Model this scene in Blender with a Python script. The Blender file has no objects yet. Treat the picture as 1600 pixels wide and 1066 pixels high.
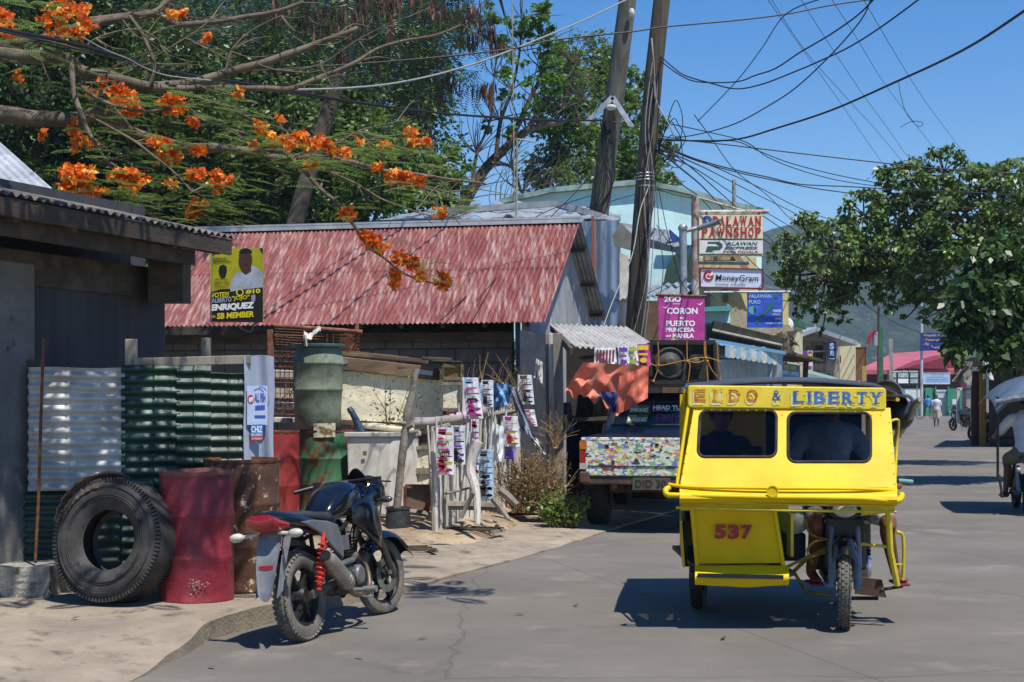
import bpy, math, random
import numpy as np
from mathutils import Vector, Matrix, noise as mnoise
random.seed(7); np.random.seed(7)
scene = bpy.context.scene
COL = scene.collection
PI = math.pi; R = math.radians
# ------------------------------------------------------------ camera, light, exposure
F = 2222.0; HY = 620.0; EYE = 1.6           # focal length in photo pixels, horizon row, eye height
cd = bpy.data.cameras.new('camera'); cam = bpy.data.objects.new('camera', cd); COL.objects.link(cam)
cam.location = (0, 0, EYE); cam.rotation_euler = (R(90), 0, 0)
cd.lens = 36*F/1600; cd.sensor_width = 36; cd.shift_y = (HY-533)/1600
cd.clip_start = .1; cd.clip_end = 12000
scene.camera = cam
SUN = Vector((.27, -.38, 1)).normalized()   # towards the sun
sd = bpy.data.lights.new('sun', 'SUN'); sun = bpy.data.objects.new('sun', sd); COL.objects.link(sun)
sd.energy = 5.0; sd.angle = R(.5); sd.color = (1, .95, .87)
sun.rotation_euler = SUN.to_track_quat('Z', 'Y').to_euler(); sun.location = (5, -5, 30)
w = bpy.data.worlds.new('World'); scene.world = w; w.use_nodes = True
nt = w.node_tree; nt.nodes.clear()
sky = nt.nodes.new('ShaderNodeTexSky'); sky.sky_type = 'NISHITA'; sky.sun_disc = False
sky.sun_elevation = math.asin(SUN.z); sky.sun_rotation = math.atan2(SUN.x, SUN.y)
sky.air_density = 1.0; sky.dust_density = .0; sky.ozone_density = 2.5; sky.altitude = 0
bg = nt.nodes.new('ShaderNodeBackground'); bg.inputs[1].default_value = .117
wo = nt.nodes.new('ShaderNodeOutputWorld'); hs = nt.nodes.new('ShaderNodeHueSaturation'); hs.inputs['Saturation'].default_value = 1.5; hs.inputs['Hue'].default_value = .508; nt.links.new(sky.outputs[0], hs.inputs['Color']); nt.links.new(hs.outputs[0], bg.inputs[0]); nt.links.new(bg.outputs[0], wo.inputs[0])
scene.view_settings.view_transform = 'Standard'; scene.view_settings.look = 'None'
scene.view_settings.exposure = 0.31; scene.view_settings.gamma = 1
scene.cycles.volume_bounces = 0; scene.cycles.max_bounces = 8; scene.cycles.transparent_max_bounces = 12

# ------------------------------------------------------------ placing
def P(px, py, Y): return Vector(((px-800)*Y/F, Y, EYE-(py-HY)*Y/F))
def G(px, py, z=0.0):
    Y = (EYE-z)*F/(py-HY); return Vector(((px-800)*Y/F, Y, z))
def C(h):
    h = h.lstrip('#'); v = [int(h[i:i+2], 16)/255 for i in (0, 2, 4)]
    return tuple(x/12.92 if x <= .04045 else ((x+.055)/1.055)**2.4 for x in v)

# ------------------------------------------------------------ materials
MC = {}
def M(name, c1, c2=None, sc=4, lo=.42, hi=.62, rough=.7, metal=0, bump=0, bsc=30, st=(1, 1, 1), coat=0, bdist=.02,
      c3=None, sc3=12, lo3=.6, hi3=.66, st3=None, var=.12, spec=.5, trans=0, rvar=.1):
    if name in MC: return MC[name]
    m = bpy.data.materials.new(name); m.use_nodes = True; MC[name] = m
    t = m.node_tree; b = t.nodes['Principled BSDF']; L = t.links.new
    c1 = C(c1) if isinstance(c1, str) else c1
    tc = t.nodes.new('ShaderNodeTexCoord')
    def mp(s):
        q = t.nodes.new('ShaderNodeMapping'); q.inputs['Scale'].default_value = s; L(tc.outputs['Object'], q.inputs[0]); return q.outputs[0]
    def nz(scale, s=(1, 1, 1), det=6):
        n = t.nodes.new('ShaderNodeTexNoise'); n.inputs['Scale'].default_value = scale; n.inputs['Detail'].default_value = det
        n.inputs['Roughness'].default_value = .65; L(mp(s), n.inputs['Vector']); return n.outputs['Fac']
    def rg(fac, a, b_):
        r = t.nodes.new('ShaderNodeMapRange'); r.inputs[1].default_value = a; r.inputs[2].default_value = b_; r.clamp = True
        L(fac, r.inputs[0]); return r.outputs[0]
    def mix(fac, a, b_):
        x = t.nodes.new('ShaderNodeMix'); x.data_type = 'RGBA'; L(fac, x.inputs[0])
        for i, v in ((6, a), (7, b_)):
            if isinstance(v, tuple): x.inputs[i].default_value = (*v, 1)
            else: L(v, x.inputs[i])
        return x.outputs[2]
    col = c1
    if c2: col = mix(rg(nz(sc, st), lo, hi), col, C(c2) if isinstance(c2, str) else c2)
    if c3: col = mix(rg(nz(sc3, st3 or st), lo3, hi3), col, C(c3) if isinstance(c3, str) else c3)
    if var:
        h = t.nodes.new('ShaderNodeHueSaturation')
        r = t.nodes.new('ShaderNodeMapRange'); r.inputs[1].default_value = .3; r.inputs[2].default_value = .7
        r.inputs[3].default_value = 1-var; r.inputs[4].default_value = 1+var; L(nz(sc*2.7, st), r.inputs[0]); L(r.outputs[0], h.inputs['Value'])
        if isinstance(col, tuple): h.inputs['Color'].default_value = (*col, 1)
        else: L(col, h.inputs['Color'])
        col = h.outputs[0]
    if isinstance(col, tuple): b.inputs['Base Color'].default_value = (*col, 1)
    else: L(col, b.inputs['Base Color'])
    if rvar:
        r = t.nodes.new('ShaderNodeMapRange'); r.inputs[1].default_value = .3; r.inputs[2].default_value = .7
        r.inputs[3].default_value = max(.03, rough-rvar); r.inputs[4].default_value = min(1, rough+rvar); L(nz(sc*1.7), r.inputs[0]); L(r.outputs[0], b.inputs['Roughness'])
    else: b.inputs['Roughness'].default_value = rough
    b.inputs['Metallic'].default_value = metal; b.inputs['Specular IOR Level'].default_value = spec
    b.inputs['Coat Weight'].default_value = coat; b.inputs['Coat Roughness'].default_value = .08
    b.inputs['Transmission Weight'].default_value = trans
    if bump:
        n = nz(bsc, st, 8); q = t.nodes.new('ShaderNodeBump'); q.inputs['Strength'].default_value = bump; q.inputs['Distance'].default_value = bdist
        L(n, q.inputs['Height']); L(q.outputs[0], b.inputs['Normal'])
    return m

def leafmat(name, dark, light, accent=None, acc=.9, transl=.35, rough=.45):
    m = bpy.data.materials.new(name); m.use_nodes = True; t = m.node_tree; t.nodes.clear(); L = t.links.new
    at = t.nodes.new('ShaderNodeAttribute'); at.attribute_name = 'tint'
    cr = t.nodes.new('ShaderNodeValToRGB'); e = cr.color_ramp.elements
    e[0].color = (*C(dark), 1); e[1].color = (*C(light), 1); e[1].position = .85
    if accent:
        k = e.new(acc); k.color = (*C(light), 1); k2 = e.new(min(1, acc+.03)); k2.color = (*C(accent), 1)
        e[len(e)-1].color = (*C(accent), 1)
    L(at.outputs['Fac'], cr.inputs[0])
    p = t.nodes.new('ShaderNodeBsdfPrincipled'); p.inputs['Roughness'].default_value = rough; L(cr.outputs[0], p.inputs['Base Color'])
    tr = t.nodes.new('ShaderNodeBsdfTranslucent'); L(cr.outputs[0], tr.inputs[0])
    mx = t.nodes.new('ShaderNodeMixShader'); mx.inputs[0].default_value = transl; L(p.outputs[0], mx.inputs[1]); L(tr.outputs[0], mx.inputs[2])
    o = t.nodes.new('ShaderNodeOutputMaterial'); L(mx.outputs[0], o.inputs[0]); return m

# ------------------------------------------------------------ mesh builder
def frame_of(d):
    d = Vector(d).normalized(); up = Vector((0, 0, 1)) if abs(d.z) < .95 else Vector((0, 1, 0))
    a = d.cross(up).normalized(); return a, a.cross(d).normalized()
class MB:
    def __init__(s): s.v = []; s.f = []; s.mi = []; s.cur = 0; s.M = Matrix.Identity(4)
    def add(s, vs, fs):
        n = len(s.v); s.v += [tuple(s.M @ Vector(v)) for v in vs]; s.f += [tuple(n+i for i in f) for f in fs]; s.mi += [s.cur]*len(fs); return s
    def box(s, c, size, rot=None):
        x, y, z = [q/2 for q in size]; vs = [Vector(p) for p in ((-x,-y,-z),(x,-y,-z),(x,y,-z),(-x,y,-z),(-x,-y,z),(x,-y,z),(x,y,z),(-x,y,z))]
        if rot is not None:
            m = Matrix.Rotation(rot, 3, 'Z') if isinstance(rot, (int, float)) else rot
            vs = [m @ v for v in vs]
        return s.add([v+Vector(c) for v in vs], [(0,3,2,1),(4,5,6,7),(0,1,5,4),(1,2,6,5),(2,3,7,6),(3,0,4,7)])
    def bar(s, p0, p1, w, h=None, up=None):
        p0, p1 = Vector(p0), Vector(p1); h = h or w; d = (p1-p0).normalized()
        u = Vector(up) if up is not None else (Vector((0,0,1)) if abs(d.z) < .95 else Vector((0,1,0)))
        a = d.cross(u).normalized()*w/2; b = a.cross(d).normalized()*h/2
        return s.add([p0-a-b, p0+a-b, p0+a+b, p0-a+b, p1-a-b, p1+a-b, p1+a+b, p1-a+b], [(0,3,2,1),(4,5,6,7),(0,1,5,4),(1,2,6,5),(2,3,7,6),(3,0,4,7)])
    def tube(s, pts, r, n=8, cap=True):
        pts = [Vector(p) for p in pts]; k = len(pts); r = r if isinstance(r, (list, tuple)) else [r]*k
        vs = []; a = None
        for i, p in enumerate(pts):
            d = (pts[min(i+1, k-1)]-pts[max(i-1, 0)])
            if d.length < 1e-9: d = Vector((0,0,1))
            d.normalize()
            if a is None: a, b = frame_of(d)
            else:
                a = (a-d*a.dot(d))
                if a.length < 1e-6: a, b = frame_of(d)
                a.normalize(); b = a.cross(d)
            vs += [p+(a*math.cos(2*PI*j/n)+b*math.sin(2*PI*j/n))*r[i] for j in range(n)]
        fs = [(i*n+j, i*n+(j+1)%n, (i+1)*n+(j+1)%n, (i+1)*n+j) for i in range(k-1) for j in range(n)]
        if cap: fs += [tuple(range(n-1, -1, -1)), tuple(range((k-1)*n, k*n))]
        return s.add(vs, fs)
    def curve(s, pts, r, n=8, sub=6, cap=True):
        q, rr = smooth(pts, r, sub); return s.tube(q, rr, n, cap)
    def lathe(s, prof, n=32, c=(0,0,0), axis='Z', close=False):
        vs = []; k = len(prof)
        for r, h in prof:
            for j in range(n):
                x, y = r*math.cos(2*PI*j/n), r*math.sin(2*PI*j/n)
                v = {'Z': (x, y, h), 'Y': (x, h, y), 'X': (h, x, y)}[axis]; vs.append(Vector(v)+Vector(c))
        m = k if close else k-1
        fs = [(i*n+j, i*n+(j+1)%n, ((i+1)%k)*n+(j+1)%n, ((i+1)%k)*n+j) for i in range(m) for j in range(n)]
        return s.add(vs, fs)
    def loft(s, secs, n=16, pw=2.4):
        """sections along local x: (x, y, z, half width, half height)"""
        vs = []
        for x, y, z, a, b in secs:
            for j in range(n):
                t = 2*PI*j/n; c_, s_ = math.cos(t), math.sin(t)
                vs.append((x, y+a*math.copysign(abs(c_)**(2/pw), c_), z+b*math.copysign(abs(s_)**(2/pw), s_)))
        k = len(secs); fs = [(i*n+j, i*n+(j+1)%n, (i+1)*n+(j+1)%n, (i+1)*n+j) for i in range(k-1) for j in range(n)]
        fs += [tuple(range(n-1, -1, -1)), tuple(range((k-1)*n, k*n))]
        return s.add(vs, fs)
    def ball(s, c, r, n=12, m=8):
        r = r if isinstance(r, (tuple, list)) else (r, r, r); c = Vector(c); vs = [c+Vector((0,0,-r[2]))]
        for i in range(1, m):
            a = -PI/2+PI*i/m
            vs += [c+Vector((r[0]*math.cos(a)*math.cos(2*PI*j/n), r[1]*math.cos(a)*math.sin(2*PI*j/n), r[2]*math.sin(a))) for j in range(n)]
        vs.append(c+Vector((0,0,r[2]))); e = len(vs)-1
        fs = [(0, 1+(j+1)%n, 1+j) for j in range(n)]+[(e, 1+(m-2)*n+j, 1+(m-2)*n+(j+1)%n) for j in range(n)]
        fs += [(1+i*n+j, 1+i*n+(j+1)%n, 1+(i+1)*n+(j+1)%n, 1+(i+1)*n+j) for i in range(m-2) for j in range(n)]
        return s.add(vs, fs)
    def prism(s, poly, o, U, V, N, th):
        """2-D polygon in plane (o,U,V), extruded by th along N"""
        o, U, V, N = map(Vector, (o, U, V, N)); k = len(poly)
        a = [o+U*x+V*y for x, y in poly]; b = [p+N*th for p in a]
        return s.add(a+b, [tuple(range(k-1, -1, -1)), tuple(range(k, 2*k))]+[(i, (i+1)%k, k+(i+1)%k, k+i) for i in range(k)])
    def sheet(s, fn, nu, nv, th=0, off=None):
        """grid surface fn(u,v), both 0..1; th closes it with a second skin along off"""
        n0 = len(s.v); vs = [Vector(fn(i/nu, j/nv)) for j in range(nv+1) for i in range(nu+1)]
        w_ = nu+1; fs = [(j*w_+i, j*w_+i+1, (j+1)*w_+i+1, (j+1)*w_+i) for j in range(nv) for i in range(nu)]
        if th:
            o = Vector(off)*th; k = len(vs); vs += [v+o for v in vs]; fs += [tuple(k+i for i in reversed(f)) for f in fs]
            edge = [j for j in range(nu+1)]+[j*w_+nu for j in range(1, nv+1)]+[nv*w_+i for i in range(nu-1, -1, -1)]+[j*w_ for j in range(nv-1, 0, -1)]
            fs += [(edge[(i+1) % len(edge)], edge[i], k+edge[i], k+edge[(i+1) % len(edge)]) for i in range(len(edge))]
        return s.add(vs, fs)
    def corr(s, o, U, V, N, pitch=.076, amp=.011, th=.002, per=8, nv=1, fn=None):
        """corrugated sheet: waves march along U, ridges run along V"""
        o, U, V, N = map(Vector, (o, U, V, N)); n = max(8, int(U.length/pitch*per))
        def g(u, v):
            p = o+U*u+V*v+N*amp*math.sin(2*PI*u*U.length/pitch)
            return p+(fn(u, v) if fn else Vector((0,0,0)))
        return s.sheet(g, n, nv, th, N)
    def build(s, name, mats, parent=None, smooth=False, bevel=0, world=True, seg=2, angle=40):
        me = bpy.data.meshes.new(name); me.from_pydata(s.v, [], s.f)
        for m in (mats if isinstance(mats, (list, tuple)) else [mats]): me.materials.append(m)
        if any(s.mi): me.polygons.foreach_set('material_index', s.mi)
        o = bpy.data.objects.new(name, me); COL.objects.link(o)
        if smooth:
            me.shade_smooth()
            if angle: me.set_sharp_from_angle(angle=R(angle))
        if bevel:
            b = o.modifiers.new('bevel', 'BEVEL'); b.width = bevel; b.segments = seg; b.limit_method = 'ANGLE'; b.angle_limit = R(40)
        if parent is not None: attach(o, parent, world)
        return o
def pmat(o):
    m = Matrix.LocRotScale(o.location, o.rotation_euler, o.scale)
    if o.parent: m = pmat(o.parent) @ o.matrix_parent_inverse @ m
    return m
def attach(o, parent, world=True):
    o.parent = parent
    if world: o.matrix_parent_inverse = pmat(parent).inverted()
def smooth(pts, r, sub=6):
    pts = [Vector(p) for p in pts]; k = len(pts); r = list(r) if isinstance(r, (list, tuple)) else [r]*k
    if k < 3: return pts, r
    q = []; rr = []
    for i in range(k-1):
        p0, p1, p2, p3 = pts[max(i-1, 0)], pts[i], pts[i+1], pts[min(i+2, k-1)]
        for j in range(sub):
            t = j/sub
            q.append(.5*((2*p1)+(p2-p0)*t+(2*p0-5*p1+4*p2-p3)*t*t+(3*p1-p0-3*p2+p3)*t**3)); rr.append(r[i]*(1-t)+r[i+1]*t)
    q.append(pts[-1]); rr.append(r[-1]); return q, rr
def tag(o, label=None, cat=None, group=None, kind=None):
    if label: o['label'] = label
    if cat: o['category'] = cat
    if group: o['group'] = group
    if kind: o['kind'] = kind
    return o
def thing(name, label, cat, loc=(0,0,0), rz=0, group=None, rot=None):
    o = bpy.data.objects.new(name, None); COL.objects.link(o); o.location = loc; o.rotation_euler = rot or (0, 0, rz); o.empty_display_size = .2
    return tag(o, label, cat, group)
def copy_tree(o, parent=None):
    c = o.copy(); COL.objects.link(c)
    if parent: c.parent = parent
    for ch in list(o.children): copy_tree(ch, c)
    return c

# ------------------------------------------------------------ writing
TC = {}
def text_geo(s, bold=0, shear=0, space=1.0):
    k = (s, bold, shear, space)
    if k in TC: return TC[k]
    cu = bpy.data.curves.new('t', 'FONT'); cu.body = s; cu.size = 1; cu.offset = bold; cu.shear = shear; cu.resolution_u = 3; cu.space_character = space
    o = bpy.data.objects.new('t', cu); COL.objects.link(o); bpy.context.view_layer.update()
    me = o.evaluated_get(bpy.context.evaluated_depsgraph_get()).to_mesh()
    vs = [(v.co.x, v.co.y) for v in me.vertices]; fs = [tuple(p.vertices) for p in me.polygons]
    bpy.data.objects.remove(o); bpy.data.curves.remove(cu)
    xs = [v[0] for v in vs]; ys = [v[1] for v in vs]; x0, x1, y0, y1 = min(xs), max(xs), min(ys), max(ys)
    TC[k] = ([((x-x0)/(x1-x0), (y-y0)/(y1-y0)) for x, y in vs], fs); return TC[k]
SER = {'L': [(0,.5,0),(0,.5,1)], 'I': [(0,1,0),(0,1,1)], 'B': [(-.05,.35,0),(-.05,.35,1)], 'E': [(-.05,.4,0),(-.05,.4,1)], 'R': [(-.08,.45,0),(-.05,.35,1),(.7,1.12,0)],
       'T': [(.22,.78,0)], 'Y': [(.22,.78,0),(-.1,.35,1),(.65,1.1,1)], 'D': [(-.05,.35,0),(-.05,.35,1)], 'P': [(-.08,.5,0),(-.05,.35,1)], 'A': [(-.12,.3,0),(.7,1.12,0)],
       'W': [(-.06,.25,1),(.75,1.06,1)], 'N': [(-.1,.4,0),(-.1,.3,1),(.65,1.1,1)], 'H': [(-.1,.4,0),(-.1,.4,1),(.6,1.1,0),(.6,1.1,1)]}
class Plane:
    """a drawing plane measured in photo pixels at depth Y (+k per pixel from x0); the thing has its true size there"""
    def __init__(s, Y, x0=0, k=0): s.Y, s.x0, s.k = Y, x0, k
    def p(s, x, y, d=0): return P(x, y, s.Y+(x-s.x0)*s.k)+Vector((0, -d, 0))
    def poly(s, mb, pts, d=.004):
        v = [s.p(x, y, d) for x, y in pts]; mb.add(v, [tuple(range(len(v)))])
    def rect(s, mb, x0, y0, x1, y1, d=.004, sl=0): s.poly(mb, [(x0,y1),(x1,y1+sl),(x1,y0+sl),(x0,y0)], d)
    def disc(s, mb, x, y, rx, ry=None, d=.004, n=24, a0=0, a1=2*PI):
        ry = ry or rx; s.poly(mb, [(x+rx*math.cos(a0+(a1-a0)*i/n), y-ry*math.sin(a0+(a1-a0)*i/n)) for i in range(n if a1-a0 > 6.2 else n+1)], d)
    def ring(s, mb, x, y, r1, r2, d=.004, n=24, a0=0, a1=2*PI, e=1):
        for i in range(n):
            a, b = a0+(a1-a0)*i/n, a0+(a1-a0)*(i+1)/n
            s.poly(mb, [(x+r1*math.cos(a), y-e*r1*math.sin(a)), (x+r2*math.cos(a), y-e*r2*math.sin(a)), (x+r2*math.cos(b), y-e*r2*math.sin(b)), (x+r1*math.cos(b), y-e*r1*math.sin(b))], d)
    def text(s, mb, st, x0, y0, x1, y1, d=.006, bold=0, shear=0, sl=0, space=1.0, serif=False):
        if serif:
            n = len(st); ww = {'I': .5, ' ': .5, 'W': 1.3, 'N': 1.1, 'H': 1.1, 'A': 1.1}; tot = sum(ww.get(c, 1) for c in st); x = x0; h = y1-y0
            for c in st:
                cw = (x1-x0)/tot*ww.get(c, 1)
                if c != ' ':
                    a, b = x+cw*.1, x+cw*.88; o = sl*(x-x0)/(x1-x0)
                    s.text(mb, c, a if c != 'I' else x+cw*.3, y0+o, b if c != 'I' else x+cw*.7, y1+o, d, bold)
                    for u0, u1, top in SER.get(c, []):
                        yy = (y0 if top else y1-h*.1)+o; s.rect(mb, a+(b-a)*u0-.02*cw, yy, a+(b-a)*u1+.02*cw, yy+h*.1, d+.001)
                x += cw
            return
        vs, fs = text_geo(st, bold, shear, space)
        mb.add([s.p(x0+u*(x1-x0), y1-v*(y1-y0)+sl*u, d) for u, v in vs], fs)
def board(name, label, cat, pl, x0, y0, x1, y1, m, th=.05, group=None, frame=None, fw=1.5, sl=0, fm=None):
    t = thing(name, label, cat, pl.p((x0+x1)/2, y1), 0, group)
    mb = MB(); q = [pl.p(x0,y1), pl.p(x1,y1+sl), pl.p(x1,y0+sl), pl.p(x0,y0)]; N = Vector((0, 1, 0))
    mb.add(q+[v+N*th for v in q], [(0,1,2,3),(7,6,5,4),(0,4,5,1),(1,5,6,2),(2,6,7,3),(3,7,4,0)]); mb.build('panel', m, t)
    if fm:
        f = MB(); c = [(x0,y1),(x1,y1+sl),(x1,y0+sl),(x0,y0)]
        w_ = fw*pl.Y/F
        for i in range(4): f.bar(pl.p(*c[i], .012)+Vector((0,th/2,0)), pl.p(*c[(i+1)%4], .012)+Vector((0,th/2,0)), w_, th+.03, up=(0,1,0))
        f.build('frame', fm, t)
    return t
# ------------------------------------------------------------ shared materials
rust = M('rust', '#5a3522', '#7d5236', sc=14, rough=.85, c3='#3a241a', sc3=30, bump=.3)
rust_red = M('rust_red', '#6b3a2c', '#8a5a48', sc=10, rough=.85, c3='#3d2620', sc3=25)
wood_grey = M('wood_grey', '#8b8376', '#6b6358', sc=6, st=(1,1,.15), rough=.85, c3='#4a443c', sc3=20, bump=.3)
wood_pale = M('wood_pale', '#cbc6ba', '#a69b8b', sc=7, st=(1,1,.12), rough=.85, c3='#6d665b', sc3=25, bump=.25)
wood_brown = M('wood_brown', '#5d4b38', '#7d6850', sc=5, st=(.3,1,1), rough=.85, c3='#3b3025', sc3=18, bump=.3)
wood_dark = M('wood_dark', '#3c332a', '#554a3e', sc=6, st=(.4,1,1), rough=.85, bump=.3)
pole_wood = M('pole_wood', '#3a342c', '#5e564a', sc=9, st=(1,1,.06), lo=.38, hi=.66, rough=.9, c3='#211d19', sc3=14, st3=(1,1,.05), bump=.6, bsc=14)
pole_wood2 = M('pole_wood_green', '#4a4a42', '#68695e', sc=9, st=(1,1,.06), rough=.9, c3='#3c4a3c', sc3=5, st3=(1,1,.1), bump=.6, bsc=14)
conc = M('concrete', '#7d7a74', '#97938b', sc=2.5, rough=.9, c3='#4f4c47', sc3=7, lo3=.58, hi3=.7, bump=.35, bsc=40)
black_rub = M('rubber', '#1c1b1a', '#33302c', sc=9, rough=.82, bump=.15, bsc=60)
tyre_dusty = M('rubber_dusty', '#57534c', '#746d62', sc=8, rough=.9, bump=.2, bsc=70)
tyre_grey = M('rubber_grey', '#2e2d2b', '#47443f', sc=5, rough=.75, c3='#1d1c1b', sc3=9, bump=.2, bsc=50)
blk = M('black_plastic', '#101113', '#1b1c1e', sc=8, rough=.45, rvar=.1)
blk_gloss = M('black_paint', '#0b0d16', '#11131d', sc=3, rough=.18, coat=.6, rvar=.06, var=.05)
chrome = M('chrome', '#a5a5a2', '#7c7a76', sc=9, rough=.3, metal=.9)
alu = M('aluminium', '#9a9894', '#7b7873', sc=9, rough=.42, metal=.75, bump=.1)
steel_dark = M('dark_steel', '#2b2b2c', '#45423e', sc=12, rough=.5, metal=.6)
galv = M('galvanised', '#9aa0a6', '#c3c6c8', sc=3, rough=.42, metal=.55, c3='#7b6a5c', sc3=4, lo3=.66, hi3=.74, bump=.1, bsc=10)
galv_dull = M('galvanised_dull', '#7e848a', '#9aa0a4', sc=3, rough=.6, metal=.3, c3='#6e5646', sc3=4, lo3=.6, hi3=.75)
corr_red = M('red_roof_paint', '#6a2f2b', '#7f423c', sc=5, st=(1.2,.25,.25), lo=.4, hi=.62, rough=.6, c3='#a58c86', sc3=7, lo3=.48, hi3=.70, st3=(2.6,.2,.2), bump=.1, var=.28)
corr_green = M('green_sheet_paint', '#132f24', '#1d4433', sc=3, rough=.5, c3='#0e2219', sc3=6, lo3=.6, hi3=.7, coat=.0)
cream = M('cream_foam', '#e2d9b8', '#ece6cc', sc=5, rough=.85, c3='#5d4c38', sc3=26, lo3=.60, hi3=.64, bump=.4)
white = M('white_paint', '#dcdcd8', '#c9c8c2', sc=5, rough=.5)
white_dirty = M('white_dirty', '#cfccc4', '#b3aea3', sc=5, rough=.6, c3='#8b8276', sc3=10, lo3=.66, hi3=.76)
paper = M('paper', '#d5d6d8', '#bfc3cc', sc=5, rough=.8)
yellow = M('yellow_paint', '#d4ae0a', '#ddbb12', sc=2, rough=.5, coat=.0, var=.05, rvar=.06, spec=.2, c3='#a08a1c', sc3=14, lo3=.74, hi3=.82, bump=.16, bsc=2.2, bdist=.03)
yellow_old = M('yellow_paint_old', '#c9b222', '#d8c22a', sc=6, rough=.5, c3='#4a3b1c', sc3=30, lo3=.64, hi3=.68, var=.1)
glass_dark = M('dark_glass', '#1b2126', rough=.06, var=0, rvar=0, spec=.8, coat=.4)
ink = {k: M('ink_'+k, v, rough=.6, var=.08, sc=20, rvar=0) for k, v in dict(red='#a3222b', blue='#2c4f9c', green='#215544', black='#15161a', white='#e6e6e6', yellow='#d8c81e',
       magenta='#b3237e', orange='#d8702a', purple='#6a3d9c', grey='#5b6068', lime='#aab52a', cyan='#6fb2d8', brown='#3c2418', maroon='#7a2030').items()}
skin = M('skin_brown', '#6a412c', '#75492f', sc=6, rough=.55, var=.06)
hair = M('hair_black', '#0c0a09', rough=.6, var=.1, sc=60)
cable = M('cable_black', '#141414', rough=.6, rvar=0, var=0)
cable_grey = M('cable_grey', '#8b8b86', rough=.6, rvar=0, var=0)
bark = M('bark_brown', '#554a3d', '#6f6251', sc=4, st=(1,1,1), lo=.4, hi=.6, rough=.9, c3='#4a4036', sc3=14, bump=.5, bsc=18)
bark_dark = M('bark_dark', '#3b342b', '#544a3e', sc=5, rough=.9, bump=.5, bsc=14)
turq = M('turquoise_paint', '#c2e6e8', '#cdeeee', sc=.8, rough=.8, c3='#5c8480', sc3=1.6, lo3=.64, hi3=.8, st3=(1.5,1.5,.3), bump=.1)

# ------------------------------------------------------------ ground
def road_material():
    m = M('asphalt_road', '#605b54', '#716b62', sc=.35, lo=.35, hi=.65, rough=.9, c3='#82796f', sc3=1.1, lo3=.56, hi3=.72, bump=.35, bsc=90, var=.1)
    t = m.node_tree; b = t.nodes['Principled BSDF']; L = t.links.new; old = b.inputs['Base Color'].links[0].from_socket
    tc = t.nodes.new('ShaderNodeTexCoord'); n = t.nodes.new('ShaderNodeTexNoise'); n.inputs['Scale'].default_value = 240; n.inputs['Detail'].default_value = 2; L(tc.outputs['Object'], n.inputs['Vector'])
    r = t.nodes.new('ShaderNodeMapRange'); r.inputs[1].default_value = .35; r.inputs[2].default_value = .68; r.inputs[3].default_value = .6; r.inputs[4].default_value = 1.5; L(n.outputs[0], r.inputs[0])
    v = t.nodes.new('ShaderNodeTexVoronoi'); v.feature = 'DISTANCE_TO_EDGE'; v.inputs['Scale'].default_value = .28
    n2 = t.nodes.new('ShaderNodeTexNoise'); n2.inputs['Scale'].default_value = 1.5; n2.inputs['Detail'].default_value = 6; L(tc.outputs['Object'], n2.inputs['Vector'])
    mx = t.nodes.new('ShaderNodeMix'); mx.data_type = 'VECTOR'; mx.inputs[0].default_value = .25; L(tc.outputs['Object'], mx.inputs[4]); L(n2.outputs['Color'], mx.inputs[5]); L(mx.outputs[1], v.inputs['Vector'])
    rc = t.nodes.new('ShaderNodeMapRange'); rc.inputs[1].default_value = 0; rc.inputs[2].default_value = .004; rc.inputs[3].default_value = .72; rc.inputs[4].default_value = 1; L(v.outputs['Distance'], rc.inputs[0])
    mu = t.nodes.new('ShaderNodeMath'); mu.operation = 'MULTIPLY'; L(r.outputs[0], mu.inputs[0]); L(rc.outputs[0], mu.inputs[1])
    h = t.nodes.new('ShaderNodeHueSaturation'); L(mu.outputs[0], h.inputs['Value']); L(old, h.inputs['Color']); L(h.outputs[0], b.inputs['Base Color'])
    mp = t.nodes.new('ShaderNodeMapping'); mp.inputs['Rotation'].default_value = (0,0,R(-16)); L(tc.outputs['Object'], mp.inputs[0]); br = t.nodes.new('ShaderNodeTexBrick'); br.offset = 0; br.inputs['Scale'].default_value = 1; br.inputs['Mortar Size'].default_value = .007; br.inputs['Mortar Smooth'].default_value = .3; br.inputs['Brick Width'].default_value = 4.2; br.inputs['Row Height'].default_value = 3.6
    br.inputs['Color1'].default_value = (1,1,1,1); br.inputs['Color2'].default_value = (.93,.93,.93,1); br.inputs['Mortar'].default_value = (.55,.53,.5,1); L(mp.outputs[0], br.inputs['Vector'])
    n3 = t.nodes.new('ShaderNodeTexNoise'); n3.inputs['Scale'].default_value = .8; n3.inputs['Detail'].default_value = 12; n3.inputs['Roughness'].default_value = .72; L(tc.outputs['Object'], n3.inputs['Vector']); r3 = t.nodes.new('ShaderNodeMapRange'); r3.inputs[1].default_value = .58; r3.inputs[2].default_value = .74; r3.inputs[3].default_value = 1.04; r3.inputs[4].default_value = .66; L(n3.outputs[0], r3.inputs[0])
    m1 = t.nodes.new('ShaderNodeMix'); m1.data_type = 'RGBA'; m1.blend_type = 'MULTIPLY'; m1.inputs[0].default_value = 1; L(h.outputs[0], m1.inputs[6]); L(br.outputs['Color'], m1.inputs[7]); m2 = t.nodes.new('ShaderNodeMix'); m2.data_type = 'RGBA'; m2.blend_type = 'MULTIPLY'; m2.inputs[0].default_value = 1; L(m1.outputs[2], m2.inputs[6]); L(r3.outputs[0], m2.inputs[7]); L(m2.outputs[2], b.inputs['Base Color'])
    return m
asph = road_material()
sidew = M('sidewalk_concrete', '#86796a', '#9d907d', sc=.9, lo=.35, hi=.65, rough=.92, c3='#655a4e', sc3=5.5, lo3=.54, hi3=.7, bump=.6, bsc=45, var=.2)
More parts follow.
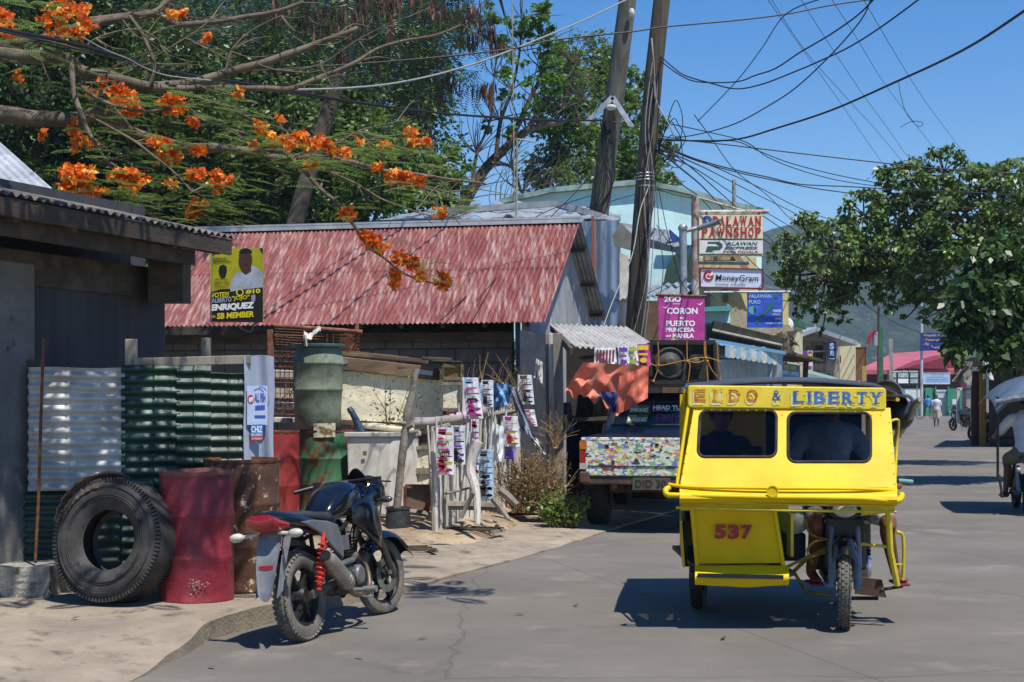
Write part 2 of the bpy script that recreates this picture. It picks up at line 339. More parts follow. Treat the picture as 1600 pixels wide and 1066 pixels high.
dirt = M('yard_dirt', '#8d7960', '#a8957a', sc=1.5, rough=.95, c3='#5e503f', sc3=9, lo3=.55, hi3=.65, bump=.8, bsc=30)
g = MB(); g.add([(-700,-30,-.01),(1500,-30,-.01),(1500,1560,-.01),(-700,1560,-.01)], [(0,1,2,3)])
tag(g.build('ground', M('ground_earth', '#5d5a45', '#6d6650', sc=.05, rough=.95)), kind='structure')
# carriageway: left edge follows the kerb, widens into the far junction
KL = [(-6.5,-5),(-4.6,3),(-2.9,6.6),(-2.15,7.97),(-1.97,9.43),(-1.5,10.5),(-.84,11.65),(-.56,12.5),(.19,14.3),(.75,15.8),(1.45,17.7),(3.1,22),(6.0,30),(12.5,50),(18.8,70),(26,95),(33,118)]
KR = [(4.5,-5),(4.9,3),(5.2,6.6),(5.4,7.97),(5.7,9.43),(5.9,10.5),(6.2,11.65),(6.4,12.5),(6.8,14.3),(7.2,15.8),(7.7,17.7),(8.8,22),(11.2,30),(17.5,50),(24.8,70),(34,95),(46,118)]
g = MB(); n = len(KL); g.add([(x,y,0) for x, y in KL]+[(x+6,y,0) for x, y in KR], [(i, n+i, n+i+1, i+1) for i in range(n-1)])
tag(g.build('road', asph), kind='structure')
# left pavement slab with its kerb step and the ramp in the corner
ZK = [0,0,0,.012,.13,.12,.045,.035,.02,.02,.03,.04,.04,.05,.05,.05,.05]
g = MB(); K2, _ = smooth([(x, y, z) for (x, y), z in zip(KL, ZK)], 0, 8)
nj = 14
def slab(u, v):
    i = u*(len(K2)-1); a = K2[int(round(i))]
    j = mnoise.noise(Vector((a.x*1.7, a.y*1.7, 3)))*.05+mnoise.noise(Vector((a.x*6, a.y*6, 3)))*.02
    e = Vector((a.x+j*(1 if a.y < 16 else .3), a.y, 0))
    if v == 0: return (e.x, e.y, -.02)
    t = (v-1/nj)/(1-1/nj); far = Vector((-9 if a.y < 26 else a.x-6, a.y+3*(a.y < 26), 0))
    q = e.lerp(far, t**1.7)
    d = (e-q).length; zt = .13 if a.y < 12 else .13-.0*(a.y-12)
    z = a.z+(max(a.z, .14)-a.z)*min(1, d/(1.1 if a.y < 10.8 else 2.6))
    z += mnoise.noise(Vector((q.x*1.1, q.y*1.1, 0)))*.012*min(1, d*2)
    return (q.x, q.y, z+(.0 if t > 0 else -.008))
g.sheet(lambda u, v: slab(u, v), len(K2)-1, nj)
tag(g.build('sidewalk', sidew, smooth=True), kind='structure')
# right pavement
g = MB(); vs = []; 
for x, y in KR: vs += [(x,y,-.02),(x+.03,y,.1),(x+30,y,.12)]
g = MB(); g.add(vs, [(3*i+k, 3*i+k+1, 3*i+k+4, 3*i+k+3) for i in range(n-1) for k in (0, 1)])
tag(g.build('right_pavement', sidew), kind='structure')
# bare earth of the scrap yard
g = MB()
g.sheet(lambda u, v: (-2.9+2.6*u+1.3*v, 13.4+7.2*v+1.6*u, .165+.035*mnoise.noise(Vector((u*9, v*14, 1)))+.03*math.sin(PI*u)*math.sin(PI*v)-.09*(abs(u-.5)*2)**6-.09*(1-v)**8), 40, 40)
tag(g.build('yard', dirt, smooth=True), kind='structure')
# wooded mountain far behind, and a lower spur
def hill(name, X0, X1, Y0, Y1, hf, mat, nu=110, nv=40):
    g = MB(); g.sheet(lambda u, v: (X0+(X1-X0)*u, Y0+(Y1-Y0)*v, hf(X0+(X1-X0)*u, v)), nu, nv)
    return tag(g.build(name, mat, smooth=True, angle=0), kind='structure')
def wood_cover(name, a, b_, sc):
    m = M(name, a, b_, sc=sc, lo=.4, hi=.62, rough=.95, c3='#6b6152', sc3=sc*2.2, lo3=.6, hi3=.68, var=.35, bump=0, spec=.1)
    t = m.node_tree; b = t.nodes['Principled BSDF']; tc = t.nodes.new('ShaderNodeTexCoord'); v = t.nodes.new('ShaderNodeTexVoronoi'); v.inputs['Scale'].default_value = .11
    t.links.new(tc.outputs['Object'], v.inputs['Vector']); q = t.nodes.new('ShaderNodeBump'); q.invert = True; q.inputs['Strength'].default_value = 1; q.inputs['Distance'].default_value = 9
    t.links.new(v.outputs['Distance'], q.inputs['Height']); t.links.new(q.outputs[0], b.inputs['Normal']); return m
forest = wood_cover('forest_cover', '#1d2c1c', '#34452a', .02)
def hf(x, v):
    top = 146+8*math.sin(x*.006+1)+14*mnoise.noise(Vector((x*.006, 0, 5)))-max(0, 100-x)*.3
    z = top*math.sin(min(1, v*1.35)*PI/2)
    return z+16*mnoise.fractal(Vector((x*.008, v*5, 2)), 1, 2, 5)*min(1, v*4)-3
hill('mountain', -200, 1200, 880, 1500, hf, forest, 260, 90)

# ------------------------------------------------------------ haze
hz = MB(); hz.box((400, 765, 129), (2240, 1610, 260))
ho = tag(hz.build('haze', None, None), kind='stuff'); ho.data.materials.clear()
hm = bpy.data.materials.new('haze_air'); hm.use_nodes = True; t = hm.node_tree; t.nodes.clear()
pv = t.nodes.new('ShaderNodeVolumePrincipled'); pv.inputs['Color'].default_value = (.62,.78,1,1); pv.inputs['Density'].default_value = .00027; pv.inputs['Anisotropy'].default_value = .1
oo = t.nodes.new('ShaderNodeOutputMaterial'); t.links.new(pv.outputs[0], oo.inputs['Volume']); ho.data.materials.append(hm)
# ============================================================ dark shed at the left
UP = Vector((0,0,1))
wd = Vector((.39,.92,0)).normalized(); wn = Vector((.92,-.39,0)).normalized()
wa = Vector((-3.70,10.9,0))
shed = thing('shed_building', 'dark shed with smooth grey wall and low corrugated roof at the left edge', 'shed', (-4.5,11.5,0))
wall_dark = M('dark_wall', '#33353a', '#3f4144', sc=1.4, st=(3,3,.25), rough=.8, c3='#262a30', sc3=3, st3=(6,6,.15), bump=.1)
m = MB(); a = wa-wd*.0; b = wa+wd*1.69
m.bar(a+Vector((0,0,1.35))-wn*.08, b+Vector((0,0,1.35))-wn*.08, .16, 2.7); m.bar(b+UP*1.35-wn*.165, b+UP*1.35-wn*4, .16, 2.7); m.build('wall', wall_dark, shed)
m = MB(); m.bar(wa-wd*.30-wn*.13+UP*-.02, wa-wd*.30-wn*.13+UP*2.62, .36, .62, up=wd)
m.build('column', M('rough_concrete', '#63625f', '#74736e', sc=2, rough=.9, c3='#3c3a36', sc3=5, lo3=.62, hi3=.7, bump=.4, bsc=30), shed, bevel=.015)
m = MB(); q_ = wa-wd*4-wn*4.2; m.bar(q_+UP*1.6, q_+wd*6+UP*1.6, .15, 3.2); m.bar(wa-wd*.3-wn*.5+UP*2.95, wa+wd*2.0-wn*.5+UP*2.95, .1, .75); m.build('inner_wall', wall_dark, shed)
m = MB(); m.bar(wa-wd*.4+UP*2.58+wn*.012, wa+wd*1.69+UP*2.58+wn*.012, .05, .26); m.build('beam', M('beam_concrete', '#3c3632', '#57504a', sc=4, rough=.95, bump=.6, bsc=16), shed)
ev = wa+wn*.70; e0 = ev-wd*2.0+UP*2.99; e1 = ev+wd*1.66+UP*2.96
m = MB(); rd = (-wn*4.2+UP*.95)
m.corr(e0+wn*.03, e1-e0+wd*.04, rd, rd.cross(e1-e0).normalized()*-1, .09, .015, .003); m.build('roof', M('roof_old_zinc', '#57514b', '#76706a', sc=2, rough=.8, c3='#4b3a30', sc3=4, bump=.2), shed, smooth=True)
m = MB(); m.bar(e0-UP*.085, e1-UP*.085, .03, .13); m.build('fascia_board', M('fascia_wood', '#332b25', '#443a32', sc=4, st=(.5,.5,2), rough=.9, bump=.3), shed)
m = MB(); m.bar(e0-UP*.20-wn*.14, e1-UP*.2-wn*.14-wd*.35, .06, .12); m.build('purlin', wood_dark, shed)
for i in range(6):
    p = ev+wd*(-1.5+.6*i)+UP*2.86; m = MB(); m.bar(p, p-wn*1.6+UP*.3, .05, .12); m.build('rafter', wood_dark, shed)
m = MB(); p = ev+wd*1.42+UP*2.62-wn*.45; m.box(p, (.3,.3,.44)); m.build('eave_box', wood_dark, shed, bevel=.01)
m = MB(); p = P(102, 325, 10.75); m.curve([p, p+Vector((.01,0,-.08)), p+Vector((0,0,-.15)), p+Vector((-.02,0,-.2))], [.006,.009,.006,.003], 5); m.build('loose_strip', white_dirty, shed)
# second tin roof above it
t = thing('tin_roofed_house', 'house behind the shed of which only the pale grey tin roof slope shows', 'house', (-7,17,0))
a, b, c_ = P(-60, 205, 16), P(95, 305, 16.5), P(-60, 330, 13.5)
m = MB(); m.corr(P(-240,350,15), P(120,330,15)-P(-240,350,15), P(-8,212,18)-P(120,325,15), (0,-.5,.9), .1, .010, .003); m.build('roof', M('bright_tin', '#a9adb1', '#bfc2c5', sc=2, rough=.5, metal=.2, c3='#8d8f93', sc3=3), t, smooth=True)
m = MB(); m.box((-6.6,16.9,1.5), (3,3,3)); m.build('wall', wall_dark, t)
# ============================================================ concrete stub, rebar, corrugated fence
t = thing('concrete_footing', 'rough broken concrete footing stub in front of the grey column', 'concrete block', G(40,925,.13))
m = MB(); p = Vector((-3.72,10.3,0)); q = Vector((-3.37,10.36,0))
m.sheet(lambda u, v: (p.x-.5+(q.x-p.x+.5)*u+.008*mnoise.noise(Vector((u*5,v*4,0))), p.y+.06+.008*mnoise.noise(Vector((u*12,v*9,4))), .1+.26*v+.01*mnoise.noise(Vector((u*5,v*3,9)))), 24, 10, .5, (0,1,0)); m.build('block', M('footing_concrete', '#8a857a', '#a5a093', sc=6, rough=.95, c3='#4f5244', sc3=9, lo3=.56, hi3=.66, bump=.9, bsc=45), t)
tag(MB().tube([P(55,880,10.42), P(60,780,10.45), P(64,650,10.5), P(68,530,10.5)], .012, 7).build('rebar_rod', rust), 'thin rusty reinforcing bar standing upright in the concrete footing', 'rebar')
fence = thing('corrugated_fence', 'scrap fence of crumpled silver and dark green corrugated sheets behind the tyre', 'fence', (-3.2,10.9,.13))
def crumple(s, a): return lambda u, v: Vector((0, a*(.35+2.2*max(0,u-.62))*mnoise.noise(Vector((u*s, v*s*.9, s)))-.012*math.exp(-((u-.5-.1*math.sin(s))/.012)**2)+.35*a*max(0,u-.7)*8*abs(mnoise.noise(Vector((u*14, v*17, s)))), .5*a*mnoise.noise(Vector((u*2.2, v*3, s)))))
def fsheet(x0, y0, x1, y1, Y0, Y1, mat, pitch, cr, s):
    m = MB(); o = P(x0, y1, Y0); V = P(x1, y1, Y1)-o; U = P(x0, y0, Y0)-o
    V.z = 0
    m.corr(o, U, V, (0,-1,0), pitch, .013, .002, 10, 44, lambda u, v: crumple(s, cr)(v, u)); return m.build('sheet', mat, fence, smooth=True, angle=0)
silver = M('silver_sheet', '#9b9993', '#b9b7b0', sc=3, rough=.55, metal=.12, c3='#6d3f28', sc3=2.2, lo3=.62, hi3=.72, bump=.2, bsc=9)
fsheet(44, 574, 196, 768, 10.70, 10.86, silver, .085, .013, 5)
fsheet(36, 745, 215, 955, 10.78, 10.9, corr_green, .085, .012, 2)
fsheet(190, 570, 282, 960, 10.84, 10.95, corr_green, .088, .013, 7)
fsheet(276, 571, 330, 960, 10.94, 11.0, corr_green, .088, .010, 3)
fsheet(324, 583, 386, 960, 11.0, 11.1, corr_green, .088, .009, 9)
m = MB(); m.bar(P(208,567,10.93), P(392,562,11.12), .05, .07); m.build('rail', wood_grey, fence, bevel=.006)
m = MB(); m.bar(P(205,530,10.95), P(205,940,10.97), .085, .06); m.build('post', wood_grey, fence, bevel=.008)
m = MB(); m.bar(P(322,528,11.3), P(325,940,11.3), .07, .07); m.build('post', wood_grey, fence, bevel=.006)
m = MB(); m.bar(P(55,562,10.83), P(52,930,10.85), .09, .07); m.build('post', wood_dark, fence)
# hanging printed sheet at the fence end
pl = Plane(11.15, 383, .003)
t = thing('plastic_banner', 'pale blue grey banner sheet hung upright at the end of the green fence', 'banner', pl.p(406,940))
m = MB(); m.sheet(lambda u, v: pl.p(384+46*u+3*mnoise.noise(Vector((v*4,0,0))), 935-377*v-3*math.sin(u*3), .05+.035*math.sin(u*7+v*2)), 14, 24, .004, (0,1,0))
m.build('sheet', M('banner_grey', '#9aa3b2', '#8b94a4', sc=3, st=(2,2,.4), rough=.6, c3='#4d525c', sc3=7, lo3=.66, hi3=.74), t, smooth=True)
m = MB(); m.cur = 0; pl2 = Plane(11.06, 383, .003)
pl2.rect(m, 386,603,418,664,.0); m.cur = 1; pl2.disc(m, 392,624,5,7); m.cur = 2
pl2.text(m, 'ALL FISH', 398,614,415,628,bold=.02); pl2.rect(m, 398,649,415,653); pl2.rect(m, 399,634,414,641,sl=-1)
pl2.ring(m, 404,616,8,9.2,.005,10,.4,2.4); pl2.ring(m, 408,613,8,9,.005,10,.3,2)
m.cur = 3; pl2.text(m, '#9', 389,620,396,629,.008,bold=.03)
m.build('sticker', [M('sticker_blue', '#aeb9d6', rough=.6), ink['red'], ink['blue'], ink['white']], t)
m = MB(); m.cur = 0; pl2.rect(m, 392,664,411,682,.004,-1); m.cur = 1; pl2.rect(m, 392,682,411,689,.004,-1); m.cur = 2
pl2.text(m, 'CHIZ', 393,666,410,676,.008,bold=.02); pl2.text(m, 'ESCUDERO', 393,677.5,410,681.5,.008); pl2.text(m, 'VICE PRESIDENT', 393,684,410,687,.008)
m.build('sticker', [M('sticker_blue2', '#3d77b8', rough=.6), ink['red'], ink['white']], t)
# ============================================================ big torn tyre
pc = P(168,846,10.02); t = thing('truck_tyre', 'big worn truck tyre with torn tread leaning against the red drum', 'tyre', (pc.x, pc.y, .13))
ax = Vector((-.33,-.93,.16)).normalized(); q = ax.to_track_quat('Y','Z').to_matrix().to_4x4(); q.translation = pc+Vector((.04,.06,.0))
m = MB(); m.M = q; Ro, Ri, W = .435, .21, .13
prof = [(Ri,.085),(Ri+.015,.1),(Ri+.03,.115),(.29,.135),(.35,.14),(.395,.128),(.422,.105),(Ro,.09),(Ro,.03),(Ro,-.03),(Ro,-.09),(.422,-.105),(.395,-.128),(.35,-.14),(.29,-.135),(Ri+.02,-.11),(Ri,-.085),(Ri+.03,-.07),(.30,-.115),(.40,-.09),(.412,0),(.40,.09),(.30,.115),(Ri+.03,.07)]
m.lathe(prof, 96, axis='Y', close=True)
for k in range(96):
    a = 2*PI*k/96
    if 0.5 < a < 1.1: continue
    rm = Matrix.Rotation(-a, 4, 'Y'); m.M = q @ rm
    for yy in (-.112,.112): m.box((Ro-.012,yy*1.0,0), (.03,.03,.016))
m.M = q
for r in (.30,.315,.375): m.lathe([(r-.003,.138),(r,.1445),(r+.003,.138)], 72, axis='Y')
m.build('carcass', tyre_grey, t, smooth=True, angle=30)
m = MB(); m.M = q   # torn strip peeling off
m.sheet(lambda u, v: ((Ro+.012+.03*math.sin(u*PI)*(v>.5)+.012*mnoise.noise(Vector((u*14,v*6,3))))*math.cos(.25+1.5*u), .02+.12*(v+.25*mnoise.noise(Vector((u*9,0,1)))), (Ro+.012+.02*v)*math.sin(.25+1.5*u)), 40, 8, .012, (0,0,1))
m.sheet(lambda u, v: ((.37+.06*v)*math.cos(.35+1.1*u), .148+.012*mnoise.noise(Vector((u*11,v*5,8)))-.04*v, (.37+.07*v+.02*mnoise.noise(Vector((u*16,1,2))))*math.sin(.35+1.1*u)), 34, 5, .006, (0,-1,0))
m.build('torn_tread', M('torn_rubber', '#4b413a', '#6b5e52', sc=10, rough=.95, c3='#26221f', sc3=14, bump=.6), t)
# ============================================================ drums
def drum(name, label, x, y, z, r, h, mat, dents=0, group=None, open_top=False, seed=1, lean=(0,0), rimmat=None, cat='drum'):
    t = thing(name, label, cat, (x,y,z), 0, group, rot=(lean[0], lean[1], seed))
    prof = [(0,0),(r*.985,0),(r*1.012,.004),(r*1.012,.018),(r,.026)]
    for zz in (h*.34, h*.66): prof += [(r,zz-.03),(r*1.03,zz-.006),(r*1.03,zz+.006),(r,zz+.03)]
    prof += [(r,h*.12),(r,h*.2),(r,h*.5),(r,h*.8),(r,h*.9),(r,h-.03)]; prof = sorted(prof[:2], key=lambda a: 0)+sorted(prof[2:], key=lambda a: a[1])
    m = MB(); m.lathe(prof, 48)
    vs = []
    for v in m.v:
        a = math.atan2(v[1], v[0]); rr = math.hypot(v[0], v[1])
        if rr > r*.9: 
            k = 1-dents*max(0, mnoise.noise(Vector((math.cos(a)*1.7, math.sin(a)*1.7, v[2]*2.6+seed*7))))*(.25+v[2]/h)-dents*.42*mnoise.noise(Vector((math.cos(a)*4, math.sin(a)*4, v[2]*6+seed)))
            v = (v[0]*k, v[1]*k, v[2])
        vs.append(v)
    m.v = vs; m.build('shell', mat, t, smooth=True, world=False, angle=50)
    m = MB(); wob = lambda a: dents*.22*mnoise.noise(Vector((math.cos(a)*1.7, math.sin(a)*1.7, h*2.6+seed*7)))
    m.lathe([(r*.99,h-.035),(r*1.02,h-.02),(r*1.02,h),(r*.97,h),(r*.96,h-.03)]+([] if open_top else [(0,h-.028)]), 48)
    m.v = [(v[0]*(1-max(0,wob(math.atan2(v[1],v[0])))), v[1]*(1-max(0,wob(math.atan2(v[1],v[0])))), v[2]+.4*wob(math.atan2(v[1],v[0]))) for v in m.v]
    m.build('lid', rimmat or mat, t, smooth=True, world=False); return t
red_drum = M('red_drum_paint', '#7d2430', '#902f3a', sc=3, rough=.5, c3='#4e2c22', sc3=5, lo3=.58, hi3=.66, bump=.5, bsc=9, st3=(1.4,1.4,.8), bdist=.03)
p = P(307,0,10.27); drum('oil_drum', 'dented crimson steel drum standing beside the big tyre', p.x, p.y, .14, .265, .93, red_drum, .11, seed=2.1, rimmat=M('drum_rim', '#7b4a44', '#8d5a50', sc=8, rough=.7, c3='#4b2d22', sc3=16))
brown_drum = M('rusted_drum', '#4b3024', '#5e3d2c', sc=7, rough=.9, c3='#b3a98f', sc3=13, lo3=.60, hi3=.63, bump=.4)
p = P(378,0,10.85); drum('oil_drum', 'rust brown drum with flaking cream paint behind the motorcycle', p.x, p.y, .14, .285, .99, brown_drum, .05, seed=.3, rimmat=rust)
m = MB(); pl = Plane(9.96); random.seed(3)   # flaked patch on the red drum is its own worn marking
t = bpy.data.objects['oil_drum']
for i in range(46):
    x, y = 303+random.gauss(0,11), 914+random.gauss(0,4 if i < 22 else 9); s_ = random.uniform(.6,2.6); ys = 10.27-math.sqrt(max(.001,.268**2-((x-307)*10/F)**2))-.004
    pp = P(x,y,ys); k = s_*.0045; m.add([pp+Vector((-k,0,-.5*k)), pp+Vector((k*.6,0,-k*.6)), pp+Vector((k,0,.4*k)), pp+Vector((-.2*k,0,k*.7))], [(0,1,2,3)])
m.build('paint_chips', M('chip_pale', '#b08f86', '#5b3a30', sc=60, rough=.8), t)
# yard drums
def at(px, Y): return ((px-800)*Y/F, Y)
x, y = at(436,17.6); drum('oil_drum', 'dull red drum standing between the pale banner and the green drum', x, y, .16, .25, 1.02, M('dull_red_drum', '#8a2d2a', '#9c3833', sc=3, rough=.6, c3='#d0c5bd', sc3=24, lo3=.7, hi3=.73, bump=.2, bsc=8), .03, seed=1.2, rimmat=rust_red)
x, y = at(470,18.35); drum('oil_drum', 'dark blue drum half hidden behind the green rusty drum', x, y, .16, .25, 1.0, M('blue_drum', '#23306b', '#2c3a80', sc=3, rough=.6, c3='#4b3226', sc3=6), .03, seed=4)
x, y = at(512,17.9); gd = drum('oil_drum', 'green rusty crumpled drum with a peeling label under the plastic barrel', x, y, .16, .345, 1.02, M('green_drum', '#3c6b4c', '#4a7a58', sc=3, rough=.6, c3='#6a4228', sc3=4.5, lo3=.5, hi3=.58, bump=.4, bsc=7), .09, seed=2.6, rimmat=rust_red)
m = MB(); m.sheet(lambda u, v: P(490+34*u, 684-22*v-u, 17.9-math.sqrt(.352**2-((490+34*u-512)*17.9/F)**2)-.01), 8, 3, .002, (0,-1,0)); m.build('label', M('peeling_label', '#c9bf9a', '#e0d8bc', sc=9, rough=.8, c3='#7b6040', sc3=12, lo3=.5, hi3=.56), gd)
# green plastic barrel on top, cut open with cloth
x, y = at(497,17.9); t = thing('plastic_barrel', 'tall weathered green plastic barrel standing on the rusty drum', 'barrel', (x,y,1.2))
m = MB(); hb = 1.13; prof = [(0,0),(.27,0),(.29,.03),(.3,.3),(.305,.47),(.312,.48),(.312,.5),(.305,.51),(.31,.8),(.318,.81),(.318,.83),(.31,.84),(.30,.95),(.27,1.0),(.27,1.02)]
m.lathe(prof, 40); m.v = [(v[0]*(1+.06*mnoise.noise(Vector((v[0]*3,v[1]*3,v[2]*2)))), v[1], v[2]) for v in m.v]
m.build('body', M('old_green_plastic', '#66705c', '#7a8470', sc=3, rough=.7, c3='#4b5a40', sc3=5, lo3=.5, hi3=.65, bump=.2), t, smooth=True, world=False)
m = MB(); m.lathe([(.265,1.0),(.29,1.02),(.345,1.03),(.35,1.055),(.33,1.06),(.28,1.05),(.26,1.01)], 40); m.build('rim', M('barrel_rim', '#3c5a60', '#4a6a70', sc=5, rough=.6), t, smooth=True, world=False)
t = tag(MB().sheet(lambda u, v: P(475+26*u, 524+6*math.sin(u*5)-6*math.sin(v*3), 17.55+.4*v)+UP*.05*mnoise.noise(Vector((u*6,v*6,2))), 14, 10, .008, (0,0,1)).sheet(lambda u, v: P(474+5*u+2*v, 523+18*v, 17.53+.02*math.sin(u*9)), 6, 10, .006, (0,1,0)).build('cloth_rag', white_dirty, None, smooth=True), 'crumpled white rag hanging over the rim of the green barrel', 'rag')
# rusty rebar cage
t = thing('wire_cage', 'rusty reinforcing bar cage leaning behind the green plastic barrel', 'wire cage', P(500,660,18.9))
m = MB(); Yc = 18.75
for i in range(10):
    x = 430+7.2*i*(1 if i < 8 else 1.4); m.tube([P(x,522,Yc), P(x+1,655,Yc)], .006, 5)
for i in range(17): 
    yy = 524+8.2*i; m.tube([P(428,yy,Yc-.01), P(506,yy+2,Yc-.01)], .006, 5); 
for i in range(7): m.tube([P(430,514+i*4,Yc+.3+.05*i), P(562,520+i*5,Yc+.4)], .007, 5)
for i in range(9): m.tube([P(534+3.5*i,524+2*i,Yc+.1), P(528+4*i,572,Yc+.2)], .006, 5)
random.seed(12)
for i in range(14): m.curve([P(random.uniform(530,562),random.uniform(520,560),Yc+.2) for k in range(4)], .006, 5, 5)
for a, b in (((470,600),(430,630)),((478,560),(440,650)),((445,600),(470,650)),((436,560),(472,545))): m.tube([P(*a,Yc-.03),P(*b,Yc-.05)], .006, 5)
m.build('mesh', rust, t)
m = MB(); m.tube([P(429,509,Yc-.1), P(500,514,Yc-.1), P(566,519,Yc-.1)], .03, 10); m.build('top_pipe', rust_red, t, smooth=True)
m = MB(); m.bar(P(422,515,Yc-.05), P(424,575,Yc-.05), .07); m.build('corner_post', rust_red, t); m = MB(); m.tube([P(557,508,Yc-.05), P(558,530,Yc-.05), P(548,545,Yc-.05)], .03, 6); m.build('corner_post', rust_red, t)
# junk behind the cage
for i, (x0,y0,x1,y1,Y,lab) in enumerate([(430,578,458,592,19.3,'pale board lying high behind the rusty wire cage'),(430,606,458,622,19.3,'pale board lying midway behind the rusty wire cage'),(432,628,460,640,19.2,'pale board lying low behind the rusty wire cage'),(430,652,458,660,18.6,'bundle of grey boards resting on the dull red drum')]):
    m = MB(); m.bar(P(x0,(y0+y1)/2,Y), P(x1,(y0+y1)/2+1,Y), .3, (y1-y0)*Y/F); m.cur = 0
    tag(m.build('board', wood_pale, None, bevel=.01), lab, 'board', 'boards stacked by the wire cage')
# ============================================================ crates, box, cooler
t = thing('insulated_box', 'large wooden box with cream insulated side panel under a heavy brown plank', 'box', P(615,672,18.6))
Yb = 18.2
m = MB(); m.bar(P(531,583,Yb+.3), P(531,655,Yb+.3), .07, .07)
for x in (529,): m.bar(P(x,572,Yb), P(x+1,655,Yb), .06, .06)
m.bar(P(699,590,Yb), P(697,668,Yb), .09, .06); m.bar(P(527,660,Yb), P(690,672,Yb), .06, .05)
m.build('frame', wood_brown, t, bevel=.006)
m = MB(); m.sheet(lambda u, v: P(532+163*u, 656-76*v+8*u-4*u*v, Yb-.02+.012*mnoise.noise(Vector((u*8,v*4,2)))), 30, 16, .5, (0,1,0)); m.build('panel', cream, t, smooth=True, angle=30)
m = MB(); m.bar(P(527,567,Yb-.05), P(678,584,Yb-.05), .08, .17); m.bar(P(678,584,Yb-.05), P(700,592,Yb+.2), .08, .15); m.build('plank', wood_brown, t, bevel=.01)
pl = Plane(Yb-.095)
for q_ in ([(534+10*math.cos(k*.5),565+5*math.sin(k*.5)) for k in range(12)],[(650,576),(676,580),(676,587),(650,584)],[(690,584),(700,587),(700,596),(690,593)]): m = MB(); pl.poly(m, q_, .006); m.build('patch', galv, t)
m = MB(); m.bar(P(535,553,Yb+.2), P(668,565,Yb+.2), .35, .05); m.bar(P(545,550,Yb+.6), P(640,560,Yb+.6), .3, .03); m.build('lid', wood_brown, t, bevel=.006)
t = thing('cabinet', 'yellowish old cabinet with rust streaks standing behind the white cooler', 'cabinet', P(600,800,18.1))
m = MB(); a = P(545,672,17.7); b = P(585,690,17.2); c_ = P(645,664,18.0)
def vbox(m, pts, top, bot):
    k = len(pts); m.add([(p.x,p.y,bot) for p in pts]+[(p.x,p.y,top) for p in pts], [tuple(range(k-1,-1,-1)), tuple(range(k,2*k))]+[(i,(i+1)%k,k+(i+1)%k,k+i) for i in range(k)])
vbox(m, [P(545,0,17.55), P(585,0,17.2), P(648,0,17.9), P(606,0,18.3)], 1.07, .15); m.build('body', M('cabinet_yellow', '#8d8458', '#a39a6a', sc=3, rough=.7, c3='#5e4428', sc3=4, st3=(3,3,.3), lo3=.6, hi3=.68), t, bevel=.01)
m = MB(); vbox(m, [P(541,0,17.5), P(584,0,17.1), P(653,0,17.9), P(606,0,18.4)], 1.11, 1.075); m.build('top', M('cabinet_top', '#b3ab93', '#c5bda5', sc=4, rough=.8, c3='#6b5a44', sc3=6), t)
cool = thing('cooler_tub', 'white plastic cooler tub with its lid pushed ajar beside the tree stake', 'cooler', P(592,803,16.9))
Yk = 16.6; x0, x1 = (540-800)*Yk/F, (612-800)*Yk/F; zb = .2; zt = EYE-(682-HY)*Yk/F
cw = M('cooler_plastic', '#d6d1c6', '#c6c0b4', sc=3, rough=.55, c3='#958c7e', sc3=6, lo3=.6, hi3=.75)
m = MB(); 
for (za, zb_, k) in ((zb, zt, 1),):
    pts_b = [(x0+.03,Yk),(x1,Yk-.03),(x1+.27,Yk+.42),(x0+.3,Yk+.45)]; pts_t = [(x0,Yk),(x1,Yk-.04),(x1+.3,Yk+.45),(x0+.3,Yk+.48)]
    m.add([(x,y,za) for x, y in pts_b]+[(x,y,zb_) for x, y in pts_t], [(3,2,1,0),(0,1,5,4),(1,2,6,5),(2,3,7,6),(3,0,4,7),(4,5,6,7)])
m.build('tub', cw, cool, bevel=.035, seg=3)
m = MB(); vbox(m, [Vector((x0-.02,Yk-.03,0)), Vector((x1+.01,Yk-.07,0)), Vector((x1+.32,Yk+.45,0)), Vector((x0+.28,Yk+.5,0))], zt+.05, zt-.01); m.build('rim', M('cooler_rim', '#a9a59c', '#bab5aa', sc=4, rough=.6), cool, bevel=.012)
m = MB(); m.M = Matrix.Translation((x0+.5,Yk+.33,zt+.09)) @ Matrix.Rotation(R(-14),4,'Z') @ Matrix.Rotation(R(6),4,'Y'); m.box((0,0,0), (.6,.42,.06)); m.build('lid', M('cooler_lid', '#cfc6a0', '#dad2b2', sc=4, rough=.6), cool, bevel=.02)
m = MB(); pl = Plane(Yk-.04); pl.poly(m, [(567,705),(573,705),(573,712),(567,712)], .01); m.build('plate', M('cooler_plate', '#6b5a44', rough=.7), cool)
tag(MB().tube([P(573,690,Yk+.05), P(562,668,Yk+.05), P(548,640,Yk+.05)], [.05,.045,.035], 10).tube([P(549,643,Yk+.05), P(545,637,Yk+.05)], [.042,.03], 8).build('plastic_pipe', M('pipe_blue', '#2c3f55', '#37506a', sc=5, rough=.5), None, smooth=True), 'dark blue grey pipe sticking up out of the white cooler tub', 'pipe')
tag(MB().sheet(lambda u, v: P(594+26*u, 688-16*v+5*abs(u-.5)*2, Yk+.1+.15*v)+Vector((0,.03,.03))*mnoise.noise(Vector((u*7,v*5,4))), 14, 8, .004, (0,0,1)).build('plastic_bag', M('bag_grey', '#b9c2cc', '#d0d6dc', sc=6, rough=.4), None, smooth=True), 'crumpled pale plastic bag lying on the cooler rim', 'bag')
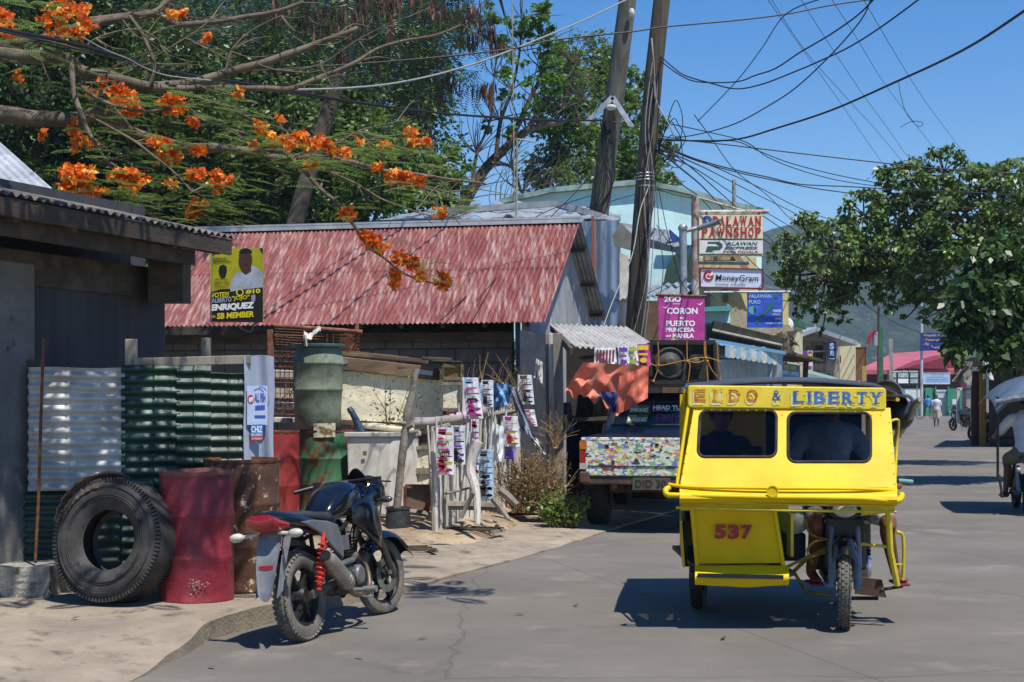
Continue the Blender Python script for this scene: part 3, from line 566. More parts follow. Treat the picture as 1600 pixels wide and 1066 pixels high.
# stake in a bucket
t = thing('plant_bucket', 'black bucket on the pavement holding a bare tree stake', 'bucket', G(622,826,.14))
Yq = G(622,826,.14).y; bx = G(622,826,.14).x
m = MB(); m.M = Matrix.Translation((bx,Yq,.14)); m.lathe([(0,0),(.145,0),(.15,.02),(.128,.21),(.138,.22),(.138,.24),(.12,.24),(.115,.2),(0,.19)], 28); m.build('tub', M('bucket_plastic', '#2a2c2e', '#45474a', sc=6, rough=.6), t, smooth=True)
tag(MB().curve([Vector((bx-.02,Yq,.3)), P(626,735,Yq), P(630,700,Yq), P(634,668,Yq), P(637,645,Yq), P(645,610,Yq), P(650,577,Yq)], [.045,.042,.045,.04,.05,.036,.03], 10).ball(P(633,662,Yq), (.055,.05,.04), 8, 6).tube([P(634,670,Yq), P(646,664,Yq-.05)], [.03,.025], 8).build('wooden_stake', M('stake_bark', '#8d857a', '#6b6258', sc=9, rough=.9, c3='#a9a296', sc3=20, bump=.5), None, smooth=True), 'crooked bare grey tree stake standing in the black bucket', 'stake')
# shelf of old drawers and crates right of it
Ys = 17.0
def crate(x0,y0,x1,y1,Y,mat,lab,nm='wooden_crate',cat='crate',dp=.4,grp='crates stacked in the scrap pile', inner=None):
    t = thing(nm, lab, cat, P((x0+x1)/2,y1,Y), 0, grp); m = MB(); wd_ = .035
    for a, b in (((x0,y0),(x1,y0)),((x0,y1),(x1,y1)),((x0,y0),(x0,y1)),((x1,y0),(x1,y1))): m.bar(P(*a,Y),P(*b,Y+.03),.04,.045,up=(0,1,0) if a[0]==b[0] else None)
    m.build('frame', mat, t, bevel=.004)
    m = MB(); a = P(x0+1,y1-1,Y+.03); b = P(x1-1,y0+1,Y+.03); m.add([a,(b.x,a.y,a.z),b,(a.x,a.y,b.z),a+Vector((0,dp,0)),(b.x,a.y+dp,a.z),b+Vector((0,dp,0)),(a.x,a.y+dp,b.z)], [(0,1,2,3),(7,6,5,4),(0,4,5,1),(1,5,6,2),(2,6,7,3),(3,7,4,0)]); m.build('side_panel', inner or mat, t)
crate(645,700,676,734,Ys,wood_grey,'weathered crate with pale panel below the grey rolled mats',inner=cream)
crate(646,738,676,764,Ys,wood_grey,'weathered crate lower down beside the cooler tub',inner=cream)
crate(633,760,671,798,16.4,rust_red,'small rusty framed tin panel leaning behind the black bucket','tin_picture','panel',.05,None,M('tin_old','#5f6a58','#7b6248',sc=6,rough=.8))
crate(690,600,720,640,17.5,wood_grey,'crate with pale panel behind the topmost pickets',inner=cream)
crate(692,572,722,592,17.8,wood_brown,'shallow crate with green print topmost behind the pickets',inner=M('crate_print','#4a5a2c','#7b4a28',sc=8,rough=.7))
crate(700,642,722,668,17.4,wood_brown,'small crate with green print under the topmost crates',inner=M('crate_print2','#465b30','#8a6a2c',sc=8,rough=.7))
crate(650,676,690,697,Ys+.3,wood_dark,'dark drawer squeezed under the grey rolled mats',inner=wood_dark)
for x0,y0,x1,y1,Y,l in [(660,556,706,564,18,'broken grey plank lying on top of the stacked crates'),(675,562,722,566,17.9,'thin splintered plank crossing the top crates'),(640,770,676,792,17.2,'short thick board on the ground by the tin panel')]:
    tag(MB().bar(P(x0,(y0+y1)/2,Y),P(x1,(y0+y1)/2+2,Y),.25,(y1-y0)*.6*Y/F).build('plank', wood_dark if y0<700 else wood_grey, None, bevel=.008), l, 'plank')
for (x0,y0,x1,y1,l) in ((648,662,722,655,'grey rolled mat lying on the crates behind its neighbour'),(664,667,762,643,'longer grey rolled mat with pink print along the fence top')):
    t = thing('rolled_mat', l, 'rolled mat', P(x0,y0,16.3)); m = MB(); a, b = P(x0,y0,16.2), P(x1,y1,16.1); m.tube([a, a.lerp(b,.4)+UP*-.01, b], [.07,.065,.055], 12, cap=False); m.tube([a, b], [.03,.03], 8); m.build('roll', M('mat_grey', '#8d8680', '#a39c95', sc=6, rough=.8), t, smooth=True)
    if x1 > 750:
        m = MB()
        for k in range(7):
            c0 = a.lerp(b,.2+.11*k); c1 = a.lerp(b,.27+.11*k); m.tube([c0,c1],[.072,.071],12,cap=False)
        m.build('print', M('mat_pink', '#b56a94', '#c9c0c8', sc=18, rough=.7), t, smooth=True)
# ============================================================ red roofed house
house = thing('red_roofed_house', 'low block house with long faded red corrugated roof behind the scrap yard', 'house', (-2,22,0))
A = Vector((.47,20.2,2.66)); B = Vector((1.12,23.2,4.47)); C3 = Vector((1.75,26.2,3.0)); L = Vector((-6.6,1.45,0))
m = MB(); nrm = (A-B).cross(L).normalized(); nrm = nrm if nrm.z > 0 else -nrm
m.corr(A, L, (B-A)*.53, nrm, .076, .012, .002, 8); m.corr(A+(B-A)*.5+nrm*.007, L, (B-A)*.5, nrm, .076, .012, .002, 8)
for k_ in (.04,.48,.55,.93):
    for i_ in range(0,82,3): m.ball(A+(B-A)*k_+L*(i_+.25)/88.9*1.0+nrm*.018,(.012,.012,.008),5,4)
m.build('roof', corr_red, house, smooth=True)
m = MB(); nr2 = (C3-B).cross(L).normalized(); nr2 = nr2 if nr2.z > 0 else -nr2
m.corr(B, L, C3-B, nr2, .076, .012, .002, 8); m.build('rear_roof', galv_dull, house, smooth=True)
m = MB(); m.bar(B+Vector((.03,0,.04)), B+L+UP*.04, .34, .03); m.bar(B+Vector((.03,-.16,-.0)), B+L+Vector((0,-.16,-.0)), .02, .09); m.build('ridge_cap', M('ridge_zinc', '#a5a9ab', '#bfc1c1', sc=2, rough=.6, metal=.2, c3='#8a5a44', sc3=4, lo3=.6, hi3=.7), house)
# rafters under gable overhang
for k, q in ((.12,.0),(.46,0),(.78,0)):
    m = MB(); p = B.lerp(C3, k+.12)-nr2*.06; m.bar(p+Vector((.02,0,0)), p-Vector((.75,-.16,0)), .06, .07); m.build('purlin', wood_dark, house)
gin = L.normalized()*.28
m = MB(); pts = [A+gin+(B-A).normalized()*.35, B+gin-UP*.06, C3+gin+(B-C3).normalized()*.2]; base = [Vector((p.x,p.y,0)) for p in pts]
pp = [base[0], base[2]+Vector((0,0,0)), pts[2]-UP*.05, pts[1], pts[0]-UP*.05]; o = Vector((-.12,.02,0))
m.add(pp+[q+o for q in pp], [(0,1,2,3,4),(9,8,7,6,5)]+[(i,5+i,5+(i+1)%5,(i+1)%5) for i in range(5)])
m.build('gable_wall', M('gable_plaster', '#8b8d91', '#a2a4a8', sc=1.6, rough=.85, c3='#cfd2d6', sc3=2.2, lo3=.6, hi3=.63), house)
block = M('hollow_block', '#5f5a55', '#716b65', sc=3, rough=.95, bump=.4)
def brick_mat():
    t = block.node_tree; b = t.nodes['Principled BSDF']; old = b.inputs['Base Color'].links[0].from_socket
    tc = t.nodes.new('ShaderNodeTexCoord'); mp = t.nodes.new('ShaderNodeMapping'); mp.inputs['Rotation'].default_value = (R(90),0,0); t.links.new(tc.outputs['Object'], mp.inputs[0])
    br = t.nodes.new('ShaderNodeTexBrick'); br.inputs['Scale'].default_value = 1; br.inputs['Mortar Size'].default_value = .012; br.inputs['Brick Width'].default_value = .42; br.inputs['Row Height'].default_value = .21
    br.inputs['Color1'].default_value = (1,1,1,1); br.inputs['Color2'].default_value = (.8,.8,.8,1); br.inputs['Mortar'].default_value = (.35,.35,.35,1); t.links.new(mp.outputs[0], br.inputs['Vector'])
    mx = t.nodes.new('ShaderNodeMix'); mx.data_type = 'RGBA'; mx.blend_type = 'MULTIPLY'; mx.inputs[0].default_value = 1; t.links.new(old, mx.inputs[6]); t.links.new(br.outputs['Color'], mx.inputs[7]); t.links.new(mx.outputs[2], b.inputs['Base Color'])
brick_mat()
m = MB(); w0 = A+Vector((-.45,.72,0)); w1 = w0+L; w0.z = w1.z = 1.2; m.bar(w0, w1, .15, 2.42); m.build('block_wall', block, house)
m = MB(); m.bar(w0+Vector((0,4.6,.3)),w1+Vector((0,4.6,.3)),.15,2.9); m.build('rear_wall', wood_dark, house)
m = MB(); m.bar(w0+UP*1.28+Vector((0,-.1,0)), w1+UP*1.28+Vector((0,-.1,0)), .1, .14); m.build('wall_plate', wood_dark, house)
for i in range(11):
    p = A+L*(.04+i*.092); m = MB(); m.bar(p+Vector((0,.05,-.03)), p+(B-A)*.4+Vector((0,0,-.07)), .05, .08); m.build('rafter', wood_dark, house)
m = MB(); m.tube([P(809,500,20.6), P(811,640,20.6)], .04, 10); m.build('downpipe', M('pipe_paint_blue', '#2c4a63', rough=.5), house, smooth=True)
# lean-to against the gable: grey sheet wall, posts, tin awning
lean = thing('lean_to_stall', 'open lean to stall with bent tin awning between the house and the pickup', 'stall', (1.0,20.5,0))
m = MB(); a = P(812,0,20.3); b = P(878,0,19.2); a.z = b.z = .05
m.sheet(lambda u, v: (a.x+(b.x-a.x)*u, a.y+(b.y-a.y)*u-.03*math.sin(u*9+v*2), .05+(2.5-.12*u)*v), 20, 16, .01, (0,1,0)); m.build('side_wall', M('grey_tarp', '#8d887d', '#a19c92', sc=2, rough=.7, c3='#bdbab3', sc3=3), lean, smooth=True)
for x, Y, w_ in ((866,19.1,.11),(874,19.0,.13),(860,19.2,.1)):
    m = MB(); m.bar(P(x,0,Y)*1, P(x,0,Y)*1+UP*.01, .01); a = P(x,0,Y); m = MB(); m.bar((a.x,Y,.02), (a.x-.02,Y,2.45), w_, .05); m.build('post', wood_grey if x != 866 else wood_pale, lean, bevel=.008)
m = MB(); o = P(886,545,18.2); U = P(1022,548,17.6)-o; V = P(862,505,19.7)-o
o = P(893,544,17.9); U = P(1010,540,19.3)-o; U = P(1024,546,19.6)-o
V = P(853,508,20.0)-P(893,544,17.9)
m.corr(P(900,543,18.3), P(1030,546,19.3)-P(900,543,18.3), P(858,507,20.2)-P(900,543,18.3), (0,-.3,1), .1, .016, .003, 8); m.build('awning', M('awning_zinc', '#a9a7a1', '#bdbbb4', sc=2.5, rough=.6, metal=.15, c3='#7d7468', sc3=4, lo3=.6, hi3=.7), lean, smooth=True)
m = MB(); m.bar(P(862,512,20.2), P(893,549,18.3), .05, .09); m.build('awning_rafter', wood_dark, lean)
m = MB(); m.bar(P(905,560,18.8), P(1018,548,19.4), .04, .05); m.build('awning_beam', wood_brown, lean)
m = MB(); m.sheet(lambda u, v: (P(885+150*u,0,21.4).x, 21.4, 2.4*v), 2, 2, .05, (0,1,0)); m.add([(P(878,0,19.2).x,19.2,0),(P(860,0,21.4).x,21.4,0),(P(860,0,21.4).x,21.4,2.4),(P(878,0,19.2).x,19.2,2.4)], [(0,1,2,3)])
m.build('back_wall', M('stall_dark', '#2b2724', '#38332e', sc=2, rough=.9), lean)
m = MB(); m.bar(P(880,655,19.4), P(1010,650,19.8), .9, .05); m.build('counter', wood_dark, lean)
# tarps
tarp = M('orange_tarp', '#cc6c50', '#dc8064', sc=4, rough=.6, c3='#b9bed0', sc3=7, lo3=.68, hi3=.74, bump=.1)
def cloth(name, lab, cat, quad, Y, mat, nu=20, nv=14, amp=.05, s=5, th=.006, sag=0, edge=0):
    """quad: photo corners top-left, top-right, bottom-right, bottom-left"""
    (a,b,c_,d) = quad
    def f(u, v):
        x = (a[0]*(1-u)+b[0]*u)*v+(d[0]*(1-u)+c_[0]*u)*(1-v); y = (a[1]*(1-u)+b[1]*u)*v+(d[1]*(1-u)+c_[1]*u)*(1-v)
        y += sag*math.sin(PI*u)*1; y += edge*(1-v)*mnoise.noise(Vector((u*9,0,s)))
        yy = Y(u, v) if callable(Y) else Y
        return P(x, y, yy+amp*math.sin(u*s*2+v*2+mnoise.noise(Vector((u*3,v*3,s)))*3)*(1.2-v)+amp*.6*mnoise.noise(Vector((u*6,v*3,s*3))))
    return tag(MB().sheet(f, nu, nv, th, (0,1,0)).build(name, mat, None, smooth=True), lab, cat)
cloth('tarpaulin', 'faded orange tarpaulin draped across the stall front, left of the pickup', 'tarpaulin', ((911,566),(1012,572),(975,640),(882,612)), lambda u, v: 18.0+.5*u, tarp, 30, 16, .09, 4, edge=14)
cloth('tarpaulin', 'orange tarpaulin end sagging down onto the pickup cab', 'tarpaulin', ((968,588),(1014,571),(1012,622),(962,650)), 17.9, M('tarp2', '#c46048', '#d07054', sc=4, rough=.6), 14, 12, .06, 3, edge=6)
cloth('tarpaulin', 'small dark blue tarpaulin hanging below the orange tarpaulin', 'tarpaulin', ((935,614),(975,612),(972,640),(958,646)), 18.15, M('tarp_blue', '#1c2a5e', '#24356e', sc=4, rough=.6), 10, 10, .04, 3, edge=8)
gl = [('dark grey shirt hanging in the stall beside the wooden post',(884,655),'#3c4046'),('black garment hanging in the stall left of the pickup',(912,640),'#1d1f24'),('khaki cloth bundle hanging under the orange tarpaulin',(938,640),'#6d6654'),('dark striped garment hanging low in the stall',(925,665),'#2c2f38')]
for i, (l, (x, y), c_) in enumerate(gl):
    cloth('hanging_garment', l, 'garment', ((x-8,y-26),(x+8,y-26),(x+14,y+22),(x-14,y+20)), 19.1+.1*i, M('garment'+c_, c_, rough=.9), 10, 10, .05, 3+i)
# printed posters hanging under the awning
for x0,y0,x1,y1,c_,l in [(929,543,962,572,'maroon','poster with dark red stripes hanging under the awning at the left'),(966,541,982,578,'purple','purple and white poster hanging under the awning in the middle'),(982,540,996,572,'lime','second purple and white poster with green print under the awning'),(996,538,1015,572,'magenta','bright magenta poster hanging under the right end of the awning')]:
    o = cloth('paper_poster', l, 'poster', ((x0,y0),(x1,y0),(x1+2,y1),(x0-1,y1-3)), 18.5, paper if c_ != 'magenta' else ink['magenta'], 8, 8, .03, 3)
    m = MB(); pl = Plane(18.42); w_ = x1-x0
    if c_ == 'maroon':
        for k in range(6): pl.poly(m, [(x0+3+5*k,y0+4),(x0+6+5*k,y0+4),(x0+5+5*k,y1-6),(x0+2+5*k,y1-6)])
    else:
        pl.rect(m, x0+1,y0+2,x1-2,y0+9); pl.rect(m, x0+2,y0+14,x1-3,y0+17); pl.disc(m, x0+w_/2,y0+25,w_*.3,4)
    m.build('print', ink['yellow'] if c_ == 'magenta' else ink[c_], o)
# ============================================================ election poster hung on the roof edge
pl = Plane(13.4, 330, -.001)
ep = board('election_poster', 'yellow and black election poster with portrait hung before the red roof', 'poster', pl, 328.5,387,411,503, M('poster_yellow', '#a39c14', '#b3ac1e', sc=4, rough=.5), .012, sl=1)
for q_ in ([(329,457),(345,452),(372,451),(411,445),(411,504),(329,503)],[(332,388),(357,388),(331,399)],[(405,388),(411,388),(411,396)]): m = MB(); pl.poly(m, q_, .004); m.build('black_band', ink['black'], ep)
m = MB(); m.cur = 0
pl.poly(m, [(360,456),(361,440),(366,430),(375,424),(384,420),(396,415),(404,420),(411,428),(411,449),(385,452)], .006)
m.cur = 1; pl.disc(m, 384,406,10.5,15,.008); pl.poly(m, [(377,414),(392,414),(393,424),(384,430),(377,424)], .007); m.cur = 2
pl.disc(m, 384,396,10.5,8,.0095,20,0,PI); pl.disc(m, 379.5,404,1.4,.7,.0095); pl.disc(m, 388,404,1.4,.7,.0095); pl.poly(m, [(380,414),(388,414),(384,415.5)], .0095)
pl.poly(m, [(346,434),(342,424),(343,416),(349,413.5),(354,416),(355,424),(352,433)], .006)
m.build('portrait', [M('print_white','#a9b3bf','#8f9aa8',sc=6,rough=.6), M('print_skin','#4a3024',rough=.6), ink['black']], ep)
m = MB(); pl.text(m, 'KABIGAN...', 334,402.5,357,406,.006,.02); pl.text(m, 'MAAASAHAN...', 334,407,363,410.5,.006,.02); pl.text(m, 'APPROACHABLE', 335,436,357,438.5,.006,.01); pl.text(m, 'ALBERTO "JOJO"', 334,441,360,445,.006,.01); pl.text(m, 'ENRIQUEZ III', 336,446.5,357,450,.006,.01); m.build('black_lettering', ink['black'], ep)
m = MB(); pl.text(m, 'RE-ELECT', 333,389.5,352,394.5,.008,.02,sl=-4)
pl.text(m, 'ALBERTO', 331,466,362,474,.008,.03,sl=-2.5); pl.text(m, 'III', 393,461,399,471,.008,.05,sl=-.5); m.build('white_lettering', M('print_pale','#9aa4b4',rough=.6), ep)
m = MB(); pl.text(m, 'ENRIQUEZ', 329.5,476,398,488,.008,.06,.12,sl=-4.5); m.build('name_lettering', ink['white'], ep)
m = MB(); pl.text(m, 'VOTE!!!', 330,458,358,465.5,.008,.03,sl=-2); pl.text(m, '#10', 384,452,407,460,.008,.04,sl=-1); pl.ring(m, 375,457,4,6,.008); pl.text(m, '"JOJO"', 363,463,390,471,.008,.02,sl=-2); pl.text(m, 'FOR', 329.5,493,337,497,.008,.02); pl.text(m, 'SB MEMBER', 339,489.5,397,499,.008,.04,.1,sl=-3.5); m.build('yellow_lettering', ink['yellow'], ep)
tag(MB().curve([pl.p(330,503,.0)+UP*0, P(334,380,13.2), P(345,372,13.0)], .004, 5).curve([P(365,504,13.4), P(378,514,13.4), P(392,518,13.4), P(398,504,13.4)], .004, 5).build('poster_cord', cable_grey), 'thin grey cord looping below the yellow election poster', 'cord')
# ============================================================ picket fence with posters
pf = thing('picket_fence', 'rickety fence of split grey pickets covered with old posters', 'fence', G(740,815,.12))
random.seed(21)
def fenceY(x): return 15.6+(x-685)*.028
for i in range(50):
    x = 679+i*2.75+random.uniform(-1,1); Yf = fenceY(x)+random.uniform(-.05,.05); top = 598+random.uniform(-8,22) if x > 722 else 655+random.uniform(-5,20)
    if x > 800: top = 585+random.uniform(-12,30)
    if i == 2: top = 668
    zb_ = EYE-(top-HY)*Yf/F; lean_ = random.gauss(0,.035); a = P(x,0,Yf); wd_ = random.uniform(.025,.06)
    m = MB(); n_ = 6; pts = [Vector((a.x+lean_*z/1.5*1.0+.008*mnoise.noise(Vector((x,z*2,0))), Yf, z)) for z in np.linspace(.06, zb_, n_)]
    m.tube(pts, [wd_*.5,wd_*.6,wd_*.55,wd_*.5,wd_*.45,wd_*.22], random.choice((4,5,6)))
    m.build('picket', random.choice((wood_pale,wood_pale,wood_grey,white_dirty)), pf)
for i in range(44):
    x = 681+i*2.8+random.uniform(-2,2); Yf = fenceY(x)-.12+random.uniform(-.03,.03); a = P(x,0,Yf); top = random.uniform(600,690) if x > 720 else random.uniform(655,700); z1 = EYE-(top-HY)*Yf/F; l_ = random.gauss(0,.05); m = MB(); m.tube([Vector((a.x+l_*z,Yf,z)) for z in (.05,z1*.5,z1)],[.022,.026,.012],5); m.build('picket', random.choice((wood_pale,white_dirty)), pf)
m = MB(); m.bar((P(683,0,15.55).x,15.55,.02), P(680,668,15.55), .085, .07); m.build('post', wood_pale, pf, bevel=.008)
m = MB(); m.curve([P(748,690,15.4), P(735,730,15.4), P(744,770,15.3), P(746,820,15.2)], [.06,.055,.045,.03], 8); m.build('forked_post', wood_pale, pf, smooth=True)
m = MB(); m.tube([P(675,672,15.5), P(770,648,17.9), P(815,640,19)], .035, 8); m.tube([P(695,772,15.4), P(765,755,15.6)], .014, 6); m.build('rail', wood_grey, pf)
ps = [ # x0,y0,x1,y1,Y, base, accents, label, slant
 (684,668,706,738,15.3,'paper',('magenta','lime','red'),'white poster with pink and lime print at the near end of the picket fence',0),
 (707,665,724,722,15.4,'paper',('grey','purple','black'),'pale grey poster with black number beside the pink printed one',0),
 (750,702,768,778,15.6,'cyan',('grey','black','brown'),'tall pale blue poster with portrait hanging low on the fence',0),
 (738,655,746,742,15.9,'paper',('red','blue','maroon'),'narrow red and blue poster hanging between the pickets',0),
 (724,590,744,650,15.6,'paper',('cyan','grey','magenta'),'slanting pale poster pinned on the upper pickets at the left',8),
 (754,594,768,632,16.2,'paper',('brown','grey','black'),'white poster with a small dark portrait near the fence top',0),
 (788,650,806,694,16.2,'paper',('magenta','yellow','red'),'white poster with pink and yellow letters right of the blank sheet',3),
 (812,586,828,628,18.2,'paper',('black','grey','black'),'white poster with bold black letters at the far fence end',4),
 (742,598,754,640,16.5,'cyan',('grey','cyan','grey'),'small light blue poster behind the slanting one',0),
 (818,640,832,662,18,'paper',('red','red','maroon'),'crumpled red and white poster far along the fence',5),
 (790,694,802,714,16.3,'purple',('cyan','purple','purple'),'torn purple poster strip near the middle of the fence',0)]
for (x0,y0,x1,y1,Y,bm,(a,b,c_),l,sl) in ps:
    x0 -= 2; x1 += 3; y1 += 4
    o = cloth('paper_poster', l, 'poster', ((x0,y0),(x1,y0),(x1+sl,y1),(x0+sl,y1)), Y, {'paper':paper,'cyan':M('paper_blue','#8fb3cc','#a9c4d8',sc=5,rough=.8),'purple':M('paper_purple','#6d5aa5','#8a78bd',sc=5,rough=.8)}[bm], 8, 12, .02, 3, .003)
    m = MB(); pl = Plane(Y-.045); w_, h_ = x1-x0, y1-y0
    def u(x, y): return (x0+w_*x+sl*y, y0+h_*y)
    for r_ in range(int(h_/3.2)):
        m.cur = (0,1,2,2)[(r_*7+x0)%4]; ya = .06+.9*r_/(h_/3.2); xa = .08+.1*((r_*5+x0)%3); xb = min(.93, xa+.3+.17*((r_*3+y0)%4)); hh = .012+.012*((r_*11)%3)
        if (r_+x0)%5: pl.poly(m, [u(xa,ya+hh),u(xb,ya+hh),u(xb,ya),u(xa,ya)], 0)
    for k, (c_q, q) in enumerate(((a,[(.1,.03),(.6,.03),(.5,.16),(.1,.14)]),(b,[(.2,.5),(.75,.5),(.75,.56),(.2,.56)]),(c_,[(.12,.7),(.2,.6),(.4,.6),(.48,.72),(.46,.9),(.16,.92)]),(b,[(.6,.74),(.9,.74),(.9,.79),(.6,.79)]),(c_,[(.55,.88),(.9,.88),(.9,.93),(.55,.93)]))):
        m.cur = (a,b,c_).index(c_q); pl.poly(m, [u(*p) for p in q], 0)
    m.build('print', [ink[a],ink[b],ink[c_]], o)
    if y1-y0 > 40 and bm == 'paper':
        m = MB(); tx = {684:'VOTE',707:'98',724:'IO',812:'KUYA'}.get(x0+2)
        if tx: pl.text(m, tx, *u(.15,.85 if x0 == 705 else .5), *u(.8,.98 if x0 == 705 else .62), .004, .03); m.build('lettering', ink['black'], o)
cloth('paper_sheet', 'blank white sheet hanging over the middle of the fence', 'paper', ((770,660),(788,668),(784,722),(768,718)), 16.0, white, 10, 14, .05, 3, .003)
cloth('cloth_banner', 'light blue printed banner crumpled over the fence top', 'banner', ((770,598),(800,602),(796,630),(772,644)), 16.6, M('banner_blue','#3f6d9c','#7fa8cc',sc=7,rough=.6,c3='#1d2f4c',sc3=9), 14, 12, .09, 4, .003)
cloth('cloth_banner', 'grey banner strip sagging down to the right from the fence top', 'banner', ((796,604),(806,606),(838,690),(812,668)), 17.2, M('banner_sag','#6b6f7c','#9297a5',sc=6,rough=.7), 12, 14, .05, 4, .003)
cloth('plastic_sheet', 'torn white plastic sheet lying over the dry bush', 'plastic sheet', ((824,676),(846,690),(855,712),(838,702)), 18.0, white_dirty, 12, 10, .09, 4, .004)
cloth('plastic_sheet', 'pale plastic bag caught high on a tall picket', 'plastic bag', ((838,560),(848,566),(848,600),(834,590)), 18.8, white_dirty, 8, 8, .05, 3, .004)
# sticks and pallets on the ground
random.seed(5)
sl_ = [((700,790),(785,793),15.9,.05,'thick grey log lying at the foot of the picket fence'),((720,810),(740,770),15.3,.025,'short stick propped against the near pickets'),((768,778),(795,812),15.6,.03,'dark stick leaning out from the fence foot'),((780,765),(808,790),17,.05,'split brown log behind the long grey log'),((640,800),(676,806),16.2,.035,'bundled stick on the ground beside the bucket')]
for a, b, Y, r, l in sl_:
    tag(MB().curve([P(*a,Y), P((a[0]+b[0])/2,(a[1]+b[1])/2-1,Y), P(*b,Y-.05)], [r,r*1.05,r*.8], 7).build('stick', wood_grey, None, smooth=True), l, 'stick')
def pallet(c, w_, d, rz, l, n=5):
    t = thing('wooden_pallet', l, 'pallet', (c.x,c.y,c.z+.01), rz, 'broken wooden frames on the pavement')
    for k in range(n): MB().box((0,-d/2+d*k/(n-1),.035), (w_,.03,.02)).build('slat', wood_dark, t, world=False)
    MB().box((-w_/2,0,.015),(.05,d,.03)).box((w_/2,0,.015),(.05,d,.03)).build('runner', wood_grey, t, world=False)
pallet(G(737,832,.1), .62, .34, R(-24), 'broken dark wooden frame lying nearest the road below the posters')
pallet(G(815,808,.1), .5, .35, R(10), 'flat dark wooden frame lying by the green weeds')
pallet(G(640,864,.07), .45, .3, R(20), 'small broken slat frame on the pavement by the front wheel', 3)
stone = M('rubble_stone', '#7d7262', '#a09683', sc=8, rough=.95, bump=.5)
for i in range(26):
    x, y = [(random.uniform(655,690),random.uniform(800,822)),(random.uniform(430,470),random.uniform(775,795)),(random.uniform(690,780),random.uniform(800,826))][i % 3]; p = G(x,y,.14); r = random.uniform(.015,.05)
    m = MB(); m.ball(p+UP*r*.4, (r*1.3,r,r*.7), 7, 5); m.v = [tuple(Vector(v)+Vector((mnoise.noise(Vector(v)*30),mnoise.noise(Vector(v)*31+Vector((5,0,0))),mnoise.noise(Vector(v)*29)))*r*.4) for v in m.v]
    tag(m.build('stone', stone), 'small loose rubble stone scattered on the ground of the scrap yard', 'stone', 'rubble stones around the scrap pile')
# ============================================================ wheels shared by the two-wheelers
def wheel(parent, loc, r, tw, spokes='alloy', dusty=True, steer=0, rim_col=None, knobs=True, disc=0, axis_m=None, red=False):
    """wheel in the x-z plane of the bike, axle along local y; parts wheel > tyre, rim, brake_disc"""
    M0 = Matrix.Translation(loc) @ Matrix.Rotation(steer, 4, 'Z')
    m = MB(); m.M = M0; h = tw/2; ri = r-tw*1.0
    prof = [(ri,-h*.62),(ri+.012,-h*.8),(r-tw*.45,-h),(r-tw*.16,-h*.82),(r-.006,-h*.42),(r,0),(r-.006,h*.42),(r-tw*.16,h*.82),(r-tw*.45,h),(ri+.012,h*.8),(ri,h*.62),(ri+.02,0)]
    m.lathe(prof, 56, axis='Y', close=True)
    if knobs:
        nk = 46
        for k in range(nk):
            for yy, rr_, da, tl in ((-.28,r-.004,0,0),(.28,r-.004,.5,0),(-.8,r-tw*.17,.5,-.75),(.8,r-tw*.17,0,.75)):
                m.M = M0 @ Matrix.Rotation(2*PI*(k+da)/nk, 4, 'Y') @ Matrix.Translation((rr_, yy*h, 0)) @ Matrix.Rotation(-tl, 4, 'Z')
                m.box((0,0,0), (.014, h*.42, .024))
    wh = m.build('wheel', [tyre_dusty if dusty else black_rub], parent, smooth=True, world=False, angle=35)
    m = MB(); m.M = M0; hr = h*.62
    m.lathe([(ri+.004,-hr),(ri+.006,-hr-.006),(ri-.008,-hr-.004),(ri-.016,-hr*.5),(ri-.02,0),(ri-.016,hr*.5),(ri-.008,hr+.004),(ri+.006,hr+.006),(ri+.004,hr)], 48, axis='Y')
    if spokes == 'alloy':
        for k in range(6):
            a = 2*PI*k/6; d = Vector((math.cos(a),0,math.sin(a))); m.bar(d*.035, d*(ri*.55), .03, .055, up=(0,1,0)); m.bar(d*(ri*.5), d*(ri-.01), .024, .032, up=(0,1,0))
        m.lathe([(0,-.05),(.05,-.05),(.062,-.03),(.066,.03),(.05,.05),(0,.05)], 20, axis='Y')
    else:
        for k in range(36):
            a = 2*PI*k/36; b = a+(.5 if k % 2 else -.5); s_ = 1 if k % 4 < 2 else -1
            m.tube([(.03*math.cos(a),.025*s_,.03*math.sin(a)), (ri*math.cos(b-.0),0,ri*math.sin(b))], .0022, 4)
        m.lathe([(0,-.05),(.035,-.05),(.035,-.02),(.05,-.01),(.05,.03),(.03,.05),(0,.05)], 18, axis='Y')
    m.build('rim', rim_col or steel_dark, wh, smooth=True, world=False)
    if disc:
        m = MB(); m.M = M0; m.lathe([(.075,disc-.002),(.13,disc-.002),(.13,disc+.002),(.075,disc+.002)], 36, axis='Y', close=True)
        for k in range(5): a = 2*PI*k/5; m.bar((.03*math.cos(a),disc,.03*math.sin(a)), (.08*math.cos(a),disc,.08*math.sin(a)), .02, .004, up=(0,1,0))
        m.build('brake_disc', chrome, wh, world=False)
    return wh
def spring(m, p0, p1, r, wr, turns, n=14):
    p0, p1 = Vector(p0), Vector(p1); a, b = frame_of(p1-p0); k = turns*n
    m.tube([p0+(p1-p0)*i/k+(a*math.cos(2*PI*i/n)+b*math.sin(2*PI*i/n))*r for i in range(k+1)], wr, 6)
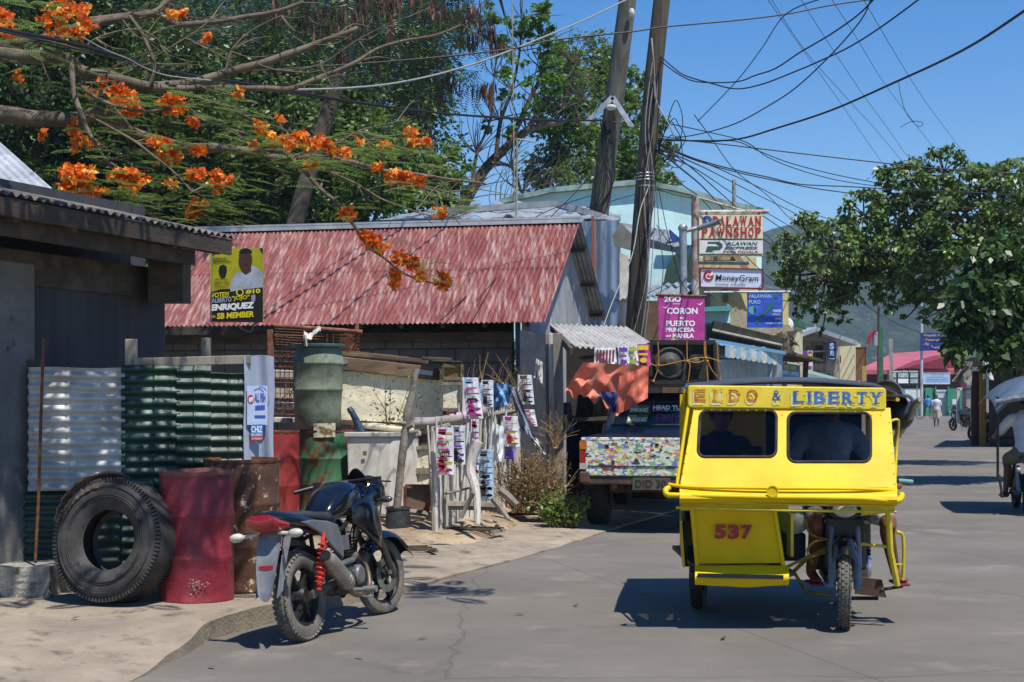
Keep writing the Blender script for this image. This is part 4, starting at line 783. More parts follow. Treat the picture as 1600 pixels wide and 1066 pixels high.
# ============================================================ black street motorcycle (x forward, y left, z up)
def street_bike(name, label, x, y, hd, lean, body, side, shock, dusty=True, detail=True, z=0, group=None, steer=-.17):
    t = thing(name, label, 'motorcycle', (x, y, z), 0, group); t.rotation_mode = 'QUATERNION'
    t.rotation_quaternion = (Matrix.Rotation(hd, 3, 'Z') @ Matrix.Rotation(-lean, 3, 'X')).to_quaternion()
    t.scale = (.98,.98,.98); t.rotation_mode = 'XYZ'; t.rotation_euler = (Matrix.Rotation(hd, 3, 'Z') @ Matrix.Rotation(-lean, 3, 'X')).to_euler()
    B = lambda m, n, mt, par=t, **k: m.build(n, mt, par, world=False, **k)
    wheel(t, (0,0,.3), .3, .105, dusty=dusty); 
    wheel(t, (1.27,0,.29), .29, .085, dusty=dusty, steer=steer, disc=-.06, rim_col=None, knobs=False)
    m = MB(); m.loft([(.32,0,.80,.09,.03),(.40,0,.83,.115,.07),(.5,0,.87,.135,.11),(.63,0,.90,.145,.128),(.78,0,.905,.14,.125),(.88,0,.89,.10,.09),(.94,0,.87,.06,.05)], 28, 2.9); tank = B(m,'fuel_tank',body,smooth=True,angle=60)
    for s in (-1,1):
        m = MB(); m.loft([(.62,s*.13,.80,.012,.07),(.72,s*.165,.78,.025,.12),(.86,s*.19,.72,.03,.17),(.97,s*.17,.66,.025,.15),(1.03,s*.14,.62,.012,.09)], 14, 2.6); B(m,'tank_shroud',body,smooth=True,angle=50)
    m = MB(); m.loft([(-.12,0,.835,.06,.02),(-.02,0,.84,.10,.035),(.12,0,.82,.125,.04),(.28,0,.795,.13,.04),(.42,0,.80,.10,.05),(.47,0,.83,.06,.05)], 18, 2.6); B(m,'seat',M('seat_vinyl','#26282c','#303338',sc=6,rough=.6),smooth=True,angle=60)
    m = MB(); m.loft([(-.42,0,.865,.06,.03),(-.36,0,.85,.095,.05),(-.2,0,.82,.12,.065),(0,0,.79,.13,.06),(.2,0,.745,.13,.05)], 18, 2.4); tail = B(m,'tail_fairing',body,smooth=True,angle=60)
    for s in (-1,1):
        m = MB(); poly = [(-.16,.80),(.02,.80),(.22,.775),(.36,.74),(.42,.60),(.40,.50),(.30,.56),(.10,.70)]; m.prism(poly, (0,s*.128,0), (1,0,0), (0,0,1), (0,s*.028,0), 1); B(m,'side_panel',side,bevel=.01)
    m = MB(); m.loft([(-.43,0,.845,.085,.028),(-.425,0,.83,.11,.045),(-.36,0,.80,.118,.055),(-.26,0,.79,.12,.03)], 18, 2.8); B(m,'tail_light',M('tail_red','#8e1414',rough=.12,coat=.8,var=.1,sc=30),smooth=True,angle=60)
    for s in (-1,1):
        m = MB(); m.tube([(-.34,s*.08,.75),(-.36,s*.17,.74)],.012,8); m.ball((-.37,s*.215,.74),(.035,.055,.03)); B(m,'indicator',M('indicator_lens','#b9b0a2','#d0c8ba',sc=9,rough=.2,coat=.5),smooth=True)
    # rear mudguard with plate holder
    m = MB(); prof = [(.02,.0)]; 
    m.sheet(lambda u, v: ((-.30-.16*v-.02*math.sin(v*3), (-.085+.17*u)*(1-.45*v*v), .76-.44*v+.05*(2*u-1)**2*v-.03*math.cos((u-.5)*PI)*0)), 6, 12, .012, (1,0,0)); m.sheet(lambda u, v: (-.26-.19*v, -.085+.0*u, .76-.42*v) if u < .5 else (-.16-.2*v*(1.3-.3*v), -.08, .74-.36*v), 1, 10, .006, (0,1,0)); m.sheet(lambda u, v: (-.26-.19*v, .075, .76-.42*v) if u < .5 else (-.16-.2*v*(1.3-.3*v), .075, .74-.36*v), 1, 10, .006, (0,1,0))
    mg = B(m,'rear_mudguard',M('mudguard_grey','#6b6d70','#808285',sc=6,rough=.45))
    m = MB(); m.box((-.405,0,.535),(.014,.10,.028)); B(m,'reflector',ink['red'],mg)
    m = MB(); m.sheet(lambda u, v: ((.33*math.cos(.6+1.7*u)),-.055+.11*v,.3+.335*math.sin(.6+1.7*u)),14,3,.004,(0,0,1)); B(m,'inner_fender',blk)
    for s in (-1,1):
        sh = None; m = MB(); m.tube([(-.0,s*.145,.33),(.06,s*.15,.50)],.018,8); m.tube([(.06,s*.15,.5),(.14,s*.15,.70)],.014,8); spring(m,(.005,s*.15,.37),(.12,s*.15,.64),.028,.0075,9); B(m,'shock_absorber',shock,smooth=True)
        m = MB(); m.bar((-.03,s*.10,.30),(.48,s*.09,.36),.03,.045); m.bar((.0,s*.105,.30),(.10,s*.10,.36),.02,.06); B(m,'swingarm',M('swing_metal','#5c5853','#77726b',sc=9,rough=.5,metal=.5))
    # frame, engine
    m = MB(); m.tube([(.98,0,.82),(.90,0,.55),(.80,0,.30),(.62,0,.22)],.02,8)
    for s in (-1,1): m.tube([(.95,s*.02,.86),(.6,s*.09,.72),(.35,s*.11,.66),(-.15,s*.1,.76),(-.3,s*.08,.78)],.016,8); m.tube([(.42,s*.1,.70),(.46,s*.1,.36)],.016,8)
    B(m,'frame',steel_dark,smooth=True)
    m = MB(); m.loft([(.42,0,.36,.09,.10),(.50,0,.36,.12,.125),(.62,0,.35,.125,.125),(.70,0,.34,.10,.10),(.76,0,.33,.06,.07)],18,3); eng = B(m,'engine',M('engine_alloy','#3d3c3a','#5b5955',sc=10,rough=.5,metal=.5,bump=.2),smooth=True,angle=45)
    m = MB()
    for k in range(8): m.box((.66+.012*k,0,.46+.022*k),(.14,.14,.010))
    m.box((.70,0,.545),(.10,.10,.19)); B(m,'cylinder_fins',steel_dark)
    m = MB(); m.lathe([(0,-.15),(.055,-.15),(.07,-.135),(.07,-.1)],20,c=(.66,0,.36),axis='Y'); m.lathe([(0,-.14),(.045,-.14),(.055,-.12)],20,c=(.52,0,.33),axis='Y'); m.lathe([(0,.15),(.06,.15),(.075,.13),(.075,.1)],20,c=(.6,0,.34),axis='Y'); B(m,'crankcase_cover',alu,smooth=True)
    m = MB(); m.tube([(.44,.1,.55),(.50,.09,.53)],.035,10); m.box((.5,-.1,.60),(.12,.05,.10)); m.tube([(.42,-.11,.46),(.60,-.12,.47),(.70,-.1,.5)],.02,8); B(m,'carburettor',alu,smooth=True,angle=40)
    m = MB(); m.curve([(.78,-.05,.50),(.86,-.09,.40),(.80,-.13,.26),(.62,-.15,.22),(.48,-.155,.25),(.40,-.16,.31)],[.018,.019,.019,.02,.022,.026],10); B(m,'exhaust_pipe',M('exhaust_brown','#6b5c4a','#8a7d6c',sc=9,rough=.5,metal=.6),smooth=True)
    m = MB(); q0, q1 = Vector((.40,-.175,.31)), Vector((.04,-.20,.55)); d = q1-q0; m.tube([q0, q0+d*.08, q0+d*.12, q0+d*.85, q0+d*.92, q0+d*1.0],[.03,.055,.058,.058,.045,.03],20)
    m.tube([q0+d*.18,q0+d*.2],[.061,.061],20); m.tube([q0+d*.26,q0+d*.28],[.061,.061],20); mf = B(m,'muffler',M('muffler_alloy','#8d867b','#a9a298',sc=6,rough=.4,metal=.6,c3='#6a5f52',sc3=9),smooth=True,angle=40)
    m = MB(); m.tube([q0+d*.995,q0+d*1.03],[.038,.038],16); m.cur = 0; B(m,'muffler_tip',blk,mf,smooth=True,angle=40)
    m = MB(); m.tube([(.50,-.12,.27),(.52,-.30,.26)],.014,8); m.tube([(.52,-.22,.262),(.52,-.32,.262)],.024,10); m.tube([(.56,.12,.27),(.56,.30,.26)],.02,8); m.tube([(.22,-.12,.42),(.24,-.24,.41)],.016,8); m.curve([(.50,-.14,.25),(.64,-.17,.2),(.78,-.16,.19)],.009,6); B(m,'footrest',M('footpeg','#8a8680',sc=9,rough=.5,metal=.5),smooth=True)
    m = MB(); m.tube([(.52,.13,.24),(.44,.33,.03),(.40,.36,.012)],.013,8); B(m,'side_stand',steel_dark)
    # front end, steered
    T0 = Matrix.Translation((1.0,0,.80)) @ Matrix.Rotation(steer, 4, 'Z'); 
    def fp(x, y, z): return tuple(T0 @ Vector((x-1.0,y,z-.80)))
    m = MB()
    for s in (-1,1): m.tube([fp(1.0,s*.085,.84),fp(1.13,s*.085,.56)],.02,10); m.tube([fp(1.12,s*.085,.58),fp(1.27,s*.08,.27)],.027,10)
    m.bar(fp(1.0,-.11,.84),fp(1.0,.11,.84),.06,.03); m.bar(fp(1.06,-.11,.72),fp(1.06,.11,.72),.06,.03); m.tube([fp(1.27,-.12,.29),fp(1.27,.12,.29)],.01,8); B(m,'front_fork',M('fork_leg','#5b4f40','#4a4642',sc=7,rough=.4,metal=.5),smooth=True,angle=40)
    m = MB(); m.sheet(lambda u, v: fp(1.27+.335*math.cos(.45+2.0*u),(-.07+.14*v),.29+.33*math.sin(.45+2.0*u)-.05*(2*v-1)**2),18,8,.005,(0,0,1)); B(m,'front_fender',body,smooth=True,angle=50)
    m = MB(); m.box(fp(1.24,-.075,.34),(.06,.03,.09)); B(m,'brake_caliper',alu,bevel=.006)
    m = MB(); m.loft([(.98,0,.86,.05,.04),(1.04,0,.90,.12,.12),(1.14,0,.92,.13,.13),(1.22,0,.91,.11,.11),(1.27,0,.90,.07,.07)],18,2.6); m.v = [tuple(T0 @ (Vector(v)-Vector((1.0,0,.80)))) for v in m.v]; hf_ = B(m,'headlight_fairing',body,smooth=True,angle=60)
    m = MB(); m.sheet(lambda u, v: fp(1.02+.12*v-.05*v*v,-.10+.2*u,1.0+.11*(1-(2*u-1)**2)*(1-v)),8,5,.006,(1,0,.2)); B(m,'fly_screen',blk,smooth=True)
    m = MB(); m.ball(fp(1.245,0,.90),(.05,.085,.08)); B(m,'headlight',M('lens','#c9ccd0',rough=.05,coat=.8,var=0,rvar=0),smooth=True)
    m = MB(); m.curve([fp(.78,-.37,.98),fp(.88,-.30,1.0),fp(.97,-.14,1.02),fp(1.0,0,1.02),fp(.97,.14,1.02),fp(.88,.30,1.0),fp(.78,.37,.98)],.011,8); B(m,'handlebar',steel_dark,smooth=True)
    for s in (-1,1):
        m = MB(); m.tube([fp(.885,s*.295,1.0),fp(.77,s*.385,.978)],.018,10); m.box(fp(.90,s*.27,1.01),(.05,.05,.05)); m.tube([fp(.93,s*.27,1.0),fp(.88,s*.40,.99)],.006,6); B(m,'hand_grip',blk,smooth=True,angle=40)
        m = MB(); m.tube([fp(1.1,s*.10,.86),fp(1.08,s*.17,.86)],.01,6); m.ball(fp(1.07,s*.22,.86),(.03,.05,.025)); B(m,'front_indicator',M('indicator_grey','#3d3f42',rough=.3,coat=.5),smooth=True)
    for i, c in enumerate([[fp(1.0,-.1,1.0),fp(1.12,-.16,.95),fp(1.1,-.12,.7),fp(1.2,-.1,.4)],[fp(.92,.2,1.0),fp(1.08,.12,1.0),fp(1.04,.05,.8),fp(.9,.03,.6)],[fp(.9,-.22,1.0),fp(1.06,-.1,1.0),fp(1.0,-.08,.75),fp(.8,-.09,.55)]]):
        m = MB(); m.curve(c,.005,6); B(m,'control_cable',cable,smooth=True)
    return t
street_bike('street_motorcycle','black motorcycle with silver side panels and red shock springs parked at the kerb',-1.36,9.32,R(70.5),R(6.5),blk_gloss,M('side_silver','#6f7174','#7d7f82',sc=4,rough=.35,metal=.4,coat=.3),M('shock_red','#c23420','#ad2c1c',sc=9,rough=.4))
# ============================================================ people
def remesh(o, vox=.012, sm=4):
    r = o.modifiers.new('remesh','REMESH'); r.mode = 'VOXEL'; r.voxel_size = vox; r.use_smooth_shade = True
    s = o.modifiers.new('smooth','SMOOTH'); s.iterations = sm; s.factor = .5
def limb(m, pts, rs, n=12):
    q, rr = smooth(pts, rs, 4); m.tube(q, rr, n)
    for p, r in zip(pts, rs): m.ball(p, r*.98, 10, 7)
def hand(m, wrist, d, side, k=1.0, curl=.6):
    """palm and five fingers from the wrist along d; side = direction of the thumb"""
    d = Vector(d).normalized(); s = Vector(side); s = (s-d*s.dot(d)).normalized(); n = d.cross(s); w0 = Vector(wrist)
    pc_ = w0+d*.05*k
    m.tube([w0, w0+d*.03*k, w0+d*.085*k], [.026*k,.034*k,.03*k], 10)
    for i, l in enumerate((.07,.078,.072,.058)):
        b = w0+d*.08*k+s*(.030-.02*i)*k; c1 = b+(d*math.cos(curl*.5)+n*math.sin(curl*.5))*l*.5*k; c2 = c1+(d*math.cos(curl*1.6)+n*math.sin(curl*1.6))*l*.5*k
        m.tube([b-d*.02*k, b, c1, c2], [.009*k,.0098*k,.009*k,.0075*k], 8)
    b = w0+d*.025*k+s*.026*k; m.tube([b, b+(s*.6+d*.8)*.035*k, b+(s*.45+d*.9+n*.3)*.065*k], [.012*k,.011*k,.008*k], 8)
def head(m, c, fwd, k=1.0):
    c = Vector(c); f = Vector(fwd).normalized(); q = Matrix(((f.x,-f.y,0),(f.y,f.x,0),(0,0,1))).to_4x4(); q.translation = c; old = m.M; m.M = old @ q
    m.ball((0,0,.02*k),(.098*k,.078*k,.105*k),16,12); m.ball((.02*k,0,-.055*k),(.07*k,.058*k,.065*k),12,9); m.tube([(.088*k,0,.03*k),(.108*k,0,-.012*k),(.09*k,0,-.022*k)],[.01*k,.015*k,.01*k],8)
    for s in (-1,1): m.ball((0,s*.08*k,0),(.018*k,.012*k,.032*k),8,6)
    m.tube([(.085*k,-.022*k,-.05*k),(.092*k,0,-.05*k),(.085*k,.022*k,-.05*k)],.007*k,6); m.M = old
def face_parts(t, c, fwd, k=1.0):
    c = Vector(c); f = Vector(fwd).normalized(); s = Vector((-f.y,f.x,0))
    m = MB()
    for e in (-1,1): m.ball(c+f*.088*k+s*e*.03*k+UP*.018*k,(.009*k,.012*k,.007*k),8,6)
    m.build('eyes', M('eye_dark','#1a1210',rough=.3,var=0,rvar=0), t, smooth=True)
def hair_cap(t, c, fwd, k=1.0, mat=None):
    c = Vector(c); f = Vector(fwd).normalized(); m = MB(); m.M = Matrix.Translation(c-f*.012*k+UP*.035*k); m.ball((0,0,0),(.1*k,.092*k,.1*k),16,10)
    m.v = [v for v in m.v]; o = m.build('hair', mat or hair, t, smooth=True); return o
def person(label, base, parts, group=None):
    """parts: list of (name, material, builder(m), voxel)"""
    t = thing('person', label, 'person', base, 0, group)
    for nm, mt, fn, vx in parts:
        m = MB(); fn(m); o = m.build(nm, mt, t, smooth=True, angle=0); remesh(o, vx)
    return t
# ============================================================ yellow tricycle
tr = thing('motor_tricycle','bright yellow motorised tricycle cab numbered 537 driving towards the viewer','tricycle',(1.9,10.2,0))
W = Vector; yb = lambda m, n, mt, par=tr, **k: m.build(n, mt, par, **k)
def rrect(x0,y0,x1,y1,r,n=5):
    pts = []
    for cx,cy,a in ((x1-r,y0+r,-PI/2),(x1-r,y1-r,0),(x0+r,y1-r,PI/2),(x0+r,y0+r,PI)):
        pts += [(cx+r*math.cos(a+PI/2*i/n), cy+r*math.sin(a+PI/2*i/n)) for i in range(n+1)]
    return pts
# header sign (front of the canopy)
YH = 9.92
pl = Plane(YH)
def solid_px(m, poly, Yf, th):   # polygon given in photo pixels at depth Yf(x,y), with thickness away from the viewer
    a = [P(x,y,Yf(x,y) if callable(Yf) else Yf) for x, y in poly]; b = [p+W((0,th,0)) for p in a]; k = len(a)
    m.add(a+b, [tuple(range(k)), tuple(range(2*k-1,k-1,-1))]+[(i,k+i,k+(i+1)%k,(i+1)%k) for i in range(k)])
m = MB(); hp = [(x, y+(x-1075)*.013) for x, y in rrect(1075,602,1385,637,6)]; solid_px(m, hp, YH, .05); hd = yb(m,'header_board',M('header_yellow','#d9bb20','#e2c83a',sc=3,rough=.55,c3='#b5a050',sc3=9,lo3=.62,hi3=.74),bevel=.008)
m = MB(); pl.text(m,'LIBERTY',1237,611,1380,630,.006,.02,sl=2,serif=True); yb(m,'blue_lettering',M('sign_blue','#2f57a0','#4a74b4',sc=9,rough=.5,c3='#c9b62a',sc3=22,lo3=.66,hi3=.7),hd)
m = MB(); pl.text(m,'LIBERTY',1233,615,1376,635,.003,.03,sl=2,serif=True); pl.text(m,'&',1206,616,1220,634,.003,.03); 
for i, c in enumerate('LIDO'): pl.text(m,c,1082+27*i,613,1099+27*i,633,.003,.03,sl=.3)
yb(m,'white_shadow_lettering',M('sign_shade','#cfcb9a','#e0cf3a',sc=11,rough=.5,lo=.45,hi=.55),hd)
m = MB(); 
for i, c in enumerate('EIDO'): pl.text(m,c,1085+27*i if c != 'I' else 1115,608+.3*i,1103+27*i if c != 'I' else 1121,627+.3*i,.006,.015)
for i, c in enumerate('EIDO'):
    for u0,u1,top in SER.get(c,[]): pl.rect(m, 1085+27*i+18*u0, (608 if top else 625)+.3*i, 1085+27*i+18*u1, (610 if top else 627)+.3*i, .007)
yb(m,'orange_lettering',M('sign_orange','#b9571f','#c9822a',sc=8,rough=.5,c3='#d6bc28',sc3=16,lo3=.55,hi3=.62),hd)
m = MB(); pl.text(m,'&',1207,610,1220,626,.006,.0); yb(m,'small_blue_lettering',ink['blue'],hd)
# windshield: sloping panel with two openings
YT, YL = 9.94, 9.64
def Yw(x, y): return YT+(YL-YT)*(y-640)/(760-640)
def strip(m, pts, th=.02): solid_px(m, pts, Yw, th)
XL = lambda y: 1086+(1064-1086)*(y-638)/(122); XR = lambda y: 1391+(1401-1391)*(y-640)/(122)
wl = rrect(1094,642,1213,714,11); wr = rrect(1231,645,1360,722,12)
wl = [(x-4*(y-642)/72*(1 if x < 1150 else .2), y) for x, y in wl]
m = MB()
from mathutils.geometry import tessellate_polygon
outer = [(XL(638),638),(XR(638),638),(XR(762),762),(XL(762),762)]
allp = outer+wl+wr; tris = tessellate_polygon([[W((x,y,0)) for x, y in q] for q in (outer, wl, wr)])
m.add([P(x,y,Yw(x,y)) for x, y in allp], [tuple(t) for t in tris])
import bmesh
o = yb(m,'windshield_panel',yellow); bmx = bmesh.new(); bmx.from_mesh(o.data); bmesh.ops.recalc_face_normals(bmx, faces=bmx.faces); bmx.to_mesh(o.data); bmx.free(); so = o.modifiers.new('solid','SOLIDIFY'); so.thickness = .012; so.offset = 0
for hole in (wl, wr):
    m = MB(); pts = [P(x,y,Yw(x,y))+W((0,-.006,0)) for x, y in hole]; m.tube(pts+[pts[0]], .011, 8); fr = yb(m,'window_seal',black_rub,smooth=True)
    m = MB(); m.add([P(x,y,Yw(x,y)+.012) for x, y in hole], [tuple(range(len(hole)))]); 
    if m.f and (Vector(m.v[1])-Vector(m.v[0])).cross(Vector(m.v[len(m.v)//2])-Vector(m.v[0])).y > 0: m.f = [tuple(reversed(f)) for f in m.f]
    gm = yb(m,'window_glass',glass_dark,fr); gm.data.materials.clear()
gl_ = bpy.data.materials.new('tinted_glass'); gl_.use_nodes = True; t_ = gl_.node_tree; t_.nodes.clear()
g1 = t_.nodes.new('ShaderNodeBsdfTransparent'); g1.inputs[0].default_value = (.34,.34,.34,1); g2 = t_.nodes.new('ShaderNodeBsdfGlossy'); g2.inputs['Roughness'].default_value = .02; g2.inputs[0].default_value = (.45,.45,.45,1)
fr_ = t_.nodes.new('ShaderNodeFresnel'); fr_.inputs[0].default_value = 1.5; mx_ = t_.nodes.new('ShaderNodeMixShader'); oo_ = t_.nodes.new('ShaderNodeOutputMaterial')
t_.links.new(fr_.outputs[0], mx_.inputs[0]); t_.links.new(g1.outputs[0], mx_.inputs[1]); t_.links.new(g2.outputs[0], mx_.inputs[2]); t_.links.new(mx_.outputs[0], oo_.inputs[0])
for o in bpy.data.objects:
    if o.name.startswith('window_glass'): o.data.materials.append(gl_)
# nose: rolled lip, curved underside
m = MB(); prof = lambda x: 0
def W2(p): return W((p[0]+.124*(p[1]-9.9), p[1], p[2]))
def nose(u, v):
    x = 1062+340*u; a = -PI*.5+PI*1.25*v
    ys = [760,765,772,779,784,787,788,786]; Ys = [9.62,9.58,9.54,9.53,9.54,9.57,9.61,9.66]; f = v*7; i = min(int(f),6); k = f-i
    return P(x+(-0 if u < .5 else 0), ys[i]*(1-k)+ys[i+1]*k+2.5*u, Ys[i]*(1-k)+Ys[i+1]*k)
m.sheet(nose, 30, 14, .01, (0,1,.1)); yb(m,'nose_panel',yellow,smooth=True)
def belly(u, v):
    x = 1064+168*u; return P(x+(u<.02)*0, 786+12*v+2*u, 9.62+.10*v)
m = MB(); m.sheet(belly, 10, 6, .01, (0,1,0)); m.sheet(lambda u, v: P(1346+52*u, 786+20*v-5*u*v, 9.62+.10*v), 6, 6, .01, (0,1,0)); yb(m,'under_panel',yellow_old,smooth=True)
m = MB(); m.curve([P(1046,762,9.62),P(1040,766,9.6),P(1043,773,9.58),P(1062,774,9.56),P(1200,777,9.52),P(1340,779,9.53),P(1395,783,9.56),P(1407,779,9.6),P(1409,772,9.63)],[.018,.02,.02,.017,.016,.017,.02,.022,.02],12)
m.curve([P(1045,757,9.64),P(1080,761,9.58),P(1200,763,9.55),P(1340,764,9.56),P(1400,767,9.6)],.012,10); yb(m,'bumper_roll',yellow,smooth=True)
m = MB(); m.lathe([(.033,-.004),(.04,-.004),(.04,.004),(.033,.004)],28,axis='Y',close=True); m.v = [tuple(W(v)+P(1207,768,9.505)) for v in m.v]; m.lathe([(0,-.001),(.034,-.001),(.034,.004)],28,c=P(1207,768,9.507),axis='Y'); yb(m,'round_badge',yellow)
for i, (a, b, r) in enumerate([((1056,793),(1400,800),.009),((1064,784),(1395,791),.006)]):
    m = MB(); m.curve([P(*a,9.58),P((a[0]+b[0])/2,(a[1]+b[1])/2+1,9.54),P(*b,9.58)],r,8); yb(m,'front_rail',yellow_old,smooth=True)
# lower sidecar front, slightly inclined
def Yf(x, y): return 9.72+.10*(y-790)/100
m = MB(); solid_px(m, [(1077,788),(1214,796),(1226,880),(1090,881)], Yf, .02); lp = yb(m,'sidecar_front',yellow,bevel=.004)
m = MB(); solid_px(m, [(1078,790),(1084,790),(1093,886),(1087,888)], lambda x,y: Yf(x,y)-.02, .03); yb(m,'front_trim',yellow,bevel=.004); m = MB(); solid_px(m, [(1208,797),(1214,797),(1232,915),(1226,915)], lambda x,y: Yf(x,y)-.02, .03); yb(m,'front_trim',yellow,bevel=.004)
pl = Plane(9.73); m = MB(); 
for i,c in enumerate('537'): pl.text(m,c,1116+20.5*i,819+.4*i,1134+20.5*i,842+.4*i,.0+.035,.06); 
m.v = [tuple(W(v)+W((0,.02,0))) for v in m.v]; yb(m,'number_lettering',M('number_red','#a3201c','#8a1a18',sc=12,rough=.5),lp)
m = MB(); m.sheet(lambda u, v: P(1086+147*u, 884+(34-4*abs(u-.5)*2)*v+2*mnoise.noise(W((u*4,v*3,1))), 9.795-.11*math.sin(v*PI*.75)), 24, 10, .012, (0,1,0)); bp = yb(m,'bumper_plate',yellow,smooth=True)
m = MB(); m.bar(P(1090,899,9.68),P(1224,902,9.68),.012,.028); yb(m,'bumper_groove',blk,bp)
# sidecar body behind: side wall, floor, seat, back
m = MB(); solid = [ (1.04,9.74,.38),(1.04,9.74,.80),(1.02,11.5,.80),(1.05,11.5,.36)]
def quadbox(m, q, off): 
    q = [W2(p) for p in q]; o = W(off); m.add(q+[p+o for p in q], [(0,1,2,3),(7,6,5,4),(0,4,5,1),(1,5,6,2),(2,6,7,3),(3,7,4,0)])
m = MB(); quadbox(m, [(1.19,9.86,.42),(1.17,9.86,.72),(1.16,11.6,.74),(1.16,11.6,.36)], (.015,0,0)); quadbox(m, [(1.16,11.6,.36),(1.16,11.6,1.62),(1.86,11.6,1.62),(1.86,11.6,.36)], (0,.02,0)); yb(m,'sidecar_body',yellow)
m = MB(); m.box((1.64,10.75,.37),(.66,1.75,.03)); yb(m,'sidecar_floor',M('floor_metal','#4a4630',rough=.7))
m = MB(); m.box((1.70,11.3,.66),(.60,.42,.12)); m.box((1.73,11.52,.95),(.60,.08,.5)); yb(m,'sidecar_seat',M('seat_blue','#16182a','#1f2338',sc=6,rough=.6),bevel=.03)
# dark door curtain at the left
m = MB(); m.sheet(lambda u, v: W2((1.20-.015*math.sin(u*8), 10.0+.5*u, .40+.42*v)), 12, 6, .006, (1,0,0)); yb(m,'door_curtain',M('curtain_navy','#10142a',rough=.8),smooth=True)
# canopy roof
m = MB()
def roof(u, v):
    y_ = 9.93+1.95*v; xl, xr = (1.22-.10*v*0, 2.62+.0*v); x = 1.20+(2.68-1.20)*u
    z = 1.665+.05*math.sin(PI*min(1,max(0,u)))+.035*math.sin(PI*min(1,v*1.1))-.0*v
    if u > .93: z -= (u-.93)*1.6*(.3+v)
    return W2((x+.02*v, y_, z))
m.sheet(roof, 30, 18, .012, (0,0,-1)); yb(m,'canopy_roof',M('canopy_vinyl','#3b3d42','#4b4d52',sc=3,rough=.5,bump=.15,bsc=8),smooth=True)
m = MB(); m.curve([W2((2.66,9.98,1.62)),W2((2.83,10.3,1.60)),W2((2.93,10.8,1.52)),W2((2.95,11.4,1.42)),W2((2.86,11.85,1.40))],.014,8); m.sheet(lambda u, v: W2((2.62+.30*math.sin(v*PI/2)*(.35+.65*math.sin(u*PI*.75)), 10.0+1.8*u, 1.72-.05*u-.26*(1-math.cos(v*PI/2))*(.3+.7*u))), 18, 8, .01, (0,0,-1)); yb(m,'canopy_side',M('canopy_grey','#5d5f63','#74767a',sc=4,rough=.4,bump=.3,bsc=12),smooth=True)
m = MB(); m.curve([W2((2.88,10.1+.22*i,1.58-.06*i+.03*(i%2))) for i in range(8)],[.02,.028,.02,.028,.022,.026,.02,.012],8); yb(m,'rolled_curtain',M('plastic_clear','#8d8b84','#a9a79f',sc=16,rough=.3,bump=.8,bsc=25),smooth=True)
m = MB(); m.M = Matrix.Translation((2.93,10.8,1.47)); m.ball((0,0,0),(.12,.16,.13),18,12); yb(m,'tail_speaker',M('tail_black','#2a2b2d',rough=.4),smooth=True)
# frame tubes
m = MB(); quadbox(m, [(1.22,11.75,.95),(2.66,11.75,.95),(2.66,11.75,1.66),(1.22,11.75,1.66)], (0,.01,0)); yb(m,'dark_backing',M('backing_dark','#15171c',rough=.8))  # dark sheet added behind the cab so the windows show a shaded interior
m = MB()
for i in range(22): m.ball(P(1084+14*i,640.5+.3*i*.45,YH-.02),.005,6,4)
for y in range(660,760,16): m.ball(P(1388+(y-640)*.09,y,Yw(0,y)-.012),.0045,6,4); m.ball(P(1084-(y-640)*.17,y,Yw(0,y)-.012),.0045,6,4)
yb(m,'rivets',yellow_old)
tubes = [([(1.24,9.98,1.62),(1.15,9.72,1.0)],.012),([(2.70,10.0,1.58),(2.72,11.7,1.60)],.014),([(1.22,10.0,1.66),(1.22,11.6,1.66)],.014),([(1.18,11.6,.4),(1.20,11.6,1.66)],.016),([(2.70,11.7,.8),(2.70,11.7,1.6)],.014)]
for pts,r in tubes: m = MB(); m.tube([W2(q) for q in pts],r,8); yb(m,'frame_tube',yellow,smooth=True)
m = MB(); solid_px(m, [(1381,648),(1391,646),(1402,766),(1389,766)], lambda x,y: Yw(x,y)-.006, .03); yb(m,'corner_post',yellow); m = MB(); solid_px(m, [(1084,640),(1090,640),(1072,764),(1062,762)], lambda x,y: Yw(x,y)-.006, .03); yb(m,'corner_post',yellow)
m = MB(); m.curve([P(1392,658,10.05),P(1402,656,10.06),P(1404,664,10.08),P(1401,700,10.1),P(1398,765,9.95)],.010,8); yb(m,'side_rail',yellow_old,smooth=True)
m = MB(); m.tube([P(1388,800,9.75),P(1391,860,9.8),P(1402,915,9.85)],.022,8); m.tube([P(1345,850,9.85),P(1392,855,9.8)],.011,8); m.curve([P(1400,831,9.9),P(1410,836,9.92),P(1412,860,9.93),P(1411,902,9.95)],.012,8); m.tube([P(1396,882,9.85),P(1411,882,9.95)],.006,6); yb(m,'leg_guard',yellow_old,smooth=True)
m = MB(); m.tube([P(1233,900,9.9),P(1262,872,10),P(1290,862,10.05)],.014,8); m.tube([P(1232,885,9.8),P(1300,852,10)],.012,8); m.curve([P(1270,880,10),P(1262,860,10),P(1275,846,10),P(1300,842,10)],.010,8); m.curve([P(1258,812,10),P(1268,836,10.05),P(1300,844,10)],.009,8); m.tube([P(1240,893,9.9),P(1260,925,10.2),P(1300,930,10.3)],.012,8); yb(m,'sidecar_link',M('link_yellow','#8e7c1c','#6b5a24',sc=9,rough=.6),smooth=True)
m = MB(); m.tube([W2((1.2,10.7,.34)),W2((1.9,10.7,.34))],.018,8); m.tube([W2((1.25,9.9,.36)),W2((1.25,11.5,.36))],.018,8); m.tube([W2((1.82,9.9,.36)),W2((1.82,11.5,.36))],.018,8); yb(m,'chassis_tube',steel_dark)
